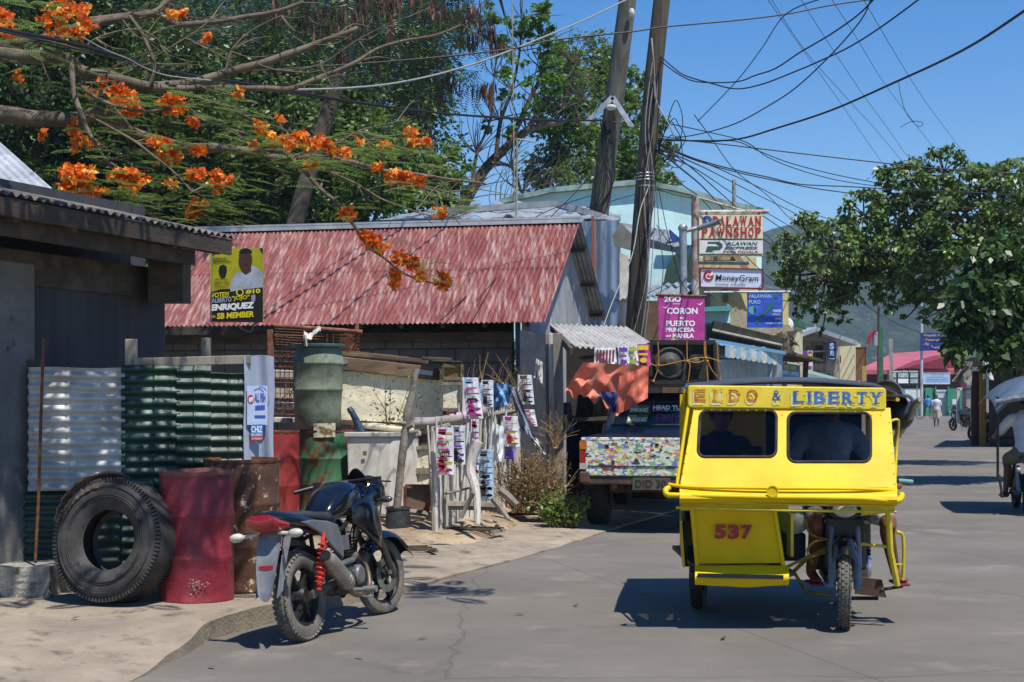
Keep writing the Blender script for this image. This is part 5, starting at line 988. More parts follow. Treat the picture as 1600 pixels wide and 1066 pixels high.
# wheels: sub-frame that holds them in bike axes (heading towards the viewer)
bk = Matrix.Translation((2.30,9.83,0)) @ Matrix.Rotation(R(-103), 4, 'Z')     # origin under the front axle, +x = travel direction
def bwheel(parent, loc, r, tw, **k):
    n0 = set(bpy.data.objects); wh = wheel(parent, loc, r, tw, **k); new = [o for o in bpy.data.objects if o not in n0]
    M_ = pmat(parent).inverted() @ bk
    for o in new: o.data.transform(M_)
    return wh
bwheel(tr, (0,0,.30), .30, .082, spokes='wire', rim_col=chrome, steer=0.0)
bwheel(tr, (-1.2,0,.29), .29, .09, spokes='wire', rim_col=steel_dark, dusty=False, knobs=False)
bwheel(tr, (-.66,-1.07,.27), .27, .10, spokes='alloy', rim_col=steel_dark, dusty=False, knobs=False)
def bm(fn, n, mt, **k): m = MB(); m.M = bk; fn(m); return m.build(n, mt, tr, **k)
def f1(m):
    for s in (-1,1): m.tube([(-.28,s*.09,.98),(-.10,s*.09,.56)],.018,10); m.tube([(-.12,s*.09,.58),(.0,s*.085,.27)],.027,10); m.tube([(-.0,s*.06,.29),(0,s*.13,.29)],.016,8)
bm(f1,'front_fork',M('fork_alu','#77787a','#8d8e90',sc=7,rough=.45,metal=.3),smooth=True)
bm(lambda m: m.sheet(lambda u, v: (.34*math.cos(.75+1.5*u),-.085+.17*v,.30+.345*math.sin(.75+1.5*u)-.07*(2*v-1)**2),16,8,.005,(0,0,1)),'front_fender',blk_gloss,smooth=True)
bm(lambda m: (m.loft([(-.30,0,.82,.08,.07),(-.2,0,.84,.10,.09),(-.12,0,.83,.12,.085),(-.06,0,.82,.11,.07)],16,3)),'headlight_shell',blk,smooth=True,angle=50)
bm(lambda m: m.ball((-.06,0,.815),(.035,.085,.055),16,10),'headlight',M('lens','#c9ccd0'),smooth=True)
bm(lambda m: (m.box((-.2,0,.68),(.12,.27,.16)), m.box((-.18,0,.56),(.08,.24,.12)), m.box((-.30,0,.50),(.06,.30,.26)), m.box((-.4,.12,.62),(.2,.12,.2))),'front_cowl',blk,bevel=.02)
for s in (-1,1):
    bm(lambda m: (m.tube([(-.18,s*.13,.78),(-.16,s*.16,.78)],.008,6), m.ball((-.15,s*.18,.78),(.03,.04,.03),10,8)),'indicator',M('indicator_smoke','#5b4a3c',rough=.2,coat=.6),smooth=True)
bm(lambda m: (m.loft([(-.95,0,.36,.09,.09),(-.85,.0,.36,.14,.13),(-.66,0,.36,.14,.13),(-.55,0,.36,.08,.09)],16,3), m.box((-.58,0,.52),(.14,.13,.2))),'engine',alu,smooth=True,angle=40)
bm(lambda m: (m.lathe([(0,.19),(.07,.19),(.095,.165),(.1,.08)],24,c=(-.62,0,.36),axis='Y'),),'engine_cover',M('bright_alloy','#b9babb','#a0a1a3',sc=6,rough=.3,metal=.7),smooth=True)
def f2(m):
    m.tube([(-.28,0,.95),(-.45,0,.6),(-.55,0,.3)],.02,8)
    for s in (-1,1): m.tube([(-.28,s*.03,.95),(-.6,s*.08,.8),(-1.2,s*.1,.72)],.016,8); m.tube([(-.9,s*.1,.72),(-.85,s*.1,.35),(-1.2,s*.1,.29)],.018,8)
bm(f2,'motorcycle_frame',steel_dark,smooth=True)
bm(lambda m: m.loft([(-.85,0,.82,.10,.04),(-.7,0,.86,.13,.1),(-.5,0,.88,.13,.11),(-.36,0,.86,.08,.07)],16,2.4),'fuel_tank',blk_gloss,smooth=True,angle=60)
bm(lambda m: m.loft([(-1.45,0,.80,.09,.03),(-1.2,0,.79,.13,.045),(-.9,0,.78,.12,.045)],14,2.6),'saddle',M('seat_vinyl','#26282c'),smooth=True,angle=60)
bm(lambda m: m.curve([(-.42,-.36,1.02),(-.32,-.2,1.03),(-.28,0,1.03),(-.32,.2,1.03),(-.42,.40,.995)],.011,8),'handlebar',chrome,smooth=True)
bm(lambda m: m.tube([(-.395,.37,1.0),(-.44,.47,.99)],.019,10),'hand_grip',M('grip_teal','#5d8d84',rough=.6),smooth=True)
def clutter(m):
    m.box((-.56,.10,.55),(.16,.12,.24)); m.box((-.75,-.16,.42),(.5,.10,.16)); m.box((-.5,-.14,.62),(.3,.08,.12)); m.tube([(-.30,-.12,.30),(-.9,-.16,.28)],.03,8); m.tube([(-.2,.12,.42),(-.9,.14,.30)],.022,8)
    for k in range(7): m.box((-.56,.10,.46+.028*k),(.2,.17,.009))
    for a in (.05,.09,-.06): m.curve([(-.25,a,.8),(-.38,a*1.6,.6),(-.3,a*1.2,.42),(-.6,a,.38)],.006,5)
bm(clutter,'cylinder_and_cables',M('soot_black','#171718','#2a2928',sc=12,rough=.6,metal=.2))
m = MB(); m.box((2.02,10.45,.52),(.18,.5,.20)); m.build('tool_box', M('box_navy','#141a30',rough=.7), tr, bevel=.015)
m = MB(); m.ball((2.05,10.25,.70),(.09,.10,.09),12,8); m.v = [tuple(W(v)+W((1,1,1))*.02*mnoise.noise(W(v)*18)) for v in m.v]; m.build('plastic_bag', M('bag_white','#b9bcc0',rough=.5), tr, smooth=True)
m = MB(); solid_px(m, [(1342,902),(1378,906),(1385,934),(1336,928)], 10.05, .02); m.build('mud_plate', M('brown_plate','#4b3324','#3c291d',sc=8,rough=.8), tr)
m = MB(); m.tube([P(1375,922,10.05),P(1410,916,10.1)],.012,8); m.tube([P(1330,935,10.2),P(1372,935,10.2)],.014,8); m.build('foot_bar', steel_dark, tr)
m = MB(); m.box((1.98,10.75,.62),(.02,1.4,.3)); m.build('inner_panel', yellow_old, tr)
# ---- the driver astride the motorcycle
shirtw = M('shirt_blue_white','#7f93b0','#9aabc4',sc=4,rough=.85)
drk = M('short_dark','#1d1f2c',rough=.9); shortw = M('short_white_print','#c3c4c8','#2a2c3a',sc=5,rough=.85)
DX, DY = 2.38, 10.62
def rider_body(hipx, hipy, hz_, lean_, hgrip, foot, knee):
    hip = W((hipx,hipy,hz_)); ch = hip+W((0,-lean_,.46)); nk = ch+W((0,-.04,.12)); hd_ = nk+W((0,-.05,.14)); return hip, ch, nk, hd_
hip, ch, nk, hdc = rider_body(DX-.02, DY+.05, .82, .08, 0, 0, 0)
feetL = P(1400,905,10.12); feetR = P(1268,905,10.25); kneeL = P(1390,812,9.98); kneeR = P(1278,812,10.05); gripL = P(1392,755,10.28); gripR = W((1.98,10.3,1.0))
def body(m):
    limb(m, [hip+W((.09,0,0)), kneeL+W((-.01,.08,.0)), kneeL+W((.0,.06,-.10)), feetL+W((0,.03,.06))], [.085,.06,.055,.036]); limb(m, [hip+W((-.09,0,0)), kneeR+W((0,.08,0)), kneeR+W((0,.06,-.1)), feetR+W((0,.03,.06))], [.085,.06,.055,.036])
    for f in (feetL, feetR):
        m.tube([f+W((0,.05,.05)), f+W((.01,-.05,.02)), f+W((.02,-.13,.008))],[.036,.036,.026],10)
        for k in range(5): m.tube([f+W((-.018+.016*k,-.12,.01)), f+W((-.02+.018*k,-.165+.006*k,.006))],[.011,.008],7)
    limb(m, [hip, hip+W((0,-.02,.2)), ch, nk], [.14,.13,.16,.055]); limb(m, [nk, hdc-UP*.05], [.05,.05]); head(m, hdc, (0,-1,0))
    for s, g_ in ((1,gripL),(-1,gripR)):
        sh = ch+W((s*.17,0,.05)); el = sh.lerp(g_,.5)+W((s*.07,.03,-.1)); limb(m, [ch+W((s*.1,0,.05)), sh, el, g_+W((0,.06,.01))], [.06,.052,.042,.027]); hand(m, g_+W((0,.06,.01)), (s*.45,-.9,-.05), (-s,0,0), 1.0, 1.0)
dr = person('tricycle driver in a pale blue shirt behind the yellow windshield, hand on the grip', (DX,DY,0), [('body', skin, body, .011)])
hdc_d = hdc
def shirt(m):
    limb(m, [hip+W((0,0,.02)), hip+W((0,-.02,.2)), ch, nk-UP*.03], [.155,.15,.175,.075])
    for s, g_ in ((1,gripL),(-1,gripR)):
        sh = ch+W((s*.17,0,.05)); el = sh.lerp(g_,.5)+W((s*.07,.03,-.1)); limb(m, [ch+W((s*.08,0,.05)), sh, sh.lerp(el,.6)], [.075,.07,.062])
m = MB(); shirt(m); o = m.build('shirt', shirtw, dr, smooth=True, angle=0); remesh(o,.014)
m = MB(); limb(m, [hip+W((.09,0,0)), kneeL+W((-.01,.09,.01))], [.105,.075]); limb(m, [hip+W((-.09,0,0)), kneeR+W((0,.09,.01))], [.105,.075]); m.ball(hip,(.17,.14,.12)); o = m.build('shorts', shortw, dr, smooth=True, angle=0); remesh(o,.014)
hair_cap(dr, hdc, (0,-1,0)); face_parts(dr, hdc, (0,-1,0))
for f in (feetL, feetR):
    m = MB(); m.box(f+W((.01,-.05,-.02)), (.085,.25,.018)); m.curve([f+W((-.035,-.08,-.01)), f+W((.0,-.10,.035)), f+W((.045,-.06,-.01))],.007,6); m.build('sandal', M('sandal_red','#7d2430',rough=.7), dr, bevel=.006)
# ---- passenger in the sidecar
ph = W((1.66,11.2,.76)); pch = ph+W((0,.12,.42)); pnk = pch+W((0,-.01,.13)); phd = pnk+W((0,-.03,.13))
def pbody(m):
    for s in (-1,1):
        kn = ph+W((s*.12,-.42,.03)); ft = kn+W((s*.02,.02,-.36)); limb(m, [ph+W((s*.09,0,0)), kn, kn+W((0,0,-.12)), ft], [.09,.062,.055,.035]); m.tube([ft+W((0,.03,0)), ft+W((0,-.14,-.02))],[.036,.03],8)
        sh = pch+W((s*.17,0,.04)); hn = kn+W((-s*.03,.08,.09)); el = sh.lerp(hn,.5)+W((s*.06,.08,-.08)); limb(m, [pch+W((s*.1,0,.04)), sh, el, hn], [.055,.05,.04,.026]); hand(m, hn, (-s*.2,-.9,-.2), (-s,0,0), 1.0, .5)
    limb(m, [ph, ph+W((0,.08,.2)), pch, pnk], [.14,.13,.15,.05]); limb(m, [pnk, phd-UP*.05],[.048,.048]); head(m, phd, (0,-1,0))
pa = person('passenger in a dark top sitting inside the tricycle sidecar behind the left window', (1.66,11.2,0), [('body', skin, pbody, .012)])
m = MB(); limb(m, [ph, ph+W((0,.08,.2)), pch, pnk-UP*.04],[.155,.145,.168,.07])
for s in (-1,1): limb(m, [pch+W((s*.08,0,.04)), pch+W((s*.18,0,.03)), pch+W((s*.22,-.02,-.12))],[.072,.068,.058])
o = m.build('shirt', M('shirt_maroon','#3a2024','#2c181c',sc=5,rough=.9), pa, smooth=True, angle=0); remesh(o,.014)
m = MB()
for s in (-1,1): limb(m, [ph+W((s*.09,0,0)), ph+W((s*.12,-.40,.03)), ph+W((s*.12,-.42,-.22))],[.11,.08,.07])
m.ball(ph,(.17,.14,.12)); o = m.build('trousers', M('trouser_blue','#1c2440',rough=.9), pa, smooth=True, angle=0); remesh(o,.014)
hair_cap(pa, phd, (0,-1,0)); face_parts(pa, phd, (0,-1,0))
# ============================================================ pickup truck parked at the stall
W = Vector
tk = thing('pickup_truck','dark pickup with sticker covered tailgate parked facing away beside the stall','pickup truck',(1.75,18.6,0)); TK = Matrix.Translation((1.60,16.5,.09)) @ Matrix.Rotation(R(-10),4,'Z')
# local: x across (left -.83 .. right .83), y forward (away from viewer), z up; origin under tailgate centre
def tb(fn, n, mt, par=None, **k): m = MB(); m.M = TK; fn(m); return m.build(n, mt, par or tk, **k)
navy = M('truck_navy','#131a2c','#1b2338',sc=3,rough=.3,coat=.5)
tb(lambda m: m.box((0,1.15,.79),(1.60,2.3,.50)),'bed',navy,bevel=.02)
def sticker_mat():
    m = bpy.data.materials.new('sticker_collage'); m.use_nodes = True; t = m.node_tree; b = t.nodes['Principled BSDF']; L = t.links.new; tc = t.nodes.new('ShaderNodeTexCoord')
    def layer(sc, st, dist):
        mp = t.nodes.new('ShaderNodeMapping'); mp.inputs['Scale'].default_value = st; L(tc.outputs['Object'], mp.inputs[0]); v = t.nodes.new('ShaderNodeTexVoronoi'); v.inputs['Scale'].default_value = sc; v.distance = dist; L(mp.outputs[0], v.inputs['Vector'])
        cr = t.nodes.new('ShaderNodeValToRGB'); cr.color_ramp.interpolation = 'CONSTANT'; e = cr.color_ramp.elements
        cols = ['#d4d8cc','#b5c2b8','#5a9c68','#dad9bc','#bb544c','#e0e0d4','#5c80b4','#c8bc5c','#b9ccba','#9078b8','#d4d4c0','#80b470','#3a3c3c','#cdc8b0','#cf8a5c','#dddcd0']
        for i, c in enumerate(cols):
            x = e[i] if i < 2 else e.new(i/len(cols))
            x.position = i/len(cols); x.color = (*C(c),1)
        s = t.nodes.new('ShaderNodeSeparateColor'); L(v.outputs['Color'], s.inputs[0]); L(s.outputs[0], cr.inputs[0]); return cr.outputs[0], s.outputs[1]
    a, af = layer(11,(1,1,1.9),'CHEBYCHEV'); c, cf = layer(27,(1,1,1.7),'EUCLIDEAN')
    r = t.nodes.new('ShaderNodeMapRange'); r.inputs[1].default_value = .45; r.inputs[2].default_value = .46; L(cf, r.inputs[0]); mx = t.nodes.new('ShaderNodeMix'); mx.data_type = 'RGBA'; L(r.outputs[0], mx.inputs[0]); L(a, mx.inputs[6]); L(c, mx.inputs[7]); L(mx.outputs[2], b.inputs['Base Color']); b.inputs['Roughness'].default_value = .45; return m
stick = sticker_mat()
tb(lambda m: (m.box((0,-.012,.81),(1.50,.03,.44)), m.box((0,.01,1.015),(1.60,.08,.04))),'tailgate',stick,bevel=.008)
tb(lambda m: m.box((0,-.032,.70),(1.44,.006,.012)),'tailgate_seam',navy)
tg = bpy.data.objects['tailgate']
m = MB(); m.M = TK; random.seed(8)
for i in range(16):
    x, z = random.uniform(-.62,.2), random.uniform(.66,.98); r = random.uniform(.012,.03); n_ = random.choice((3,4,6,10)); a = random.random()*6; m.cur = i % 4
    m.add([(x+r*math.cos(a+2*PI*k/n_)*1.2,-.033,z+r*math.sin(a+2*PI*k/n_)) for k in range(n_)],[tuple(range(n_))])
m.build('sticker_print',[ink['black'],ink['lime'],ink['yellow'],ink['red']],tg)
for s in (-1,1):
    tb(lambda m: m.box((s*.775,-.01,.83),(.09,.03,.34)),'tail_lamp',M('lamp_red','#8e1c20',rough=.2,coat=.6),bevel=.006)
    tb(lambda m: m.box((s*.775,-.028,.945),(.085,.01,.09)),'lamp_lens',M('lamp_amber','#b3661c',rough=.2,coat=.6)); tb(lambda m: m.box((s*.775,-.028,.70),(.085,.01,.07)),'lamp_lens',M('lamp_clear','#a9a49a',rough=.2,coat=.6))
    tb(lambda m: (m.lathe([(.17,-.12),(.2,-.13),(.37,-.13),(.41,-.10),(.43,-.03),(.43,.03),(.41,.10),(.37,.13),(.2,.13),(.17,.12)],40,c=(s*.70,.95,.345),axis='X',close=True)),'wheel',M('truck_tyre','#1e1d1c','#2b2927',sc=9,rough=.85,bump=.3),smooth=True)
    tb(lambda m: m.lathe([(0,.02*s),(.1,.06*s),(.18,.08*s),(.2,.12*s)],24,c=(s*.70,.95,.345),axis='X'),'wheel_hub',steel_dark,smooth=True)
    tb(lambda m: (m.lathe([(.17,-.12),(.2,-.13),(.33,-.12),(.37,-.09),(.385,0),(.37,.09),(.33,.12),(.2,.13),(.17,.12)],32,c=(s*.70,3.85,.34),axis='X',close=True)),'wheel',M('truck_tyre','#1e1d1c'),smooth=True)
    tb(lambda m: m.tube([(s*.48,.75,.62),(s*.48,.95,.34),(s*.48,1.15,.62)],.03,8),'leaf_spring',rust)
tb(lambda m: (m.box((0,.06,.53),(1.58,.14,.09)), m.box((-.76,.05,.57),(.12,.18,.13)), m.box((.76,.05,.57),(.12,.18,.13))),'bumper',M('bumper_rust','#3b3230','#5a4336',sc=5,rough=.8),bevel=.015)
tb(lambda m: (m.box((0,.35,.42),(1.0,.08,.08)), m.tube([(-.55,.95,.38),(.55,.95,.38)],.05,10), m.ball((.08,.95,.38),(.14,.14,.13)), m.bar((-.35,.2,.45),(-.35,3.5,.45),.06,.1), m.bar((.35,.2,.45),(.35,3.5,.45),.06,.1)),'axle',M('under_rust','#3a2c22','#54402f',sc=8,rough=.9),smooth=True,angle=40)
tb(lambda m: m.tube([(-.42,.02,.47),(-.42,.4,.47)],.035,10),'exhaust_pipe',rust,smooth=True,angle=40)
tb(lambda m: m.box((.02,-.02,.50),(.44,.012,.14)),'number_plate',M('plate_dirty','#4f483e','#5f574b',sc=9,rough=.8)); pn = bpy.data.objects['number_plate']
pl = Plane(16.4); m = MB(); vs, fs = text_geo('DID 30',.02); m.M = TK; m.add([(-.17+.36*u,-.030,.455+.09*v) for u, v in vs], fs); m.build('plate_lettering',M('plate_ink','#2b251f',rough=.8),pn)
# cab
def cab(m):
    zs = [1.0,1.12,1.46,1.56]; hw = [.80,.79,.68,.60]; y0 = [2.32,2.34,2.50,2.62]; y1 = [4.3,4.2,3.55,3.45]
    vs = []; 
    for z, h_, a, b in zip(zs,hw,y0,y1): vs += [(-h_,a,z),(h_,a,z),(h_,b,z),(-h_,b,z)]
    m.add(vs,[(4*i+k,4*i+(k+1)%4,4*i+4+(k+1)%4,4*i+4+k) for i in range(3) for k in range(4)]+[(12,13,14,15)]); m.box((0,4.2,.78),(1.6,2.6,.5))
tb(cab,'cab',navy,bevel=.03)
gwin = M('truck_glass','#14191c',rough=.07,var=0,rvar=0,coat=.6)
def cabwin(m):
    m.add([(-.68,2.338,1.14),(.68,2.338,1.14),(.60,2.49,1.43),(-.60,2.49,1.43)],[(0,1,2,3)])
tb(cabwin,'rear_window',gwin); rw = bpy.data.objects['rear_window']
def cw(u, v, d=.006): return (-.68+1.36*u+.08*v*(1-2*u), 2.338+.152*v-d, 1.14+.29*v)
def cwrect(m,u0,v0,u1,v1,d=.006): m.add([cw(u0,v0,d),cw(u1,v0,d),cw(u1,v1,d),cw(u0,v1,d)],[(0,1,2,3)])
def cwtext(m,s,u0,v0,u1,v1,d=.01,**k): vs, fs = text_geo(s,**k); m.add([cw(u0+(u1-u0)*a,v0+(v1-v0)*b,d) for a,b in vs],fs)
m = MB(); m.M = TK; cwrect(m,.13,.06,.34,.46); cwrect(m,.13,.5,.34,.9); m.build('window_sticker',M('sticker_lime','#5b701c','#222a14',sc=14,rough=.5),rw)
m = MB(); m.M = TK
for v in (.12,.56): cwtext(m,'ENRIQUEZ',.14,v,.33,v+.2,bold=.03); cwtext(m,'VOTE',.14,v+.22,.22,v+.3)
cwtext(m,'HEAD TURNER',.38,.68,.86,.88,bold=.04); cwtext(m,'JUST KEEP GOING SLOW',.38,.6,.80,.66); m.build('white_lettering',ink['white'],rw)
m = MB(); m.M = TK; cwtext(m,'Dani ♥ Riri' if 0 else 'Dani & Riri',.42,.28,.84,.5,shear=.3); cwtext(m,'CAVITE CHAPTER',.42,.16,.84,.24); m.build('pink_lettering',M('ink_pink','#b33a78',rough=.6),rw)
tb(lambda m: [m.tube([a,b],.014,6) for a,b in (((-.68,2.325,1.135),(.68,2.325,1.135)),((-.61,2.48,1.44),(.61,2.48,1.44)),((-.69,2.33,1.14),(-.61,2.48,1.44)),((.69,2.33,1.14),(.61,2.48,1.44)))],'window_seal',black_rub)
tb(lambda m: ([m.tube([(x,2.6,1.66),(x,3.5,1.66)],.02,8) for x in (-.62,.62)], [m.tube([(-.85,y,1.66),(.9,y,1.67)],.022,8) for y in (2.45,2.7,3.0,3.4)], [m.tube([(x,y,1.5),(x,y,1.66)],.018,6) for x in (-.6,.6) for y in (2.7,3.4)]),'roof_rack',M('rack_metal','#6d6a66','#8a8782',sc=6,rough=.5,metal=.5),smooth=True)
tb(lambda m: (m.ball((-.50,2.38,1.65),(.07,.07,.045)), m.box((.1,2.4,1.69),(1.1,.3,.02))),'rack_fitting',M('rack_light','#a5a5a2','#7c7a76',sc=9,rough=.5))
# loudspeaker strapped on the rack
sb = thing('speaker_box','large dark loudspeaker cabinet roped on the pickup roof rack with orange cord','loudspeaker',tuple(TK @ W((.75,3.0,1.7))))
Ys = 18.6; pb = Plane(Ys)
boxm = M('speaker_carpet','#26241f','#35322b',sc=7,rough=.9,bump=.2)
m = MB(); a, b = P(1016,598,Ys), P(1118,534,Ys); dp = .62; fr_ = M('speaker_frame','#211f1c',rough=.8)
m.add([(a.x,Ys+.05,a.z),(b.x,Ys+.05,a.z),(b.x,Ys+.05,b.z),(a.x,Ys+.05,b.z),(a.x,Ys+dp,a.z),(b.x+.14,Ys+dp,a.z),(b.x+.14,Ys+dp,b.z),(a.x,Ys+dp,b.z)],[(0,1,2,3),(7,6,5,4),(0,4,5,1),(1,5,6,2),(2,6,7,3),(3,7,4,0)]); m.build('cabinet',boxm,sb,bevel=.01)
m = MB()
for p0,p1 in (((1016,597),(1118,597)),((1016,535),(1118,535)),((1017,535),(1017,597)),((1117,535),(1117,597))): m.bar(pb.p(*p0)+W((0,.02,0)),pb.p(*p1)+W((0,.02,0)),.04,.06,up=(0,1,0) if p0[0]==p1[0] else None)
m.build('cabinet_edge',fr_,sb)
m = MB(); c = pb.p(1047,567); m.lathe([(0,-.06),(.05,-.06),(.08,-.02),(.17,.015),(.185,-.015),(.205,-.01),(.21,.05)],36,c=c,axis='Y'); m.build('woofer',M('cone_grey','#3b3934','#4a4740',sc=5,rough=.7),sb,smooth=True)
m = MB(); c = pb.p(1087,566); m.lathe([(0,-.04),(.04,-.03),(.08,.01),(.09,-.005),(.10,.05)],28,c=c,axis='Y'); m.build('mid_speaker',M('cone_grey','#3b3934'),sb,smooth=True)
for y in (545,588): m = MB(); m.lathe([(.0,.04),(.03,.04),(.032,-.01),(.037,-.01),(.037,.05)],18,c=pb.p(1078,y),axis='Y'); m.build('port',blk,sb,smooth=True)
rope = M('rope_orange','#a87422','#bb8a34',sc=30,rough=.9)
rp = [[(1027,534),(1028,571),(1020,597)],[(1072,533),(1073,565),(1077,570),(1074,597)],[(1101,533),(1102,560),(1105,597)],[(1015,567),(1028,572),(1072,563),(1102,559),(1125,566)],[(1102,560),(1112,580),(1126,595)],[(1119,536),(1121,566),(1125,596)],[(1073,564),(1088,567),(1103,562)],[(1099,533),(1100,556),(1104,562)]]
for q in rp: tag(MB().curve([pb.p(x,y,.07) for x,y in q],.007,6,4).build('cord',rope,sb,smooth=True))
m = MB()
for x,y in ((1028,571),(1073,565),(1102,560),(1104,565),(1020,596)): m.ball(pb.p(x,y,.08),.018,8,6)
m.build('knot',rope,sb,smooth=True)
# ============================================================ signs over the street
post = M('post_galv','#8b9196','#a3a8ac',sc=5,rough=.5,metal=.4)
# pink ferry poster
pl = Plane(22.0,1030,.002); t = board('pink_sign','magenta ferry route sign hanging above the loudspeaker','sign',pl,1029,461,1101,533,M('sign_magenta','#a82c80','#b83c8e',sc=3,rough=.5),.02)
m = MB(); pl.text(m,'2GO',1038,463,1064,472,.006,.04); pl.text(m,'travel',1051,472.5,1063,476,.006)
for s_,x0,x1,y0,y1 in (('CORON',1042,1090,481,491),('to',1062,1068,495,499),('PUERTO',1041,1086,501,510),('PRINCESA',1040,1085,512,519),('and',1040,1048,523,526.5),('MANILA',1051,1084,521,528.5)): pl.text(m,s_,x0,y0,x1,y1,.006,.035)
for bx,by in ((1040,481),(1094,476)): pl.poly(m,[(bx-6,by-2),(bx-1,by-.3),(bx,by+1.5)],.006); pl.poly(m,[(bx,by+1.5),(bx-1,by-.5),(bx+5,by-5)],.006)
m.build('lettering',ink['white'],t); m = MB(); pl.disc(m,1054,533,6,4,.006,16,0,PI); m.build('sun_emblem',ink['yellow'],t)
m = MB(); m.tube([pl.p(1025,461),pl.p(1104,463)],.02,8); m.tube([pl.p(1029,462),P(1013,560,22)],.008,5); m.build('top_bar',rust_red,t)
# pawnshop sign post
sp = thing('sign_post','tall pale steel post carrying the pawnshop signs on side arms','sign post',(3.6,28,0)); Yp = 28
m = MB(); m.tube([P(1087,720,Yp),P(1086,306,Yp)],.075,12); m.build('post',M('post_pale','#b5b3ae','#8a6a5c',sc=2,rough=.6),sp,smooth=True)
m = MB(); m.tube([P(1086,332,Yp),P(1201,331,Yp)],.045,10); m.tube([P(1088,308,Yp),P(1165,330,Yp)],.02,6); m.build('top_arm',M('arm_pale','#b5b3ae','#8a5a4a',sc=5,rough=.6),sp,smooth=True)
m = MB(); m.tube([P(1086,411,Yp),P(1170,412,Yp)],.03,8); m.tube([P(1100,457,Yp+.1),P(1235,456,Yp+.1)],.025,8); m.build('lower_arm',post,sp,smooth=True)
pl = Plane(27.9); t = board('pawnshop_sign','cream and white pawnshop sign with red serif lettering hanging topmost on its post','sign',pl,1092,336,1192,400,M('sign_cream','#d8c8a0','#dfd0ac',sc=4,rough=.5),.12)
m = MB(); pl.rect(m,1093,375,1191.5,398,.01); m.build('white_field',white,t); m = MB(); pl.rect(m,1093,373,1191.5,375.5,.012); pl.rect(m,1093,396.5,1191.5,398,.012)
pl.poly(m,[(1106,378),(1124,378),(1129,382),(1129,387),(1124,391),(1115,391),(1113,394),(1102,394),(1105,385),(1115,385),(1122,386),(1122,383),(1118,381),(1105,381)],.014)
pl.text(m,'ALAWAN',1134,378,1184,384,.014,.03,.3); pl.text(m,'EXPRESS',1132,385.5,1184,390,.014,.03,.3); m.build('green_lettering',ink['green'],t)
m = MB(); pl.text(m,'PALAWAN',1113,338,1190,354,.012,.03,serif=True); pl.text(m,'PAWNSHOP',1096,355.5,1190,371,.012,.03,serif=True); pl.text(m,'PERA PADALA',1131,392,1184,395.5,.014,.02,.1); m.build('red_lettering',ink['red'],t)
m = MB(); pl.ring(m,1105,344.5,3,7.5,.012,20); m.build('round_emblem',ink['blue'],t)
for x in (1104,1186): m = MB(); m.tube([P(x,331,27.95),P(x,336,27.95)],.02,6); m.build('hook',rust,t)
pl = Plane(27.6); t = board('money_transfer_sign','white sign with maroon frame and red globe emblem under the pawnshop sign','sign',pl,1094,419,1192,449,M('sign_bluewhite','#c5cbdc','#cfd4e2',sc=4,rough=.5),.1,fm=ink['maroon'],fw=2,sl=2)
m = MB(); pl.text(m,'MoneyGram',1118,429,1185,441,.014,.01,.1,sl=1.5); pl.text(m,'money transfer',1118,442,1166,447,.014,0,.2,sl=1); m.build('black_lettering',ink['black'],t)
m = MB(); pl.disc(m,1107,431,8,8.5,.012); m.build('red_globe',ink['red'],t); m = MB(); pl.ring(m,1107,432,3,4.4,.016,16,.8,5.6); pl.poly(m,[(1107,432),(1113,424),(1114,430)],.016); m.build('arrow_emblem',ink['white'],t)
pl = Plane(28.3); bl = M('sign_blue_vinyl','#274fb0','#3360c4',sc=3,rough=.5); t = board('water_station_sign','blue drinking water sign with a green island map hanging right of the signs','sign',pl,1168,457,1223,512,bl,.05)
m = MB(); pl.text(m,'PALAWAN',1170,460,1205,466,.01,.02); pl.text(m,'PURO',1170,469,1188,475,.01,.02); m.build('pale_lettering',M('ink_pale','#9fb8dc',rough=.6),t)
m = MB(); 
for s_,x0,y0 in (('PURIFIED',1208,484),('DRINKING',1207,490),('WATER',1211,496)): pl.text(m,s_,x0,y0,1221,y0+4,.01,.02)
pl.text(m,'WATER REFILLING STATION',1196,504,1221,506.5,.01); m.build('white_lettering',ink['white'],t)
m = MB(); pl.poly(m,[(1182,506),(1181,502),(1188,493),(1196,486),(1201,478),(1205,476),(1206,470),(1209,470),(1209,478),(1204,483),(1198,489),(1191,497)],.01); pl.disc(m,1213,463,3,3,.01,10); m.build('island_map',M('map_green','#2c6b50',rough=.6),t)
m = MB(); pl.disc(m,1176,485,6.5,6.5,.01); m.cur = 1; pl.disc(m,1177.5,485,4.5,5,.013,16,-1.5,1.6); m.build('round_logo',[M('logo_teal','#4fa0b0',rough=.6),M('logo_navy','#232a5c',rough=.6)],t)
# street lamp
t = thing('street_lamp','grey steel street lamp with long tubular arm reaching right, left of the pawnshop sign','street lamp',(3.2,26,0))
m = MB(); m.tube([P(1070,720,26),P(1067,358,26)],.07,12); m.ball(P(1067,357,26),.09); m.build('pole',post,t,smooth=True)
m = MB(); m.tube([P(1067,362,26),P(1095,355,26)],.04,8); m.build('arm',post,t,smooth=True)
m = MB(); m.tube([P(1090,357,26),P(1126,346,25.8)],.05,10); m.build('lamp_head',M('lamp_head','#6b6f70','#83878a',sc=5,rough=.5),t,smooth=True)
# antennas
for pts,Y,l,r in (([(807,345),(808,216)],27,'slim pale antenna mast rising above the red roof',.02),([(804,330),(800,-20)],29,'very thin tall pole passing behind the antenna mast',.012),([(1147,335),(1147,281)],36,'short antenna pole above the turquoise building gable',.05),([(1273,512),(1274,440)],62,'thin white pole above the small gabled house',.04)):
    m = MB(); m.tube([P(x,y,Y) for x,y in pts],r,7)
    if Y == 27: m.tube([P(806,217,27),P(835,222,27)],r*.8,6)
    tag(m.build('antenna_mast',M('mast_pale','#a8a294','#7d7468',sc=4,rough=.7)),l,'antenna')
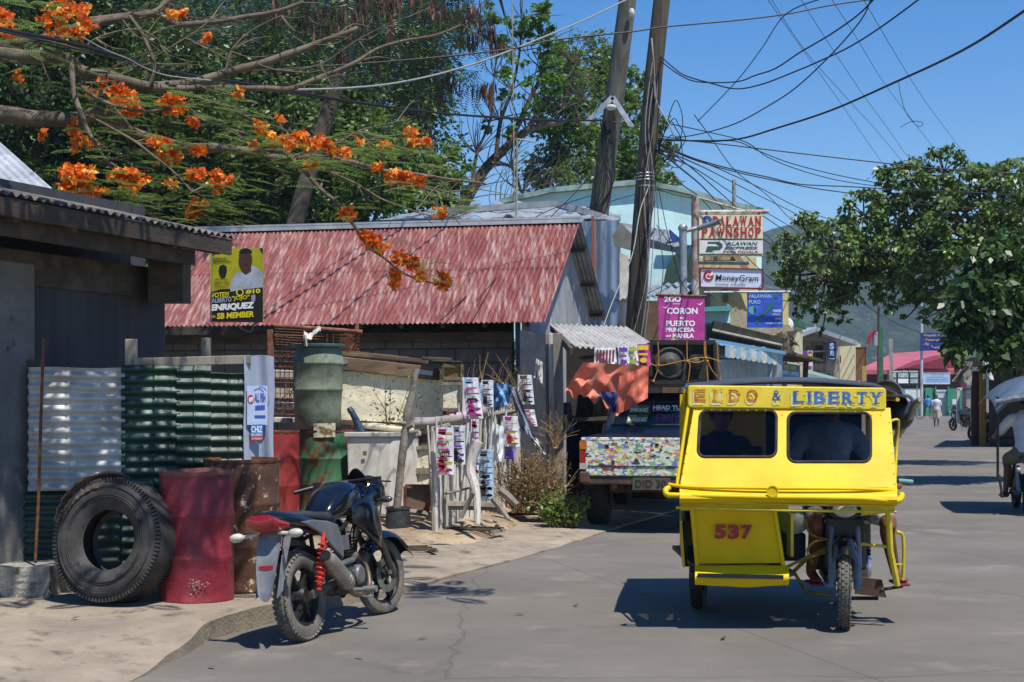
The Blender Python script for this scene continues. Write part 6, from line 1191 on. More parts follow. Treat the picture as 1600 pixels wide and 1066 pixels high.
# ============================================================ leaning timber utility poles
up_ = thing('utility_pole','leaning weathered timber utility pole on the left, with zinc collar and tangled cables','utility pole',(1.7,29,0))
m = MB(); m.tube([P(905,640,29),P(936,330,28.6),P(957,180,28.3),P(982,-10,28),P(1000,-140,28)],[.22,.20,.19,.17,.16],18); m.build('timber_shaft',pole_wood2,up_,smooth=True)
m = MB(); m.bar(P(957,152,28.0),P(915,194,28.0),.06,.10); m.bar(P(957,152,28.0),P(988,200,28.0),.06,.10); m.build('cross_bracket',galv,up_)
m = MB(); m.ball(P(987,20,27.8),(.06,.06,.09)); m.ball(P(955,168,27.95),(.1,.1,.06)); m.build('insulator',white_dirty,up_,smooth=True)
up2 = thing('utility_pole','thick dark timber utility pole standing nearer, right of the other leaning pole','utility pole',(2.1,24,0))
m = MB(); m.tube([P(980,700,24),P(992,520,24),P(1003,350,24),P(1012,230,24),P(1022,110,24),P(1034,0,24),P(1050,-150,24)],[.16,.165,.16,.155,.15,.14,.135],18); m.build('timber_shaft',pole_wood,up2,smooth=True)
m = MB(); 
for y in (272,277,282,292): m.lathe([(.165,-.01),(.172,0),(.165,.01)],20,c=P(1009,y,24))
m.build('wire_band',galv,up2)
random.seed(31)
for i in range(7):
    m = MB(); x = 925+i*5; m.curve([P(950+random.uniform(-12,18),190+random.uniform(-6,10),28.2),P(942+random.uniform(-14,22),240,28.1),P(935+random.uniform(-14,22),290,28.1),P(925+random.uniform(-8,20),345,28.3)],.012,5); m.build('loose_cable',cable,up_)
for i in range(6):
    m = MB(); x0 = random.uniform(1018,1032); m.curve([P(x0,random.uniform(90,130),23.8),P(x0-random.uniform(0,12),200,23.75),P(1010+random.uniform(-8,14),300,23.8),P(1004+random.uniform(-10,14),430,23.8),P(996+random.uniform(-14,10),540,23.8)],.008,5); m.build('loose_cable',cable if i % 2 else cable_grey,up2)
for i in range(4):
    m = MB(); cx,cy = random.uniform(1045,1058),random.uniform(190,250); m.curve([P(1020,225+6*i,23.9)]+[P(cx+random.uniform(8,16)*math.cos(a),cy+random.uniform(20,34)*math.sin(a),23.7) for a in (2.2,1,0,-1,-2)]+[P(1022,240+8*i,23.9)],.008,5); m.build('cable_loop',cable,up2)
m = MB(); m.curve([P(1018,60,23.8),P(1020,80,23.7),P(1022,105,23.7),P(1023,130,23.75),P(1026,160,23.7),P(1050,205,23.6),P(1052,240,23.7),P(1030,272,23.8)],.012,5); m.build('white_cable',cable_grey,up2)
# ============================================================ buildings behind
def slabbox(m, x0, x1, ytop, Y, depth, zbot=0, sl=0, k=None):
    a, b = P(x0,ytop,Y), P(x1,ytop+sl,Y); d = depth*(k if k is not None else (.3 if x0 > 1215 else .12)); m.add([(a.x,Y,zbot),(b.x,Y,zbot),(b.x,Y,b.z),(a.x,Y,a.z),(a.x+d,Y+depth,zbot),(b.x+d,Y+depth,zbot),(b.x+d,Y+depth,b.z),(a.x+d,Y+depth,a.z)],[(0,1,2,3),(7,6,5,4),(0,4,5,1),(1,5,6,2),(2,6,7,3),(3,7,4,0)])
# grey tin clad building directly behind the red house
t = thing('tin_clad_building','patched grey blue tin clad building rising behind the red roof beside the timber poles','building',(2.5,30,0))
tin = M('tin_wall','#75869a','#8fa0b2',sc=1.6,st=(3,3,.4),rough=.5,metal=.3,c3='#5a6470',sc3=3,lo3=.6,hi3=.7)
m = MB(); o = P(905,640,27.5); m.corr(P(905,500,27.5)-UP*3, P(968,500,27.2)-P(905,500,27.5), UP*(3.2+(500-362)*27.5/F), (0,-1,0), .2, .02, .004, 6); m.build('front_wall',tin,t,smooth=True)
m = MB(); solid_px(m,[(905,360),(932,338),(970,385),(968,500),(905,480)],27.56,.05); m.build('gable_panel',tin,t)
m = MB(); solid_px(m,[(968,395),(982,400),(985,520),(968,500)],27.4,.05); m.build('corner_strip',white_dirty,t)
m = MB(); m.bar(P(926,338,27.3),P(928,430,27.3),.06,.05); m.build('rust_strip',M('strip_rust','#8a4a34',rough=.8),t)
m = MB(); m.sheet(lambda u, v: P(600+370*u, 352-32*u*(1.2-u)+ (22)*(1-v)*0-22*v*(.4+.6*math.sin(PI*u)) +3*mnoise.noise(W((u*12,v*3,0))), 27.5+3*v)+UP*.1*mnoise.noise(W((u*22,v*5,2))), 60, 8, .02, (0,0,1)); m.build('roof',M('patched_tin','#8d97a1','#a7aeb5',sc=1.2,rough=.5,metal=.35,c3='#7b6a5c',sc3=1.6,lo3=.56,hi3=.66),t,smooth=True)
m = MB(); solid_px(m,[(580,344),(900,340),(905,352),(580,362)],27.45,.05); m.build('dark_band',M('band_dark','#2a3344','#3a4558',sc=2,rough=.6),t)
m = MB(); m.bar(P(700,330,28.5),P(870,318,28.5),.1,.12); m.bar(P(870,318,28.5),P(940,338,28.2),.1,.12); m.build('roof_edge',galv_dull,t)
# bent sheet and long eave
m = MB(); solid_px(m,[(957,368),(970,348),(1000,378),(988,392),(960,384)],26.8,.03); m.build('bent_sheet',M('bent_zinc','#6d6c64','#7f7e76',sc=2,rough=.6,metal=.3),t)
m = MB(); a,b,c_,d = P(905,338,29),P(1046,360,27),P(1068,390,26),P(960,372,28); m.add([a,b,c_,d]+[p-UP*.08 for p in (a,b,c_,d)],[(0,1,2,3),(7,6,5,4),(0,4,5,1),(1,5,6,2),(2,6,7,3),(3,7,4,0)]); m.build('long_eave',galv_dull,t)
m = MB(); solid_px(m,[(1046,358),(1078,386),(1076,398),(1060,392),(1047,370)],26.4,.05); m.build('blue_fascia',M('fascia_blue','#27498c',rough=.5),t)
m = MB(); slabbox(m,905,1000,505,28.5,4,0,15); slabbox(m,935,1065,470,30,3,0); m.build('lower_wall',M('brown_render','#5d4a3c','#6f5b4a',sc=2,rough=.9),t)
m = MB(); m.corr(P(955,470,27.2),P(1068,462,27.2)-P(955,470,27.2),P(985,448,29)-P(955,470,27.2),(0,-.3,1),.18,.025,.004,6); m.build('porch_roof',galv_dull,t,smooth=True)
m = MB(); solid_px(m,[(976,405),(998,405),(998,440),(976,440)],28.3,.02); m.build('window',blk,t)
# turquoise building
t = thing('turquoise_building','large turquoise rendered building with stepped gable behind the poles and signs','building',(6,40,0)); Yt = 40
gw = [(780,640),(780,318),(860,300),(1002,287),(1090,306),(1125,318),(1190,332),(1190,640)]
m = MB(); a = [P(x,y,Yt) for x,y in gw]; 
for p in a: 
    if p.z < 2: p.z = 0
b_ = [p+W((1.5,9,0)) for p in a]; k = len(a); m.add(a+b_,[tuple(range(k)),tuple(range(2*k-1,k-1,-1))]+[(i,k+i,k+(i+1)%k,(i+1)%k) for i in range(k)]); m.build('wall',turq,t)
m = MB(); 
for i in range(1,6): m.bar(a[i]+UP*.03+W((0,-.05,0)),a[i+1]+UP*.03+W((0,-.05,0)),.3,.14)
m.build('coping',M('coping_weathered','#8fa8a4','#5c6e6c',sc=2,rough=.9),t)
m = MB(); solid_px(m,[(1030,383),(1090,383),(1090,391),(1030,390)],39.8,.1); m.build('string_course',M('course_blue','#2f6f80',rough=.7),t)
m = MB(); n_ = 16; solid_px(m,[(1086+48*math.cos(PI-PI/2*i/n_),448-66*math.sin(PI-PI/2*i/n_)) for i in range(n_+1)]+[(1088,450)],39.6,.2); m.build('green_arch',M('arch_green','#2f4a40',rough=.8),t)
m = MB(); solid_px(m,[(1040,436),(1086,436),(1086,462),(1040,462)],39.7,.1); m.build('window',M('win_dark','#1a1e22',rough=.2),t)
# brownish/yellow block below the signs
t = thing('yellow_building','pale yellow building with diagonal stair roof behind the money transfer sign','building',(6,36,0))
m = MB(); slabbox(m,1092,1182,402,37,5); slabbox(m,1180,1232,455,38,4); m.build('wall',M('wall_yellow','#c9b87c','#d8c98f',sc=1,rough=.85),t)
m = MB(); m.bar(P(1148,396,36.6),P(1196,462,36.4),.5,.15); m.bar(P(1100,404,36.7),P(1150,404,36.7),.3,.12); m.build('stair_roof',M('stair_tan','#a89060',rough=.8),t)
m = MB(); solid_px(m,[(1102,455),(1110,455),(1110,480),(1102,480)],36.9,.05); solid_px(m,[(1130,452),(1138,452),(1138,472),(1130,472)],36.9,.05); m.build('window',M('win_dark','#1a1e22'),t)
# turquoise low shop
t = thing('turquoise_shop','small turquoise shop wall just right of the magenta sign','shop',(5,30,0))
m = MB(); slabbox(m,1098,1141,482,30.5,3); m.build('wall',turq,t); m = MB(); solid_px(m,[(1096,480),(1143,478),(1143,486),(1096,487)],30.3,.3); m.build('cornice',M('turq_dark','#4f9a98',rough=.7),t)
m = MB(); slabbox(m,1104,1141,505,30.3,.3,2.5); m.build('window',M('win_dark','#1a1e22'),t)
# thatched roof stand with black gutter
t = thing('thatched_hut','low hut with grey thatched roof behind the scalloped awning','hut',(6,32,0))
th = M('thatch','#6b6252','#887e6c',sc=8,st=(3,1,.3),rough=1,c3='#4a4338',sc3=16,bump=1)
m = MB(); m.sheet(lambda u, v: P(1135+105*u, 520+22*u-(44-14*u)*v+4*mnoise.noise(W((u*18,v*4,1))), 31+3*v)+W((0,0,.06*mnoise.noise(W((u*40,v*12,4))))), 70, 16, .25, (0,0,-1)); m.build('thatch',th,t,smooth=True,angle=0)
m = MB(); m.bar(P(1111,517,29.5),P(1222,545,29.5),.3,.42); m.build('black_gutter',M('gutter_black','#23221f','#3d4434',sc=3,rough=.7),t)
m = MB(); m.bar(P(1113,515,29.3),P(1222,539,29.3),.05,.04); m.build('gutter_rim',white_dirty,t)
m = MB(); slabbox(m,1140,1230,545,32,3); m.build('wall',wood_dark,t)
m = MB(); random.seed(77); 
for i in range(60):
    p = P(1228+random.uniform(-8,10),535+random.uniform(-18,20),29.4+random.random()*.5); m.add([p,p+W((random.uniform(-.3,.3),random.uniform(-.1,.1),random.uniform(-.35,.05))),p+W((.05,0,-.12))],[(0,1,2)])
m.build('frayed_edge',th,t)
# striped awning shop
t = thing('awning_shop','pale blue corrugated shutter shop with scalloped blue and white awning','shop',(6,27,0)); Ya = 26
m = MB(); m.corr(W(P(1124,640,27)).xyz*1, P(1212,640,27)-P(1124,640,27), UP*1.85, (0,-1,0), .17,.02,.004,6); m.v = [(v[0],v[1],v[2]-.9) for v in m.v]; m.build('shutter_wall',M('shutter_blue','#9fb6c4','#b3c7d2',sc=2,rough=.5,metal=.2),t,smooth=True)
cols = [M('aw_blue','#7fa8bd','#8db5c8',sc=6,rough=.6), M('aw_white','#cdd2cf','#b8a890',sc=8,rough=.6)]
m = MB(); 
for i in range(11):
    x0 = 1133+8.2*i; y0 = 539+1.25*i; m.cur = i % 2
    poly = [(x0,y0),(x0+8.2,y0+1.25),(x0+8.2,y0+16)]+[(x0+4.1+4.1*math.cos(PI*k/6),y0+16+4*math.sin(PI*k/6)) for k in range(7)]+[(x0,y0+15)]
    solid_px(m,poly,26,.02)
m.build('scalloped_awning',cols,t)
m = MB(); m.corr(P(1128,541,26),P(1226,555,26)-P(1128,541,26),P(1110,532,28)-P(1128,541,26),(0,-.3,1),.2,.02,.004,6); m.bar(P(1108,531,26.2),P(1228,552,25.95),.06,.06); m.build('awning_roof',M('aw_roof','#6f9fc0',rough=.6),t)
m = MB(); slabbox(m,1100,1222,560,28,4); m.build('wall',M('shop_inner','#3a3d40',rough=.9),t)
m = MB(); slabbox(m,1208,1214,565,26.4,.2); slabbox(m,1214,1222,565,26.8,.2); m.build('post',post,t)
pl = Plane(27,1220,.01); t = board('cafe_sign','weathered blue sign with yellow and white letters under a dark tin roof','sign',pl,1219,566,1250,590,M('sign_skyblue','#3f86ad','#5a9fc4',sc=4,rough=.6,c3='#d0d6d0',sc3=5,lo3=.66,hi3=.7),.05,sl=5)
m = MB(); pl.text(m,'WE AM!',1224,569,1244,576,.01,.03,sl=3); m.build('yellow_lettering',ink['yellow'],t); m = MB(); pl.text(m,'PAPIE CAFFEE',1220,578,1248,584,.01,.02,sl=4); m.build('white_lettering',ink['white'],t)
m = MB(); m.bar(pl.p(1219,555),pl.p(1262,564),.8,.05); m.bar(pl.p(1260,565),pl.p(1257,610),.08); m.build('tin_hood',wood_dark,t)
# small gabled house
t = thing('gabled_house','small weathered two storey house with wide pale gable roof, left of the mountain','house',(15,60,0)); Yg = 60
m = MB(); slabbox(m,1228,1310,530,Yg,7); m.build('wall',M('peeling_wall','#a39a8b','#8a857c',sc=1,rough=.9,c3='#6b6558',sc3=2,lo3=.5,hi3=.6),t)
m = MB(); slabbox(m,1307,1335,532,Yg+1,5); m.build('side_wall',M('wall_cream','#c9c09a',rough=.85),t)
m = MB(); A_,B_,D_ = P(1226,530,58.6),P(1276,511,58.6),P(1340,533,58.6); o_ = W((-3.2,9,0)); m.add([A_,B_,D_,A_+o_,B_+o_,D_+o_]+[p-UP*.18 for p in (A_,B_,D_,A_+o_,B_+o_,D_+o_)],[(0,1,4,3),(1,2,5,4),(0,6,7,1),(1,7,8,2),(3,9,6,0),(2,8,11,5),(7,6,9,10),(8,7,10,11),(4,10,9,3),(5,11,10,4)]); m.build('roof',M('roof_pale','#9aa3ab','#b0b7bc',sc=1,rough=.6,metal=.2),t)
m = MB(); solid_px(m,[(1226,531),(1276,513),(1338,534)],59.2,.1); m.build('gable',M('gable_board','#8d8a84',rough=.9),t)
for x0,x1 in ((1232,1252),(1270,1291)):
    m = MB(); solid_px(m,[(x0,540),(x1,540),(x1,568),(x0,568)],59.9,.12); f = m.build('window',M('win_dark','#1a1e22'),t); m = MB(); m.bar(P((x0+x1)/2,540,59.85),P((x0+x1)/2,568,59.85),.05); m.bar(P(x0,551,59.85),P(x1,551,59.85),.05); m.build('mullion',wood_dark,f)
m = MB(); solid_px(m,[(1222,552),(1310,546),(1310,548),(1222,554)],58.9,.05); m.build('balcony_rail',post,t)
pl = Plane(58.7); t = board('cloth_banner','narrow dark blue vertical banner hanging on the gabled house','banner',pl,1293,534,1306,563,M('banner_navy','#1a2c55',rough=.7),.05); m = MB(); pl.text(m,'§' if 0 else 'S',1296,536,1303,546,.02,.05); pl.rect(m,1297,548,1303,556,.02); pl.rect(m,1295,560,1304,561.5,.02); m.build('print',M('ink_pale','#9fb8dc'),t)
pl = Plane(57); t = board('paper_poster','yellow and white poster with pink patch beside the windows of the gabled house','poster',pl,1262,548,1270,585,paper,.05); m = MB(); pl.rect(m,1263,553,1269,562,.02); m.cur=1; pl.rect(m,1263,549,1269,552,.02); pl.rect(m,1263,572,1268,576,.02); m.build('print',[ink['yellow'],ink['magenta']],t)
t = board('purple_sign','small purple sign left of the house windows','sign',Plane(57),1252,548,1261,556,ink['purple'],.05)
# low green roof
t = thing('green_roof_shed','low shed with sloping grey green roof in front of the gabled house','shed',(13,50,0))
m = MB(); a,b,c_,d = P(1262,583,50),P(1330,600,50),P(1300,588,56),P(1262,578,56); m.add([a,b,c_,d]+[p-UP*.3 for p in (a,b,c_,d)],[(0,1,2,3),(7,6,5,4),(0,4,5,1),(1,5,6,2),(2,6,7,3),(3,7,4,0)]); m.build('roof',M('green_grey','#6d8578','#8a9c90',sc=1,rough=.7),t)
m = MB(); slabbox(m,1255,1325,596,51,4); m.build('wall',M('wall_greenish','#3c5a4c',rough=.9),t)
t = board('plywood_hoarding','brown plywood back of a roadside hoarding left of the green pole','hoarding',Plane(62),1315,543,1353,594,M('plywood_brown','#6b4a2c','#7d5834',sc=1,rough=.8),.5,fm=rust_red,fw=1.2)
m = MB(); m.bar(P(1333,545,61.8),P(1333,594,61.8),.12,.1,up=(0,1,0)); m.build('brace',wood_brown,t); m = MB(); solid_px(m,[(1347,572),(1354,572),(1354,596),(1347,596)],60,.1); m.build('slatted_screen',M('bamboo','#a98c54',rough=.8),t)
m = MB(); solid_px(m,[(1306,556),(1314,556),(1314,568),(1306,568)],61,.1); m.build('green_board',ink['green'],t)
# big red roofed hall, far
t = thing('red_roof_hall','large far hall with dusky pink red metal roof and maroon wall','hall',(30,135,0)); Yh = 130
m = MB(); slabbox(m,1340,1510,574,Yh,20); m.build('wall',M('maroon_wall','#5a2028','#6a2830',sc=.5,rough=.8),t)
m = MB(); a,b,c_,d = P(1340,578,Yh-2),P(1510,578,Yh-2),P(1500,545,Yh+14),P(1395,552,Yh+14); m.add([a,b,c_,d]+[p-UP*.4 for p in (a,b,c_,d)],[(0,1,2,3),(7,6,5,4),(0,4,5,1),(1,5,6,2),(2,6,7,3),(3,7,4,0)]); m.build('roof',M('hall_roof','#a8505c','#b25e68',sc=.3,rough=.6),t)
m = MB(); A_,B_ = P(1410,576,Yh-4),P(1500,552,Yh-4); m.add([A_,P(1500,576,Yh-4),B_,A_+W((0,8,0)),P(1500,576,Yh+4),B_+W((0,8,0))],[(0,1,2),(3,5,4),(0,2,5,3)]); m.build('porch_gable',M('gable_red','#8c2432','#7a2030',sc=2,rough=.6),t)
# green school wall across the junction
t = thing('green_wall','green painted boundary wall with pale gateway across the far junction','wall',(34,119,0)); Yw2 = 119
m = MB(); slabbox(m,1380,1462,607,Yw2,.4); slabbox(m,1482,1506,607,Yw2,.4); m.build('wall',M('wall_green','#2f7a5e','#3a8a6b',sc=.6,rough=.8,c3='#8fb5a0',sc3=1,lo3=.64,hi3=.7),t)
m = MB(); slabbox(m,1462,1482,609,Yw2+.3,.2); m.build('gate',M('gate_white','#c9ccd0','#b5b9be',sc=1,rough=.7),t)
m = MB(); slabbox(m,1461,1463,604,Yw2-.2,.5); slabbox(m,1481,1483,604,Yw2-.2,.5); slabbox(m,1446,1456,606,Yw2-.2,.5); m.build('pillar',M('pillar_green','#3a8a6b',rough=.8),t)
m = MB(); solid_px(m,[(1462,612),(1482,612),(1482,615),(1462,615)],Yw2,.1); m.build('gate_bars',M('gate_blue','#5a7a94',rough=.7),t)
t = board('dive_center_sign','black sign with six pictures mounted on posts before the red roofed hall','sign',Plane(112),1388,578,1436,602,M('sign_black','#2a3130',rough=.5),.3); pl = Plane(112)
m = MB(); pl.text(m,'Neptune Dive Center',1392,579,1434,582.5,.05,.03); pl.rect(m,1403,592,1419,599,.05); m.build('white_lettering',ink['white'],t)
m = MB(); 
for x0,y0,x1,y1 in ((1389,583,1400,590),(1389,592,1400,599),(1403,583,1419,590),(1422,583,1434,590),(1422,592,1434,599)): pl.rect(m,x0,y0,x1,y1,.05)
m.build('pictures',M('pict_grey','#8a9c9c','#b9c4c4',sc=2,rough=.6),t); m = MB(); slabbox(m,1390,1392,602,112.2,.3); slabbox(m,1432,1434,602,112.2,.3); m.build('posts',post,t)
t = board('school_sign','pale blue blank board mounted above the gateway','sign',Plane(116),1443,583,1484,600,M('sign_paleblue','#9cb8d8','#a8c2de',sc=1,rough=.6),.3,fm=white,fw=.8); m = MB(); Plane(116).text(m,'CORON ELEMENTARY',1456,585,1476,587,.06); [Plane(116).rect(m,1447,590+2.6*i,1481,590.6+2.6*i,.06) for i in range(3)]; m.build('lettering',M('ink_sea','#5a7a9c',rough=.6),t)
board('paper_notice','white paper notice pasted on the far green wall','notice',Plane(118.6),1414,609,1440,627,paper,.05)
board('small_notice','small white notice right of the far gateway','notice',Plane(118.4),1488,624,1496,632,paper,.05)
t = board('direction_sign','dark blue direction sign with yellow place names and arrow on a white pole','road sign',Plane(60),1438,520,1487,548,M('sign_navy','#1c3584','#213c90',sc=2,rough=.4),.1); pl = Plane(60)
m = MB()
for s_,x0,x1,y0 in (('Maquinit Hot Sp.',1443,1482,522),('- Tagumpay',1442,1471,529),('- Pier',1442,1452,535)): pl.text(m,s_,x0,y0,x1,y0+5,.03,.02)
pl.rect(m,1455,542.5,1468,544,.03); pl.rect(m,1455,540,1456.5,544,.03); pl.poly(m,[(1466,540.5),(1470,543.2),(1466,546)],.03); m.build('yellow_lettering',M('ink_gold','#c9a24a',rough=.5),t); m = MB(); m.tube([P(1440,650,60.2),P(1440,468,60.2)],.06,8); m.build('pole',M('pole_white','#b9bcc0',rough=.5),t)
# green transformer pole and concrete pole
t = thing('transformer_pole','green painted steel pole topped with timber, carrying a grey transformer and red strut','utility pole',(20,78,0)); Yx = 78
m = MB(); slabbox(m,1373,1380,511,Yx,.25); m.build('green_shaft',M('pole_green','#2a6b4c','#1e4a38',sc=2,rough=.7),t)
m = MB(); m.tube([P(1372,600,Yx-.2),P(1373,478,Yx-.2)],.07,8); m.build('timber_shaft',pole_wood,t); m = MB(); m.tube([P(1367,540,Yx-.4),P(1367,524,Yx-.4)],.15,12); m.ball(P(1365,522,Yx-.4),(.06,.06,.12)); m.ball(P(1370,522,Yx-.4),(.06,.06,.12)); m.build('transformer',M('transformer_grey','#8d989c',rough=.5),t,smooth=True,angle=40)
m = MB(); m.tube([P(1356,538,Yx-.5),P(1361,522,Yx-.5),P(1367,516,Yx-.5)],.1,8); m.build('red_strut',ink['red'],t)
tag((lambda m: (slabbox(m,1389,1395,529,90,.3), m.build('concrete_pole',conc))[1])(MB()),'square grey concrete pole standing right of the green transformer pole','utility pole')
# flat dish/green canopy left of mountain
t = thing('green_canopy_roof','small green flat roof peeking above the blue water sign','roof',(12,52,0)); m = MB(); slabbox(m,1222,1248,499,52,3,4.2); m.build('slab',M('canopy_green','#2c6048',rough=.6),t); m = MB(); slabbox(m,1222,1246,505,52.3,2,0); m.build('wall',M('wall_cream','#c9c09a'),t); m = MB(); m.lathe([(0,0),(.25,.08),(.32,.2)],16,c=P(1228,508,51),axis='Y'); m.build('dish',white,t,smooth=True)
# ============================================================ right side of the street
t = thing('dark_shop','shaded shop with ochre pillar and maroon doors under the big tree','shop',(16,45,0))
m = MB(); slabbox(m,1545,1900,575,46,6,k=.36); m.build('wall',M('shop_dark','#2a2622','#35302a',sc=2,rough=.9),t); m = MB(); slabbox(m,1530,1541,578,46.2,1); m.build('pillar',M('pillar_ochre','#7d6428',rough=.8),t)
m = MB(); slabbox(m,1518,1530,580,46.4,1); m.build('maroon_door',M('door_maroon','#3a1a20',rough=.8),t); m = MB(); slabbox(m,1512,1900,560,44,7,2.72,k=.36); m.build('awning_slab',wood_dark,t)
m = MB(); m.bar(P(1516,566,44),P(1550,566,44),.1,.3); m.build('eave_board',M('eave_dark','#24211d',rough=.9),t)
cloth('cloth_cover','grey cloth hood draped from the dark eave over the stall','cloth',((1513,564),(1520,566),(1518,602),(1487,596)),43.6,M('cloth_grey','#6b6a64','#7d7c76',sc=4,rough=.9),12,12,.15,3,.02)
cloth('cloth_cover','pale torn cloth hanging from the dark eave right of the grey hood','cloth',((1536,564),(1546,562),(1553,594),(1536,592)),43.4,M('cloth_white','#b8bcbe','#9a9e9e',sc=4,rough=.9),10,12,.1,3,.02)
t = thing('white_stall_frame','white tubular stall frame with shelf beside the parked motorcycles','stall frame',(15.5,50,0))
m = MB(); w_ = .09
for a,b in (((1496,608),(1519,608)),((1505,608),(1505,645)),((1497,645),(1520,646)),((1519,608),(1519,660)),((1497,608),(1497,662))): m.bar(P(*a,49),P(*b,49),w_,w_,up=(0,1,0) if a[0]==b[0] else None)
m.build('frame',white,t)
# parked motorcycles far right, built from the same street bike
sb1 = M('side_grey2','#3a3c40',rough=.4); darkb = M('bike_dark','#14161a',rough=.3,coat=.4)
src = street_bike('parked_motorcycle','dark parked motorcycle nearest the white stall frame',0,0,0,R(6),darkb,sb1,steel_dark,dusty=False,group='motorcycles parked along the right side')
src.location = G(1522,674); src.rotation_euler = (src.rotation_euler.x,src.rotation_euler.y,R(120))
for x,y,h_,l in ((1528,669,100,'dark parked motorcycle partly behind the first one'),(1552,694,80,'dark parked motorcycle standing foremost in the row, seen end on'),(1578,692,140,'parked motorcycle beside the blue one under the eave'),(1492,661,70,'parked motorcycle farthest along the row beside the walking man'),(1600,686,150,'parked motorcycle behind the second tricycle')):
    c = copy_tree(src); c.location = G(x,y); c.rotation_euler = (c.rotation_euler.x,c.rotation_euler.y,R(h_)); c['label'] = l
blue = M('bike_blue','#2038a0','#2c48b8',sc=3,rough=.3,coat=.5)
s2 = street_bike('parked_motorcycle','blue and white parked motorcycle under the eave left of the second tricycle',0,0,0,R(6),blue,white,steel_dark,dusty=False,group='motorcycles parked along the right side'); s2.location = G(1566,688); s2.rotation_euler = (0,0,R(25))
# ---- second tricycle at the right edge, seen from behind
t2 = thing('motor_tricycle','grey roofed tricycle half out of frame at the right edge, driving away','tricycle',(7.1,19,0))
b0 = set(bpy.data.objects); Mb = Matrix.Translation((6.98,19.2,0)) @ Matrix.Rotation(R(78),4,'Z')
wheel(t2,(0,0,.3),.3,.10,spokes='wire',rim_col=steel_dark,dusty=False); wheel(t2,(1.25,0,.3),.3,.085,spokes='wire',rim_col=steel_dark,dusty=False,knobs=False); wheel(t2,(.6,-1.1,.27),.27,.10,rim_col=steel_dark,dusty=False,knobs=False)
Mi = pmat(t2).inverted() @ Mb
for o in set(bpy.data.objects)-b0: o.data.transform(Mi)
def t2p(fn,n,mt,**k): m = MB(); m.M = Mb; fn(m); return m.build(n,mt,t2,**k)
t2p(lambda m: m.sheet(lambda u,v: (-.3+2.2*u,.45-2.0*v,1.72+.10*math.sin(PI*u)+.12*math.sin(PI*v)-.22*(abs(2*v-1)**5)-.12*(1-u)**6),20,20,.02,(0,0,-1)),'canopy_roof',M('canopy_bluegrey','#4f5a68','#66717e',sc=3,rough=.35,bump=.15),smooth=True)
t2p(lambda m: m.curve([(-.32,.47-.26*i,1.52+.12*math.sin(PI*i/8)+.012*(i%2)) for i in range(9)],.04,8),'canopy_edge',M('edge_foil','#8d8f90','#6b6d70',sc=12,rough=.3,metal=.3),smooth=True)
t2p(lambda m: [m.tube(p,.018,8) for p in (((-.15,.42,1.6),(-.15,.42,.5)),((-.2,-1.45,1.6),(-.2,-1.45,.4)),((-.1,.40,.55),(-.15,.36,.25),(.3,.34,.25)),((-.15,-.4,1.6),(-.15,-.4,.5)))],'frame_tube',steel_dark,smooth=True)
t2p(lambda m: (m.box((.75,-.95,.55),(1.7,.9,.5)), m.box((-.1,-.95,.95),(.05,.9,.6))),'sidecar_body',M('sidecar_dark','#1d2a3a',rough=.4),bevel=.03)
t2p(lambda m: (m.loft([(-.25,0,.74,.1,.04),(0,0,.76,.13,.05),(.5,0,.76,.12,.05)],14), m.loft([(.5,0,.80,.1,.08),(.7,0,.84,.13,.12),(.95,0,.84,.08,.08)],14)),'saddle',blk,smooth=True)
t2p(lambda m: (m.tube([(.05,.12,.3),(.15,.13,.66)],.03,10), m.tube([(.05,-.12,.3),(.15,-.13,.66)],.03,10)),'shock_absorber',chrome,smooth=True)
t2p(lambda m: (m.ball((-.25,0,.66),(.04,.07,.04)), m.ball((-.2,.16,.62),.035)),'tail_lamp',M('lamp_clear','#a9a49a'),smooth=True)
t2p(lambda m: (m.loft([(.4,0,.4,.1,.1),(.6,0,.4,.13,.13),(.75,0,.4,.08,.08)],14), m.tube([(.0,-.1,.3),(.5,-.1,.4)],.03,8), m.tube([(-.1,.16,.3),(.5,.16,.3)],.035,10), m.tube([(.25,.12,.28),(.27,.34,.28)],.015,8), m.tube([(1.0,0,.95),(1.25,.08,.3)],.025,8), m.tube([(.9,-.35,1.0),(1.0,0,1.03),(.9,.35,1.0)],.012,8)),'engine',steel_dark,smooth=True,angle=40)
dh = Mb @ W((.15,0,.82)); f_ = (Mb.to_3x3() @ W((1,0,0))); l_ = (Mb.to_3x3() @ W((0,1,0)))
dch = dh+f_*.12+UP*.44; dnk = dch+UP*.13+f_*.02; dhd = dnk+UP*.14+f_*.04
def d2(m):
    for s in (-1,1):
        kn = dh+f_*.45+l_*s*.20-UP*.10; ft = kn-f_*.12+l_*s*.04-UP*.42; limb(m,[dh+l_*s*.09,kn,kn-UP*.12-f_*.02,ft],[.09,.065,.058,.037]); m.tube([ft-f_*.05-UP*.03,ft+f_*.15-UP*.05],[.036,.03],8)
        sh = dch+l_*s*.18+UP*.04; hn = dh+f_*.72+l_*s*.34+UP*.22; el = sh.lerp(hn,.45)+l_*s*.10-UP*.12; limb(m,[dch+l_*s*.1,sh,el,hn],[.06,.054,.044,.028]); hand(m,hn,f_,-l_*s,1,1)
    limb(m,[dh,dh+UP*.2+f_*.03,dch,dnk],[.15,.14,.165,.055]); limb(m,[dnk,dhd-UP*.05],[.05,.05]); head(m,dhd,f_)
p2 = person('second tricycle driver seen from behind in a white shirt and khaki shorts',(dh.x,dh.y,0),[('body',skin,d2,.014)])
m = MB(); limb(m,[dh+UP*.02,dh+UP*.2+f_*.03,dch,dnk-UP*.04],[.168,.16,.185,.075])
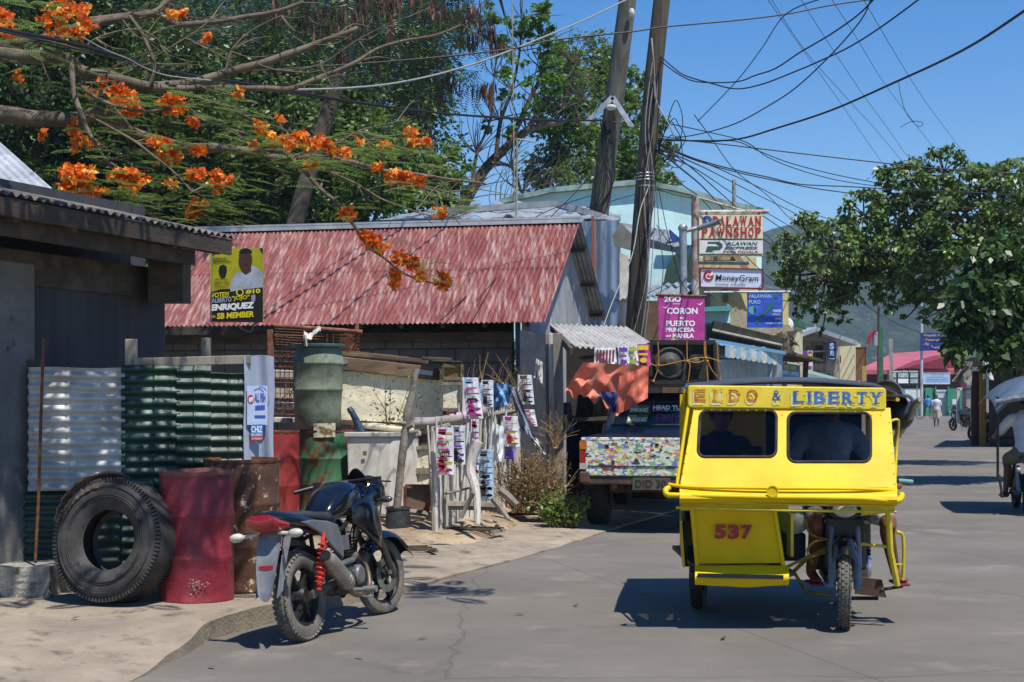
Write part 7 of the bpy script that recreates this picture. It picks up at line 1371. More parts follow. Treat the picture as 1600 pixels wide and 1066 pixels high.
for s in (-1,1):
    sh = dch+l_*s*.18+UP*.04; hn = dh+f_*.72+l_*s*.34+UP*.22; el = sh.lerp(hn,.45)+l_*s*.10-UP*.12; limb(m,[dch+l_*s*.08,sh,sh.lerp(el,.75)],[.078,.074,.066])
o = m.build('shirt',M('shirt_white','#c5c4cc','#d2d1d8',sc=4,rough=.85),p2,smooth=True,angle=0); remesh(o,.016)
m = MB(); 
for s in (-1,1): limb(m,[dh+l_*s*.09,dh+f_*.42+l_*s*.19-UP*.09],[.12,.095])
m.ball(dh,(.18,.16,.13)); o = m.build('shorts',M('shorts_khaki','#6b6452','#7a725e',sc=4,rough=.9),p2,smooth=True,angle=0); remesh(o,.016); hair_cap(p2,dhd,f_)
m = MB(); 
for s in (-1,1): ft = dh+f_*.33+l_*s*.24-UP*.57; m.loft([(0,0,0,.045,.03),(.1,0,0,.05,.035),(.24,0,-.01,.04,.02)],12)
m.v = []; m.f = []; m.mi = []
for s in (-1,1): ft = dh+f_*.33+l_*s*.24-UP*.57; m.tube([ft-f_*.08,ft+f_*.05,ft+f_*.18],[.04,.05,.035],10)
m.build('shoes',M('shoe_dark','#23201f',rough=.7),p2,smooth=True)
# ---- people in the far street
def walker(label, gx, gy, fwd, shirt_m, short_m, h=1.68, sit=0, stride=.22, long=False, bald=False):
    p0 = G(gx,gy); k = h/1.7; f = W(fwd).normalized(); l = W((-f.y,f.x,0)); hp = p0+UP*(.92*k if not sit else sit); ch = hp+UP*.42*k+f*.02; nk = ch+UP*.12*k; hd = nk+UP*.15*k+f*.02
    def bd(m):
        for s in (-1,1):
            st = stride*s*(.5)
            if sit: kn = hp+f*.38+l*s*.16-UP*.12; ft = kn-f*.05-UP*.38
            else: kn = hp+f*(st*.6+.03)+l*s*.09-UP*.44*k; ft = p0+f*st+l*s*.09+UP*.06
            limb(m,[hp+l*s*.085,kn,kn-UP*.12*k,ft],[.09,.062,.055,.036]); m.tube([ft-f*.04-UP*.03,ft+f*.14-UP*.04],[.034,.026],8)
            sh = ch+l*s*.18+UP*.03; hn = sh-UP*.5*k+f*(-st*.8+.06)+l*s*.07 if not sit else hp+f*.55+l*s*.25+UP*.15; el = sh.lerp(hn,.5)+l*s*.04-f*.03; limb(m,[ch+l*s*.1,sh,el,hn],[.055,.05,.04,.026]); hand(m,hn,(hn-el),f,1,.5)
        limb(m,[hp,hp+UP*.2,ch,nk],[.14,.13,.155,.05]); limb(m,[nk,hd-UP*.05],[.05,.05]); head(m,hd,f)
    t = person(label,tuple(p0),[('body',skin,bd,.016)])
    m = MB(); limb(m,[hp+UP*.02,hp+UP*.2,ch,nk-UP*.04],[.165,.16,.18,.07])
    for s in (-1,1): sh = ch+l*s*.18+UP*.03; limb(m,[ch+l*s*.08,sh,sh-UP*.2+l*s*.03],[.075,.072,.066])
    o = m.build('shirt',shirt_m,t,smooth=True,angle=0); remesh(o,.02)
    m = MB(); m.ball(hp,(.17,.15,.12))
    for s in (-1,1):
        kn = hp+f*.36+l*s*.16-UP*.11 if sit else hp+f*(stride*s*.3+.03)+l*s*.1-UP*.46*k
        limb(m,[hp+l*s*.09,kn],[.12,.105])
    o = m.build('shorts',short_m,t,smooth=True,angle=0); remesh(o,.02); hair_cap(t,hd,f,1,hair); face_parts(t,hd,f); return t
walker('man in a white shirt and beige shorts walking towards the viewer down the far street',1463,667,(-.3,-1,0),M('shirt_white','#c5c4cc'),M('shorts_beige','#a89c82',rough=.9))
tb_ = walker('person in a bright blue top riding away on a bicycle near the green wall',1450,654,(.2,1,0),M('shirt_cyan','#3a80b8',rough=.8),M('short_navy','#1a1c2c',rough=.9),1.66,.92)
t = thing('bicycle','small bicycle ridden by the person in the blue top','bicycle',tuple(G(1448,655))); pb_ = G(1448,655)
for dx in (-.5,.5): m = MB(); m.lathe([(.30,-.015),(.33,-.02),(.34,0),(.33,.02),(.30,.015)],28,c=pb_+W((dx,.1*dx,.34)),axis='Y',close=True); [m.tube([pb_+W((dx,.1*dx,.34)),pb_+W((dx+.3*math.cos(a),.1*dx,.34+.3*math.sin(a)))],.004,4) for a in np.linspace(0,2*PI,12,endpoint=False)]; m.build('wheel',black_rub,t)
m = MB(); m.tube([pb_+W((-.5,0,.34)),pb_+W((-.1,0,.3)),pb_+W((.35,0,.8)),pb_+W((-.15,0,.78)),pb_+W((-.5,0,.34))],.018,6); m.tube([pb_+W((.5,0,.34)),pb_+W((.38,0,.95))],.018,6); m.tube([pb_+W((.4,-.25,.98)),pb_+W((.4,.25,.98))],.012,6); m.tube([pb_+W((-.1,0,.3)),pb_+W((-.16,0,.9))],.015,6); m.box(pb_+W((-.16,0,.92)),(.25,.14,.05)); m.build('frame',M('bike_green','#3a5a4c',rough=.4),t)
m = MB(); r_ = G(1395,664,0); walker('person standing behind the yellow tricycle with only the legs visible',1404,684,(-.2,-1,0),M('shirt_dark2','#2c2320',rough=.9),M('short_brown','#4a2c22',rough=.9),1.5)
# ============================================================ foliage
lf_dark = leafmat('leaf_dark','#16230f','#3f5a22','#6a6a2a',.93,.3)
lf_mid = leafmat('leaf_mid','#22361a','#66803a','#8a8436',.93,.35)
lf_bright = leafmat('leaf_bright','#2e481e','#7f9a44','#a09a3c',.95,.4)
lf_flame = leafmat('leaf_flame','#345428','#748e46',None,.9,.45)
lf_glossy = leafmat('leaf_glossy','#2e421e','#7a9448','#8a6a34',.93,.25,.42)
lf_feather = leafmat('leaf_feather','#1a2c22','#3c5440',None,.9,.3)
lf_flower = leafmat('flower_orange','#d2500f','#f88a2a','#f8bc48',.66,.4,.6)
lf_pod = leafmat('seed_pod','#2c1a14','#6b4636',None,.9,.1,.6)
lf_dry = leafmat('dry_stem','#5d4a30','#a08a60',None,.9,.2,.8)
def quads(name, mat, parent, c, d, n, L, Wd, tint, fold=.15, world=True, bend=.0):
    """rhombic leaves: centres c, direction d, normal n (N,3), length L, width Wd (N,)"""
    N = len(c); d = d/np.linalg.norm(d,axis=1,keepdims=True); s = np.cross(d,n); s /= (np.linalg.norm(s,axis=1,keepdims=True)+1e-9); nn = np.cross(s,d)
    L = np.broadcast_to(L,(N,))[:,None]; Wd = np.broadcast_to(Wd,(N,))[:,None]
    v = np.empty((N,4,3)); v[:,0] = c-d*L*.5; v[:,1] = c+s*Wd*.5+nn*Wd*fold-d*L*.06; v[:,2] = c+d*L*.5-nn*L*bend; v[:,3] = c-s*Wd*.5+nn*Wd*fold-d*L*.06
    me = bpy.data.meshes.new(name); me.vertices.add(N*4); me.vertices.foreach_set('co', v.reshape(-1)); me.loops.add(N*4); me.loops.foreach_set('vertex_index', np.arange(N*4,dtype=np.int32))
    me.polygons.add(N); me.polygons.foreach_set('loop_start', np.arange(0,N*4,4,dtype=np.int32)); me.update(calc_edges=True); me.materials.append(mat)
    at = me.attributes.new('tint','FLOAT','FACE'); at.data.foreach_set('value', np.clip(tint,0,1).astype(np.float32))
    o = bpy.data.objects.new(name, me); COL.objects.link(o)
    if parent is not None: attach(o, parent, world)
    return o
rng = np.random.default_rng(11)
def unit(n): v = rng.normal(size=(n,3)); return v/np.linalg.norm(v,axis=1,keepdims=True)
def blob_leaves(blobs, per_clump=60, spread=.34, surf=.5):
    """blobs: (centre, radii(3), count) -> leaf centres, outward dirs, clump centres per blob"""
    C_, D_, T_, CL = [], [], [], []
    for c, r, n in blobs:
        k = max(4, int(n/per_clump)); u = unit(k)*(rng.random((k,1))**(1/3)*(1-surf)+surf)*np.array(r); cc = np.array(c)+u; CL.append(cc)
        ix = rng.integers(0,k,n); sp = spread*min(r)*(.6+.8*rng.random(k))[ix][:,None]; g_ = rng.normal(size=(n,3))*sp*np.array([1,1,.62]); p = cc[ix]+g_
        C_.append(p); D_.append(g_/sp+.5*rng.normal(size=(n,3))+np.array([0,0,-.35])); T_.append(.32*rng.random(k)[ix]+.55*rng.random(n))
    return np.concatenate(C_), np.concatenate(D_), np.concatenate(T_), CL
def make_tree(name, label, base, blobs, leaf, lw, mat, trunk_r=.2, bmat=None, trunk_top=None, per=60, spread=.34, surf=.45, group=None, twigs=True, droop=0, nrm_up=.6, cat='tree', lo=.55):
    t = thing(name, label, cat, tuple(base), 0, group)
    c, d, ti, CL = blob_leaves(blobs, per, spread, surf); n = unit(len(c))+np.array([0,-.25,nrm_up]); d = d+np.array([0,0,-droop])
    L = leaf*(.65+.7*rng.random(len(c))); quads('crown', mat, t, c, d, n, L, L*lw, ti)
    m = MB(); top = Vector(trunk_top) if trunk_top is not None else Vector(np.mean([b[0] for b in blobs],axis=0))
    base = Vector(base); mid = base.lerp(top,.5)+Vector((.2,0,.0)); m.curve([base-UP*.3, base+UP*.4, mid, top],[trunk_r*1.25,trunk_r,trunk_r*.75,trunk_r*.4],10)
    for b, cc in zip(blobs, CL):
        q = Vector(b[0]); st = base.lerp(top,lo+(.96-lo)*random.random()); r0 = trunk_r*.38; big = [x for x in blobs if min(x[1]) > 1.5*min(b[1])]
        if big and min(b[1]) < .45*max(min(x[1]) for x in blobs): st = Vector(min(big,key=lambda x:(Vector(x[0])-q).length)[0]); r0 *= .35
        m.curve([st, st.lerp(q,.5)+Vector((0,0,-.15*(q-st).length*.3)), q],[r0,r0*.7,r0*.4],6,4)
        if twigs:
            for x in cc[:12]: x = Vector(x); m.curve([q, q.lerp(x,.5)+UP*.1, x],[r0*.35,r0*.2,.006],4,3,False)
    m.build('trunk', bmat or bark_dark, t, smooth=True); return t
def bp(px, py, rp, Y, n, ry=None, asp=1.0): c = P(px,py,Y); k = Y/F; return (tuple(c), (rp*k, (ry or rp*.8)*k, rp*k*asp), n)
# --- wooded slope behind the house: dark mass of individual trees
specs = [ # base px, Y, leaf, material, label, blobs
 (60,34,.17,lf_dark,'tall dark leafy tree at the far left behind the tin roofs',[(20,-40,95),(100,40,90),(30,150,90),(110,240,80),(40,290,70),(-40,60,90)]),
 (230,36,.16,lf_mid,'broad dark green tree behind the orange flowering branches, second from the left',[(190,10,100),(270,90,95),(220,190,85),(300,260,75),(200,290,60),(150,100,80)]),
 (400,38,.17,lf_mid,'sunlit leafy tree with pale patches behind the left part of the red roof',[(380,30,100),(430,120,95),(370,210,85),(420,290,70),(330,300,60),(460,220,70)]),
 (560,40,.18,lf_bright,'bright green tree behind the middle of the red roof',[(550,10,110),(600,110,95),(540,210,95),(610,260,80),(560,310,60),(500,120,80)]),
 (680,42,.19,lf_bright,'green tree with ragged edge against the sky behind the red roof ridge',[(640,30,80),(670,120,60),(650,210,75),(685,250,50),(690,300,45),(700,50,36),(640,300,60)]),
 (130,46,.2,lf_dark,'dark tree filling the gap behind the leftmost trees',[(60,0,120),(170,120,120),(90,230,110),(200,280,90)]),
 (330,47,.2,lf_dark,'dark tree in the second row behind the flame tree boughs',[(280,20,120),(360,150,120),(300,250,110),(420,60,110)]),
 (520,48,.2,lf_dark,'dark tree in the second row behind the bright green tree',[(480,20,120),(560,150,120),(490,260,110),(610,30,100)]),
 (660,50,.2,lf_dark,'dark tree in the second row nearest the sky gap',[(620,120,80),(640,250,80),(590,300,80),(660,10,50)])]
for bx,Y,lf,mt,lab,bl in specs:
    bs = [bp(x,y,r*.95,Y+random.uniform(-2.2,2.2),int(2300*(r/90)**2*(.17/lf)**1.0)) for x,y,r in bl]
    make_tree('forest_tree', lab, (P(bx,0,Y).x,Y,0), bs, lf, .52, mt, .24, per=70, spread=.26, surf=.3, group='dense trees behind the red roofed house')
# undergrowth bank under them
bank = MB(); bank.sheet(lambda u, v: (-24+26*u, 29+26*v, .0+(3+12.5*(1-1/(1+math.exp(-(u-.66)*16))))*math.sin(v*PI/2)+.5*mnoise.noise(Vector((u*7,v*5,1)))), 30, 20)
tag(bank.build('slope', M('slope_soil','#2a2c18','#1e2412',sc=1,rough=1), smooth=True), kind='structure')
n = 42000; u = rng.random(n); v = rng.random(n); c = np.stack([-24+26*u, 29+26*v, (3+12.5*(1-1/(1+np.exp(-(u-.66)*16))))*np.sin(v*PI/2)+rng.random(n)**1.5*1.5],1); c[:,2] += .35*np.sin(c[:,0]*2.1)*np.cos(c[:,1]*1.7)
tag(quads('undergrowth', lf_dark, None, c, rng.normal(size=(n,3))+np.array([0,0,.4]), unit(n)+np.array([0,-.4,.5]), .34*(.5+rng.random(n)), .19, rng.random(n)), kind='stuff')
# dry hanging vines at the yellowish cliff part
# --- feathery tree above (dark drooping fronds and brown pods at the top)
def fronds(name, mat, parent, anchors, dirs, Lf, np_=12, pw=.1, pin=.26, tint0=.3, droop=.5):
    """pinnate fronds: midrib curve with paired narrow pinnae"""
    c, d, nn, L, Wd, ti = [], [], [], [], [], []
    for a, dr, l in zip(anchors, dirs, Lf):
        a = np.array(a); dr = np.array(dr)/np.linalg.norm(dr); side = np.cross(dr,[0,0,1.0]); side /= np.linalg.norm(side)+1e-9; up = np.cross(side,dr); tt = tint0+.5*rng.random()
        for i in range(np_):
            t_ = (i+1)/np_; p = a+dr*l*t_+np.array([0,0,-droop*l*t_*t_*.5]); w_ = pin*l*math.sin(PI*(.12+.8*t_))
            for s in (-1,1):
                dd = side*s+dr*.35+np.array([0,0,-.15*droop]); dd /= np.linalg.norm(dd); c.append(p+dd*w_*.5); d.append(dd); nn.append(up+.25*rng.normal(size=3)); L.append(w_); Wd.append(l*pw); ti.append(tt+.2*rng.random())
    return quads(name, mat, parent, np.array(c), np.array(d), np.array(nn), np.array(L), np.array(Wd), np.array(ti), .05)
# --- flame tree: boughs reach in from beyond the left edge
ft = thing('flame_tree','flame tree with orange blossom reaching across from the left over the red roof','tree',(-9.5,15.5,0))
Yb0 = 14.5
boughs = [ # px path, start radius, end radius, depth start, depth end
 ([(-60,92),(0,85),(60,88),(105,95),(130,115),(180,122),(240,137),(300,130),(350,115),(400,100),(450,85),(490,70),(530,52),(560,40)],.10,.03,14.5,15.5),
 ([(-60,178),(0,180),(60,183),(120,185),(165,180),(210,208),(270,222),(330,230),(395,240),(450,250),(520,250),(600,265),(680,277),(760,290)],.115,.015,14.0,16),
 ([(-40,75),(60,60),(140,40),(190,28),(245,18),(262,5),(300,-20)],.06,.04,15,15.5),
 ([(140,35),(200,24),(245,20),(280,40),(350,38),(425,22),(470,5)],.05,.025,15.2,15.6),
 ([(238,136),(290,139),(330,135),(430,141),(480,128),(550,100),(600,75),(680,55),(720,38)],.05,.012,14.8,16),
 ([(108,85),(118,120),(122,150),(130,178),(140,210),(165,250),(182,275)],.045,.012,14.3,14),
 ([(130,135),(150,152),(178,166),(230,170),(285,163),(310,185),(350,200),(395,212)],.03,.01,14.2,14.4),
 ([(150,190),(210,222),(240,245),(270,270),(300,300)],.02,.008,14,13.6),
 ([(300,150),(350,168),(400,190),(440,200)],.02,.008,14.6,15),
 ([(395,240),(440,238),(470,262),(500,300),(530,320),(552,350),(575,385),(600,402),(630,425),(665,440),(690,446)],.04,.006,14.8,14.2),
 ([(500,262),(560,290),(600,315),(650,330),(700,340)],.022,.006,15,15.4),
 ([(450,250),(520,225),(560,205),(620,190)],.02,.008,15.3,15.8),
 ([(600,300),(650,290),(700,300),(730,312)],.012,.005,15.5,16),
 ([(200,24),(225,60),(240,100),(230,136)],.02,.02,15,14.8),
 ([(350,115),(360,80),(390,50),(440,25)],.018,.006,15,15.2),
 ([(120,95),(150,60),(215,48),(250,70),(200,95),(160,110)],.012,.008,14.6,14.9),
 ([(400,100),(440,110),(500,100),(560,62),(600,40)],.014,.006,15,15.4),
 ([(60,88),(75,120),(90,140),(130,130)],.010,.006,14.2,14.3),
 ([(230,95),(290,60),(330,30)],.015,.008,14.9,15)]
for pts, r0, r1, Ya_, Yb_ in boughs:
    k = len(pts); m = MB(); q = [P(x,y,Ya_+(Yb_-Ya_)*i/(k-1)) for i,(x,y) in enumerate(pts)]; rr = [.84*(r0+(r1-r0)*i/(k-1)) for i in range(k)]
    qs, rs = smooth(q, rr, 6); qs = [p+Vector((mnoise.noise(p*1.7),mnoise.noise(p*1.9+Vector((3,0,0))),mnoise.noise(p*2.1+Vector((0,5,0)))))*min(.05,2.5*r_) for p, r_ in zip(qs,rs)]
    m.tube(qs, [r_*(1+.18*mnoise.noise(p*4)) for p, r_ in zip(qs,rs)], 10 if r0 > .04 else 6); m.build('bough', bark, ft, smooth=True)
m = MB(); m.curve([Vector((-10.2,15.5,-.2)),Vector((-9.8,15.2,2)),P(-260,160,14.6),P(-60,92,14.5)],[.3,.25,.17,.10],12); m.curve([Vector((-9.8,15.2,2)),P(-240,240,14.2),P(-60,178,14.0)],[.2,.15,.115],10); m.build('trunk', bark, ft, smooth=True)
m = MB(); random.seed(9)
for i in range(150):   # fine bare twigs
    pts, r0, r1, Ya_, Yb_ = random.choice(boughs); j = random.randrange(1,len(pts)); x, y = pts[j]; Yt_ = Ya_+(Yb_-Ya_)*j/(len(pts)-1); l = random.uniform(25,95); a = random.uniform(-1.0,.9)
    m.curve([P(x,y,Yt_), P(x+l*.5*math.cos(a),y-l*.5*math.sin(a)+random.uniform(-8,8),Yt_+random.uniform(-.2,.3)), P(x+l*math.cos(a)+random.uniform(-6,6),y-l*math.sin(a*.7),Yt_+random.uniform(-.4,.5))],[.009,.006,.003],4,3,False)
m.build('twigs', bark, ft, smooth=True)
flowers = [(105,33,44,30,320),(8,30,14,20,60),(20,52,14,8,50),(190,150,24,22,130),(205,168,18,12,80),(270,165,20,16,130),(160,130,8,6,30),(143,147,10,8,30),(118,205,7,20,40),(122,228,8,10,25),(140,222,10,6,30),(246,222,19,8,70),(262,246,22,12,90),(312,236,14,7,45),(302,190,7,6,25),
 (405,200,13,10,60),(428,218,14,9,70),(458,216,16,8,60),(482,226,14,10,80),(508,228,12,9,70),(480,258,13,8,50),(455,226,10,6,30),(545,238,12,6,30),(600,228,10,6,20),(640,206,8,6,25),(648,222,9,6,40),(668,220,8,6,30),(624,277,18,12,120),(657,284,8,7,35),(120,272,27,14,170),(116,292,26,12,150),(135,302,16,8,60),(180,274,12,8,60),(206,274,12,9,60),(205,292,14,10,70),(230,280,8,6,25),(307,274,13,10,80),(341,272,9,7,50),(338,290,12,10,70),(355,282,8,6,25),(312,322,12,11,70),(300,332,8,6,20),(543,335,11,8,60),(687,333,8,7,40),(574,370,11,8,60),(592,384,10,9,60),(582,378,8,8,40),(625,404,11,9,60),(645,412,12,9,70),(658,430,8,8,45),(617,436,9,13,65),(693,440,10,14,75),(370,150,5,4,12),(266,22,8,5,20),(288,22,8,6,20),(325,60,6,5,14),(70,210,8,6,20),(395,228,8,6,22),(520,238,8,5,20),(560,222,7,5,16),(590,262,8,6,20),(160,300,10,6,30),(265,290,8,6,20),(30,120,8,6,14),(470,212,8,6,20),(500,212,6,5,14),(612,282,6,4,14),(437,185,6,5,14),(372,143,5,4,10)]
fc, fd, fn_, fl, fw_, ftt = [], [], [], [], [], []
for x, y, rx, ry, n_ in flowers:
    Yq_ = 13.9 if y > 255 and x < 400 else (14.2 if y > 300 else 14.2+.6*random.random()); n_ = int(n_*1.25)
    for i in range(n_//4):
        a = random.random()*2*PI; r_ = random.random()**.5; cx, cy = x+rx*r_*math.cos(a), y+ry*r_*math.sin(a); c = np.array(P(cx,cy,Yq_+random.uniform(-1,1)*rx*.004)); tt = .15+.85*random.random()*random.random()*1.3
        for k in range(5):
            dd = rng.normal(size=3); dd /= np.linalg.norm(dd); s_ = random.uniform(.042,.072); fc.append(c+dd*s_*.5); fd.append(dd); fn_.append(rng.normal(size=3)+np.array([0,-.6,.2])); fl.append(s_); fw_.append(s_*.85); ftt.append(tt+random.uniform(-.12,.2))
quads('blossom', lf_flower, ft, np.array(fc), np.array(fd), np.array(fn_), np.array(fl), np.array(fw_), np.array(ftt), .2)
sprays = [(60,60,60,30,26),(190,170,50,22,22),(230,190,70,30,34),(110,150,50,20,12),(120,225,30,25,16),(250,240,50,25,26),(130,290,60,25,36),(190,300,80,28,60),(260,320,80,25,60),(320,330,60,20,40),(350,290,40,25,30),(400,215,60,22,30),(300,150,50,18,16),(330,175,60,20,22),(450,240,70,25,40),(520,245,70,22,40),(560,220,50,18,20),(620,235,60,25,24),(640,300,50,20,20),(690,315,40,18,16),(590,375,18,12,6),(640,415,30,14,8),(685,440,14,8,3),(20,80,50,30,24),(90,120,60,25,16),(350,215,50,16,16),(40,20,50,30,18),(160,240,40,20,14),(480,275,50,20,14),(545,330,20,12,6)]
an, di, lf_ = [], [], []
for x, y, rx, ry, n_ in sprays:
    for i in range(int(n_*.8)):
        cx, cy = x+rx*random.uniform(-1,1), y+ry*random.uniform(-1,1); an.append(tuple(P(cx,cy,(13.9 if y > 255 else 14.4)+random.uniform(-.5,.5)))); a = random.uniform(-PI,PI) if random.random() < .4 else random.uniform(-.7,.7); di.append((math.cos(a),math.sin(a)*.6,random.uniform(-.15,.15))); lf_.append(random.uniform(.20,.36))
fronds('leaves', lf_flame, ft, an, di, lf_, 13, .055, .30, .35, .35)
# boughs of the same tree overhead, above the picture: their shade dapples the fence, drums and kerb
m = MB(); m.curve([Vector((-9.6,14.5,5)),Vector((-6.5,11,6.2)),Vector((-4,9.6,6.0)),Vector((-2.0,9.0,5.6)),Vector((1.0,9.7,5.6))],[.12,.09,.06,.035,.012],8); m.curve([Vector((-6.5,11,6.2)),Vector((-4.2,8.4,5.6)),Vector((-2.9,7.6,5.3))],[.06,.04,.012],6); m.curve([Vector((-4,9.6,6)),Vector((-3,10.6,5.8)),Vector((-1.8,11.2,5.6))],[.04,.025,.01],6); m.build('bough', bark, ft, smooth=True)
an, di, lf_ = [], [], []
for (x,y,z,r,n_) in [(-2.4,9.2,5.6,.45,26),(-1.9,9.0,5.5,.35,20),(-1.4,8.9,5.5,.35,20),(-1.0,8.5,5.4,.3,14),(-2.7,8.6,5.5,.4,14),(-2.3,8.0,5.3,.3,6),(.9,9.6,5.6,.4,18),(-3.2,9.6,5.8,.4,14),(-1.8,9.8,5.7,.4,14),(0.2,10.6,5.8,.4,12)]:
    for i in range(int(n_*1.25)): an.append((x+random.gauss(0,r*.6),y+random.gauss(0,r*.6),z+random.gauss(0,.12))); a = random.random()*6.3; di.append((math.cos(a),math.sin(a),random.uniform(-.15,.15))); lf_.append(random.uniform(.24,.4))
fronds('leaves', lf_flame, ft, an, di, lf_, 13, .085, .34, .35, .35)
# --- leadwort-like feathery tree with brown pods hanging in from the top
pt = thing('pod_tree','feathery leaved tree with brown hanging seed pods drooping in from the top edge','tree',(-4.6,28.5,0)); Yd = 17; YK = 1.42
m = MB(); m.curve([P(640,-150,26),P(560,-60,25),P(480,-40,24.5),P(300,-60,24)],[.1,.08,.05,.03],8); m.curve([P(640,-150,26),P(760,-40,26),P(790,30,26.5)],[.07,.05,.01],6); m.curve([Vector((-4.6,28.5,-.2)),Vector((-4.4,27.5,4)),Vector((-3,28,9)),P(640,-150,26)],[.22,.18,.13,.1],10)
m.build('trunk', bark_dark, pt, smooth=True)
an, di, lf_, pods = [], [], [], []
for (x,y,rx,ry,n_,yd) in [(350,10,70,26,60,16),(280,0,40,16,24,16),(450,10,60,35,60,17),(540,20,60,40,70,17),(620,10,70,50,90,18),(700,30,60,50,80,18.5),(740,10,40,50,40,19),(600,60,60,30,50,18.5),(660,90,50,25,50,19),(560,110,50,20,30,19),(700,120,50,20,36,19),(640,150,50,18,30,19),(410,50,40,30,16,17),(480,60,50,30,20,18)]:
    for i in range(n_):
        cx, cy = x+rx*random.uniform(-1,1), y+ry*random.uniform(-1,1); an.append(tuple(P(cx,cy,yd*YK+random.uniform(-.8,.8)))); di.append((random.uniform(-1,1),random.uniform(-.6,.6),random.uniform(-.7,.1))); lf_.append(random.uniform(.36,.6))
fronds('leaves', lf_feather, pt, an, di, lf_, 14, .05, .30, .2, .9)
pc_, pd_ = [], []
for (x,y,rx,ry,n_,yd) in [(440,20,30,14,30,16.8),(500,35,40,25,70,16.9),(560,30,30,30,60,17),(600,10,40,16,60,17.5),(680,20,30,14,40,18),(735,30,20,20,34,18.5),(610,45,10,20,16,17),(760,55,14,12,26,18.8),(775,75,18,10,24,18.8),(530,92,6,6,14,18),(590,108,6,5,12,18.6),(700,130,14,12,30,19),(760,145,16,8,30,19),(736,70,12,10,16,19),(767,160,4,12,22,18.5),(690,150,10,10,16,19)]:
    for i in range(n_): pc_.append(tuple(P(x+rx*random.gauss(0,.5),y+ry*random.gauss(0,.5),yd*YK+random.uniform(-.3,.3)))); pd_.append((random.gauss(0,.18),random.gauss(0,.18),-1))
quads('seed_pods', lf_pod, pt, np.array(pc_), np.array(pd_), unit(len(pc_))*.6+np.array([0,-1,0]), .22+.15*rng.random(len(pc_)), .042, rng.random(len(pc_)), .1)
# --- half bare tree at the sky gap
bt = thing('bare_branched_tree','sparse tree with dark bare spreading branches and light leaves left of the poles','tree',(-.2,46,0)); Yr = 46
m = MB()
for pts,r0,r1 in [([(700,360),(738,295),(760,262),(790,232),(822,205),(850,196),(880,192)],.16,.05),([(790,232),(812,190),(830,150),(850,110),(858,70)],.09,.02),([(775,247),(782,190),(800,140),(812,80),(815,30)],.06,.015),([(822,205),(850,160),(880,130),(900,100)],.05,.012),([(738,295),(745,240),(765,190),(772,120)],.05,.012),([(768,255),(800,262),(815,300),(830,330)],.05,.02),([(850,196),(880,170),(905,160)],.03,.01)]:
    q = [P(x,y,Yr+.3*i) for i,(x,y) in enumerate(pts)]; m.curve(q,[1.35*(r0+(r1-r0)*i/(len(q)-1)) for i in range(len(q))],8)
    for i in range(26):
        j = random.randrange(1,len(pts)); x,y = pts[j]; l = random.uniform(30,85); a = random.uniform(.1,2.6); m.curve([P(x,y,Yr+.3*j),P(x+l*.5*math.cos(a)+random.uniform(-6,6),y-l*.5*math.sin(a),Yr+.3*j),P(x+l*math.cos(a*.9),y-l*math.sin(a*.9),Yr+random.uniform(-1,1.5))],[.022,.014,.006],4,3,False)
for i in range(40):
    x = random.uniform(770,900); m.curve([P(x,random.uniform(330,350),Yr-1),P(x+random.uniform(-10,30),290,Yr-1),P(x+random.uniform(10,80),random.uniform(215,270),Yr-1)],[.014,.01,.005],4,3,False)
m.build('trunk', bark_dark, bt, smooth=True)
bs = [bp(x,y,r*.85,Yr+random.uniform(-1,1),int(n_*.8)) for x,y,r,n_ in [(815,40,26,260),(850,30,26,300),(790,70,24,200),(860,70,28,280),(870,110,26,260),(800,110,26,160),(840,130,24,200),(820,160,24,120),(855,20,16,160),(780,150,16,70),(800,200,20,90),(760,200,14,80),(880,150,20,140),(770,20,24,200)]]
c, d, ti, CL = blob_leaves(bs, 26, .30, .3); L = .2*(.7+.6*rng.random(len(c))); quads('crown', leafmat('leaf_fresh','#33501a','#6f9438',None,.9,.45), bt, c, d, unit(len(c))+np.array([0,-.2,.6]), L, L*.6, ti)
# --- dense tree behind the poles
make_tree('dense_tree','rounded dark green tree standing behind the two timber poles',(P(930,0,52).x,52,0),
 [bp(x,y,r*.9,52+random.uniform(-1.6,1.6),int(n_*1.3)) for x,y,r,n_ in [(880,110,40,900),(925,90,42,1000),(905,150,45,1100),(870,190,45,1000),(960,120,34,700),(985,170,34,700),(1020,200,26,360),(1040,235,20,200),(900,230,50,1300),(950,230,50,1200),(1000,260,40,800),(860,270,44,1000),(910,290,50,1200),(970,300,44,900),(1040,290,26,360),(1000,130,20,160)]], .19, .55, lf_bright, .25, per=26, spread=.24, surf=.5)
# --- big street tree at the right, boughs hanging over the junction
rt = [(1232,395,34),(1262,370,38),(1300,390,44),(1250,430,40),(1290,440,44),(1330,400,40),(1350,340,44),(1390,300,40),(1430,285,38),(1475,270,42),(1470,320,46),(1420,340,48),(1380,370,46),(1340,440,36),(1310,470,24),(1290,490,16),(1258,465,20),(1240,470,12),(1370,430,44),(1400,400,50),(1450,390,50),(1500,340,50),(1530,300,46),(1575,290,44),(1600,340,50),(1560,370,50),(1510,400,40),(1470,430,44),(1430,440,40),(1400,460,24),(1440,470,24),(1490,470,36),(1380,300,20),(1366,330,20),(1244,492,10),(1276,500,9),(1284,520,7),(1318,498,11),(1262,486,12),(1392,486,12),(1412,500,8),(1446,498,12),(1225,440,14),(1630,300,60),(1640,380,60),(1480,500,24)]
make_tree('street_tree','large glossy leaved tree spreading over the street at the right, against the sky',(P(1640,0,34).x,34,0),
 [bp(x,y,r*.92,33+.010*(1500-x)+random.uniform(-1.3,1.3),int(640*(r/40)**2)) for x,y,r in rt], .135, .6, lf_glossy, .2, per=24, spread=.19, surf=.6, droop=.9, trunk_top=P(1530,350,33.5), lo=.86)
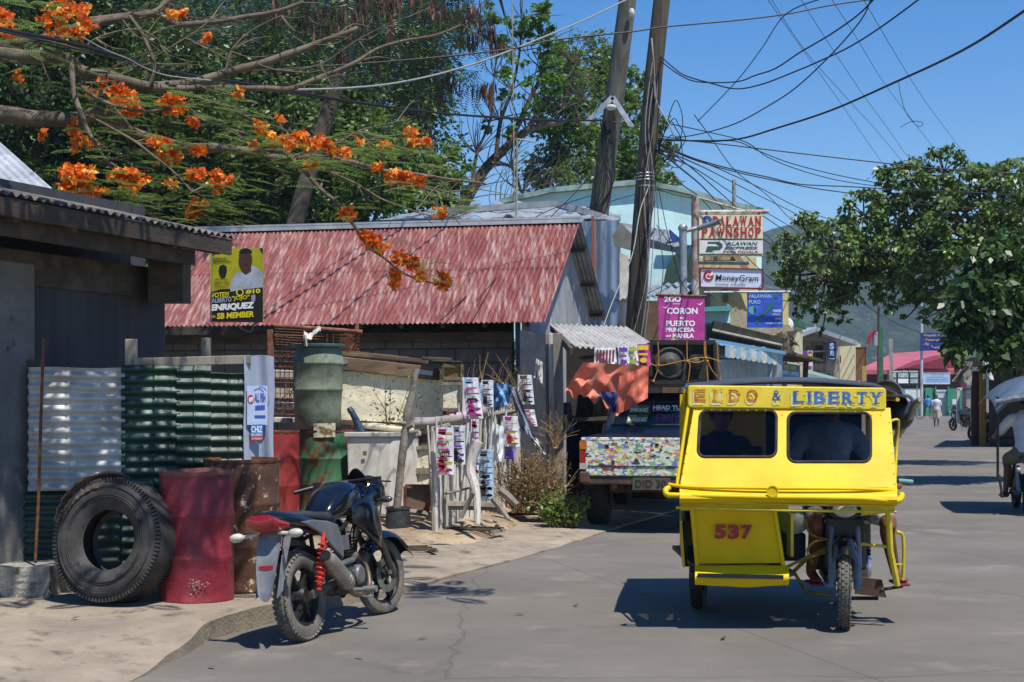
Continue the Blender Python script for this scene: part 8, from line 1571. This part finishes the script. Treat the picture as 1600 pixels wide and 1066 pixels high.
lt = [(1560,430,50),(1600,420,60),(1540,490,50),(1590,500,60),(1520,530,40),(1570,555,36),(1620,540,60),(1500,560,26),(1650,450,60)]
make_tree('roadside_tree','darker low tree with bigger bright green leaves under the large street tree',(P(1690,0,27).x,27,0),
 [bp(x,y-8,r*.9,26+random.uniform(-1,1),int(800*(r/50)**2)) for x,y,r in lt], .19, .62, leafmat('leaf_big','#1d3014','#4d6a2e','#6d8438',.92,.3,.4), .25, per=26, spread=.34, surf=.35, droop=.7, trunk_top=P(1640,470,26.5))
# --- dry bush and weeds by the stall
def tuft(name,label,cx,cy,Y,n_,wpx,hpx,mat,cat,lw=.06,leafy=False,z=.1,lq=16,ls=1):
    t = thing(name,label,cat,tuple(P(cx,cy,Y))); m = MB()
    base = P(cx,cy,Y); k = Y/F; c,d,nn,L_,W_,ti = [],[],[],[],[],[]
    for i in range(n_):
        a = random.gauss(0,.5); l = hpx*k*random.uniform(.5,1.05); b = base+Vector((random.uniform(-.5,.5)*wpx*k,random.uniform(-.3,.3)*wpx*k,0)); tip = b+Vector((math.sin(a)*l*.8,random.gauss(0,.2)*l,math.cos(a)*l)); mid = b.lerp(tip,.5)+Vector((random.gauss(0,.05),0,.05))
        m.curve([b,mid,tip],[.006,.004,.002],4,3,False)
        if leafy:
            for q in range(lq): t_ = random.uniform(.2,1); p = b.lerp(tip,t_)+Vector((random.gauss(0,.04),random.gauss(0,.04),random.gauss(0,.03))); c.append(tuple(p)); d.append((random.gauss(0,1),random.gauss(0,1),random.gauss(.3,.6))); L_.append(random.uniform(.04,.08)*ls); ti.append(random.random())
    m.build('stems', MC.get('dry_stems') or M('dry_stems','#7d6444','#9a8058',sc=3,rough=.95), t)
    if leafy: quads('leaves',mat,t,np.array(c),np.array(d),unit(len(c))+np.array([0,-.3,.5]),np.array(L_),np.array(L_)*.5,np.array(ti))
    return t
tuft('dry_bush','dry brown tangled bush between the picket fence and the wooden posts',832,800,17.4,330,62,98,lf_dry,'bush',leafy=True,lq=7,ls=.7)
tuft('dry_grass','tuft of tall dry grass rising above the picket fence',775,640,17.5,40,90,95,lf_dry,'grass')
tuft('dry_twigs','sheaf of thin reddish dry twigs poking out right of the wooden posts',868,700,18.2,40,10,60,lf_dry,'twigs')
tuft('green_weed','green weeds growing at the kerb left of the pickup wheel',880,822,16.9,90,46,56,lf_bright,'weeds',leafy=True)
tuft('green_weed','smaller green weeds growing at the foot of the dry bush',845,800,17.4,60,36,36,lf_bright,'weeds',leafy=True)
tuft('dead_sapling','thin dry sapling with withered seed heads before the insulated box',607,690,17.0,7,6,125,lf_dry,'sapling',leafy=True)
# leaf litter
for i,(x,y) in enumerate([(30,950),(118,968),(700,935),(812,962),(900,948),(1130,1000),(660,1000),(1500,735),(1490,714),(780,880),(560,1030),(330,1045)]):
    p = G(x,y,.135 if x < 200 and y < 975 else .0); m = MB(); a = random.random()*6; m.M = Matrix.Translation(p+UP*.006) @ Matrix.Rotation(a,4,'Z'); m.add([(-.04,0,0),(0,-.014,.008),(.045,0,.012),(0,.016,.006)],[(0,1,2,3)])
    tag(m.build('fallen_leaf', ink['brown']), 'small dry brown leaf lying on the ground', 'leaf', 'fallen leaves scattered on the ground')
# ============================================================ overhead wires
WR = [ # label, photo path, depth start, depth end, radius, grey?
 ('thick twisted black cable from the upper left corner to the left timber pole',[(-40,36),(0,45),(130,72),(260,110),(400,133),(560,160),(700,178),(850,188),(950,188)],10,28,.02,0),
 ('second thin black cable hugging the thick twisted cable',[(-40,40),(60,62),(200,96),(330,124),(480,150),(640,172),(800,184),(955,190)],10.2,28,.010,0),
 ('taut pale grey cable rising from the flame tree to the top of the left pole',[(395,141),(540,138),(640,126),(740,100),(840,62),(920,28),(990,-6)],17,27.5,.016,1),
 ('long twisted wire crossing both poles near the top',[(380,112),(560,100),(700,88),(800,76),(870,62),(985,50),(1040,42),(1150,32),(1230,22),(1300,8),(1400,-6)],20,22,.012,0),
 ('thin white wire curling above the flame tree blossoms',[(128,58),(165,78),(200,92),(222,104),(260,118),(330,126)],13.6,14.4,.006,1),
 ('sagging wire from the right pole up to the upper edge',[(1032,88),(1050,104),(1070,118),(1110,130),(1150,139),(1190,132),(1235,115),(1280,96),(1330,72),(1380,40),(1440,-4)],23.9,16,.010,0),
 ('lower sagging wire from the right pole to the upper edge',[(1033,96),(1060,116),(1090,128),(1150,128),(1180,118),(1212,107),(1250,82),(1296,55),(1340,24),(1368,-4)],23.9,15,.010,0),
 ('straight wire slanting from the pole up to the long twisted wire',[(1090,190),(1150,128),(1190,76),(1228,22),(1290,-4)],24.5,18,.008,0),
 ('wire climbing from the pole tangle to the upper edge',[(1056,216),(1100,208),(1150,193),(1200,166),(1245,136),(1300,84),(1345,32),(1362,-4)],24,15,.009,0),
 ('long wire swinging from the pole tangle up to the right edge',[(1026,219),(1080,220),(1150,218),(1215,200),(1300,172),(1400,128),(1470,96),(1530,64),(1605,14)],24,12,.013,0),
 ('long wire running right above the street tree from the left pole',[(958,190),(1040,214),(1150,228),(1250,240),(1400,257),(1500,266),(1605,272)],28,26,.012,0),
 ('wire drooping into the street tree crown',[(1028,216),(1100,222),(1150,221),(1190,238),(1235,255),(1300,272),(1360,284),(1400,291)],24,32,.009,0),
 ('second wire drooping into the street tree crown',[(1028,190),(1100,205),(1165,222),(1200,246),(1250,266),(1310,282),(1370,291)],24,33,.009,0),
 ('long sagging pair upper strand toward the right side of the street',[(1028,224),(1085,248),(1150,266),(1200,277),(1250,288),(1330,292),(1400,296),(1500,300),(1605,306)],24,30,.011,0),
 ('long sagging pair lower strand toward the right side of the street',[(1028,226),(1085,250),(1150,269),(1210,282),(1270,294),(1340,304),(1430,318),(1520,326),(1605,332)],24,30,.010,0),
 ('thick wire falling from the right pole across the pawnshop sign to the mountain',[(1030,236),(1062,262),(1098,292),(1140,336),(1190,372),(1260,420),(1340,470),(1400,505),(1440,520)],24,70,.018,0),
 ('second wire falling from the right pole across the pawnshop sign',[(1026,224),(1080,262),(1135,310),(1180,350),(1230,398),(1280,430)],24,50,.012,0),
 ('thin wire falling steeply left of the pawnshop post',[(1030,258),(1060,285),(1095,310),(1130,352),(1165,400),(1225,452),(1260,470)],24,40,.010,0),
 ('wire dropping from the upper tangle to behind the street tree',[(1085,180),(1110,214),(1150,268),(1200,306),(1245,350),(1300,372)],24,40,.009,0),
 ('upper wire of the fan running to the transformer pole',[(1030,228),(1100,254),(1180,290),(1260,330),(1330,352),(1400,366)],24,60,.012,0),
 ('middle wire of the fan running to the transformer pole',[(1030,232),(1100,262),(1170,298),(1250,338),(1330,386),(1420,440),(1480,462)],24,70,.012,0),
 ('lower wire of the fan running to the transformer pole',[(1030,240),(1090,266),(1160,312),(1240,358),(1320,420),(1372,478)],24,78,.014,0),
 ('far wire from the transformer pole to the right under the crown',[(1374,482),(1420,478),(1480,488),(1560,500)],78,50,.022,0),
 ('straight thin high wire leftmost of the five slanting down to the right tree',[(1196,-6),(1250,72),(1300,142),(1350,214),(1400,285)],30,60,.008,0),
 ('straight thin high wire second of the five slanting down to the right tree',[(1202,-6),(1260,82),(1320,150),(1370,205),(1418,262)],30,60,.008,0),
 ('straight thin high wire middle of the five slanting down to the right tree',[(1248,-6),(1300,76),(1350,150),(1390,205),(1424,254)],30,60,.008,0),
 ('straight thin high wire fourth of the five slanting down to the right tree',[(1296,-6),(1340,62),(1380,128),(1430,194),(1470,246)],30,60,.008,0),
 ('straight thin high wire rightmost of the five slanting down to the right tree',[(1346,-6),(1400,86),(1440,150),(1480,205),(1522,260)],30,60,.008,0),
 ('loose wire end dangling below the long wire at the upper right',[(1404,128),(1407,148),(1414,172),(1424,188),(1436,198),(1442,192),(1425,190),(1407,199)],18,18,.004,0),
 ('upper service wire crossing the red roof to the left pole',[(745,470),(790,418),(850,350),(900,300),(930,262)],20.3,28,.008,0),
 ('lower service wire crossing the red roof to the left pole',[(690,500),(760,430),(820,352),(880,320),(945,300)],20.2,28,.008,0),
 ('wire strung from the left pole past the turquoise gable to the sign post',[(850,345),(900,330),(985,306),(1010,300),(1040,296),(1086,306)],28.5,28,.008,0),
 ('wire looping along the turquoise gable to the pawnshop post',[(1024,296),(1040,300),(1060,306),(1080,309),(1088,309)],24,28,.008,0),
 ('wire slanting from the right pole to the ground by the stall',[(1004,300),(1014,290),(1000,330),(988,398),(966,450),(950,490),(940,520)],24,21,.009,1),
 ('long drop wire between the right pole and the magenta sign',[(1026,300),(1030,360),(1036,410),(1034,450),(1030,462)],23.8,22,.007,0),
 ('curved drop wire right of the right pole',[(1028,290),(1040,350),(1052,400),(1064,440),(1088,470)],23.8,25,.007,0),
 ('thin drop wire from right pole to the yellow building',[(1026,352),(1060,400),(1090,440),(1120,470)],23.8,30,.007,0),
 ('thin dark cord running from the pole tangle to the far roofs',[(1190,336),(1240,372),(1290,420),(1330,452),(1380,500)],40,70,.014,0),
 ('low cord between the blue water sign and the street tree',[(1223,470),(1262,472),(1300,470),(1332,458)],28,34,.008,0)]
for lab, pts, Ya_, Yb_, r, g_ in WR:
    k = len(pts); m = MB(); m.curve([P(x,y,Ya_+(Yb_-Ya_)*i/(k-1)) for i,(x,y) in enumerate(pts)], r, 6, 5)
    tag(m.build('overhead_wire', cable_grey if g_ else cable, None, smooth=True), lab, 'wire', 'overhead wires')
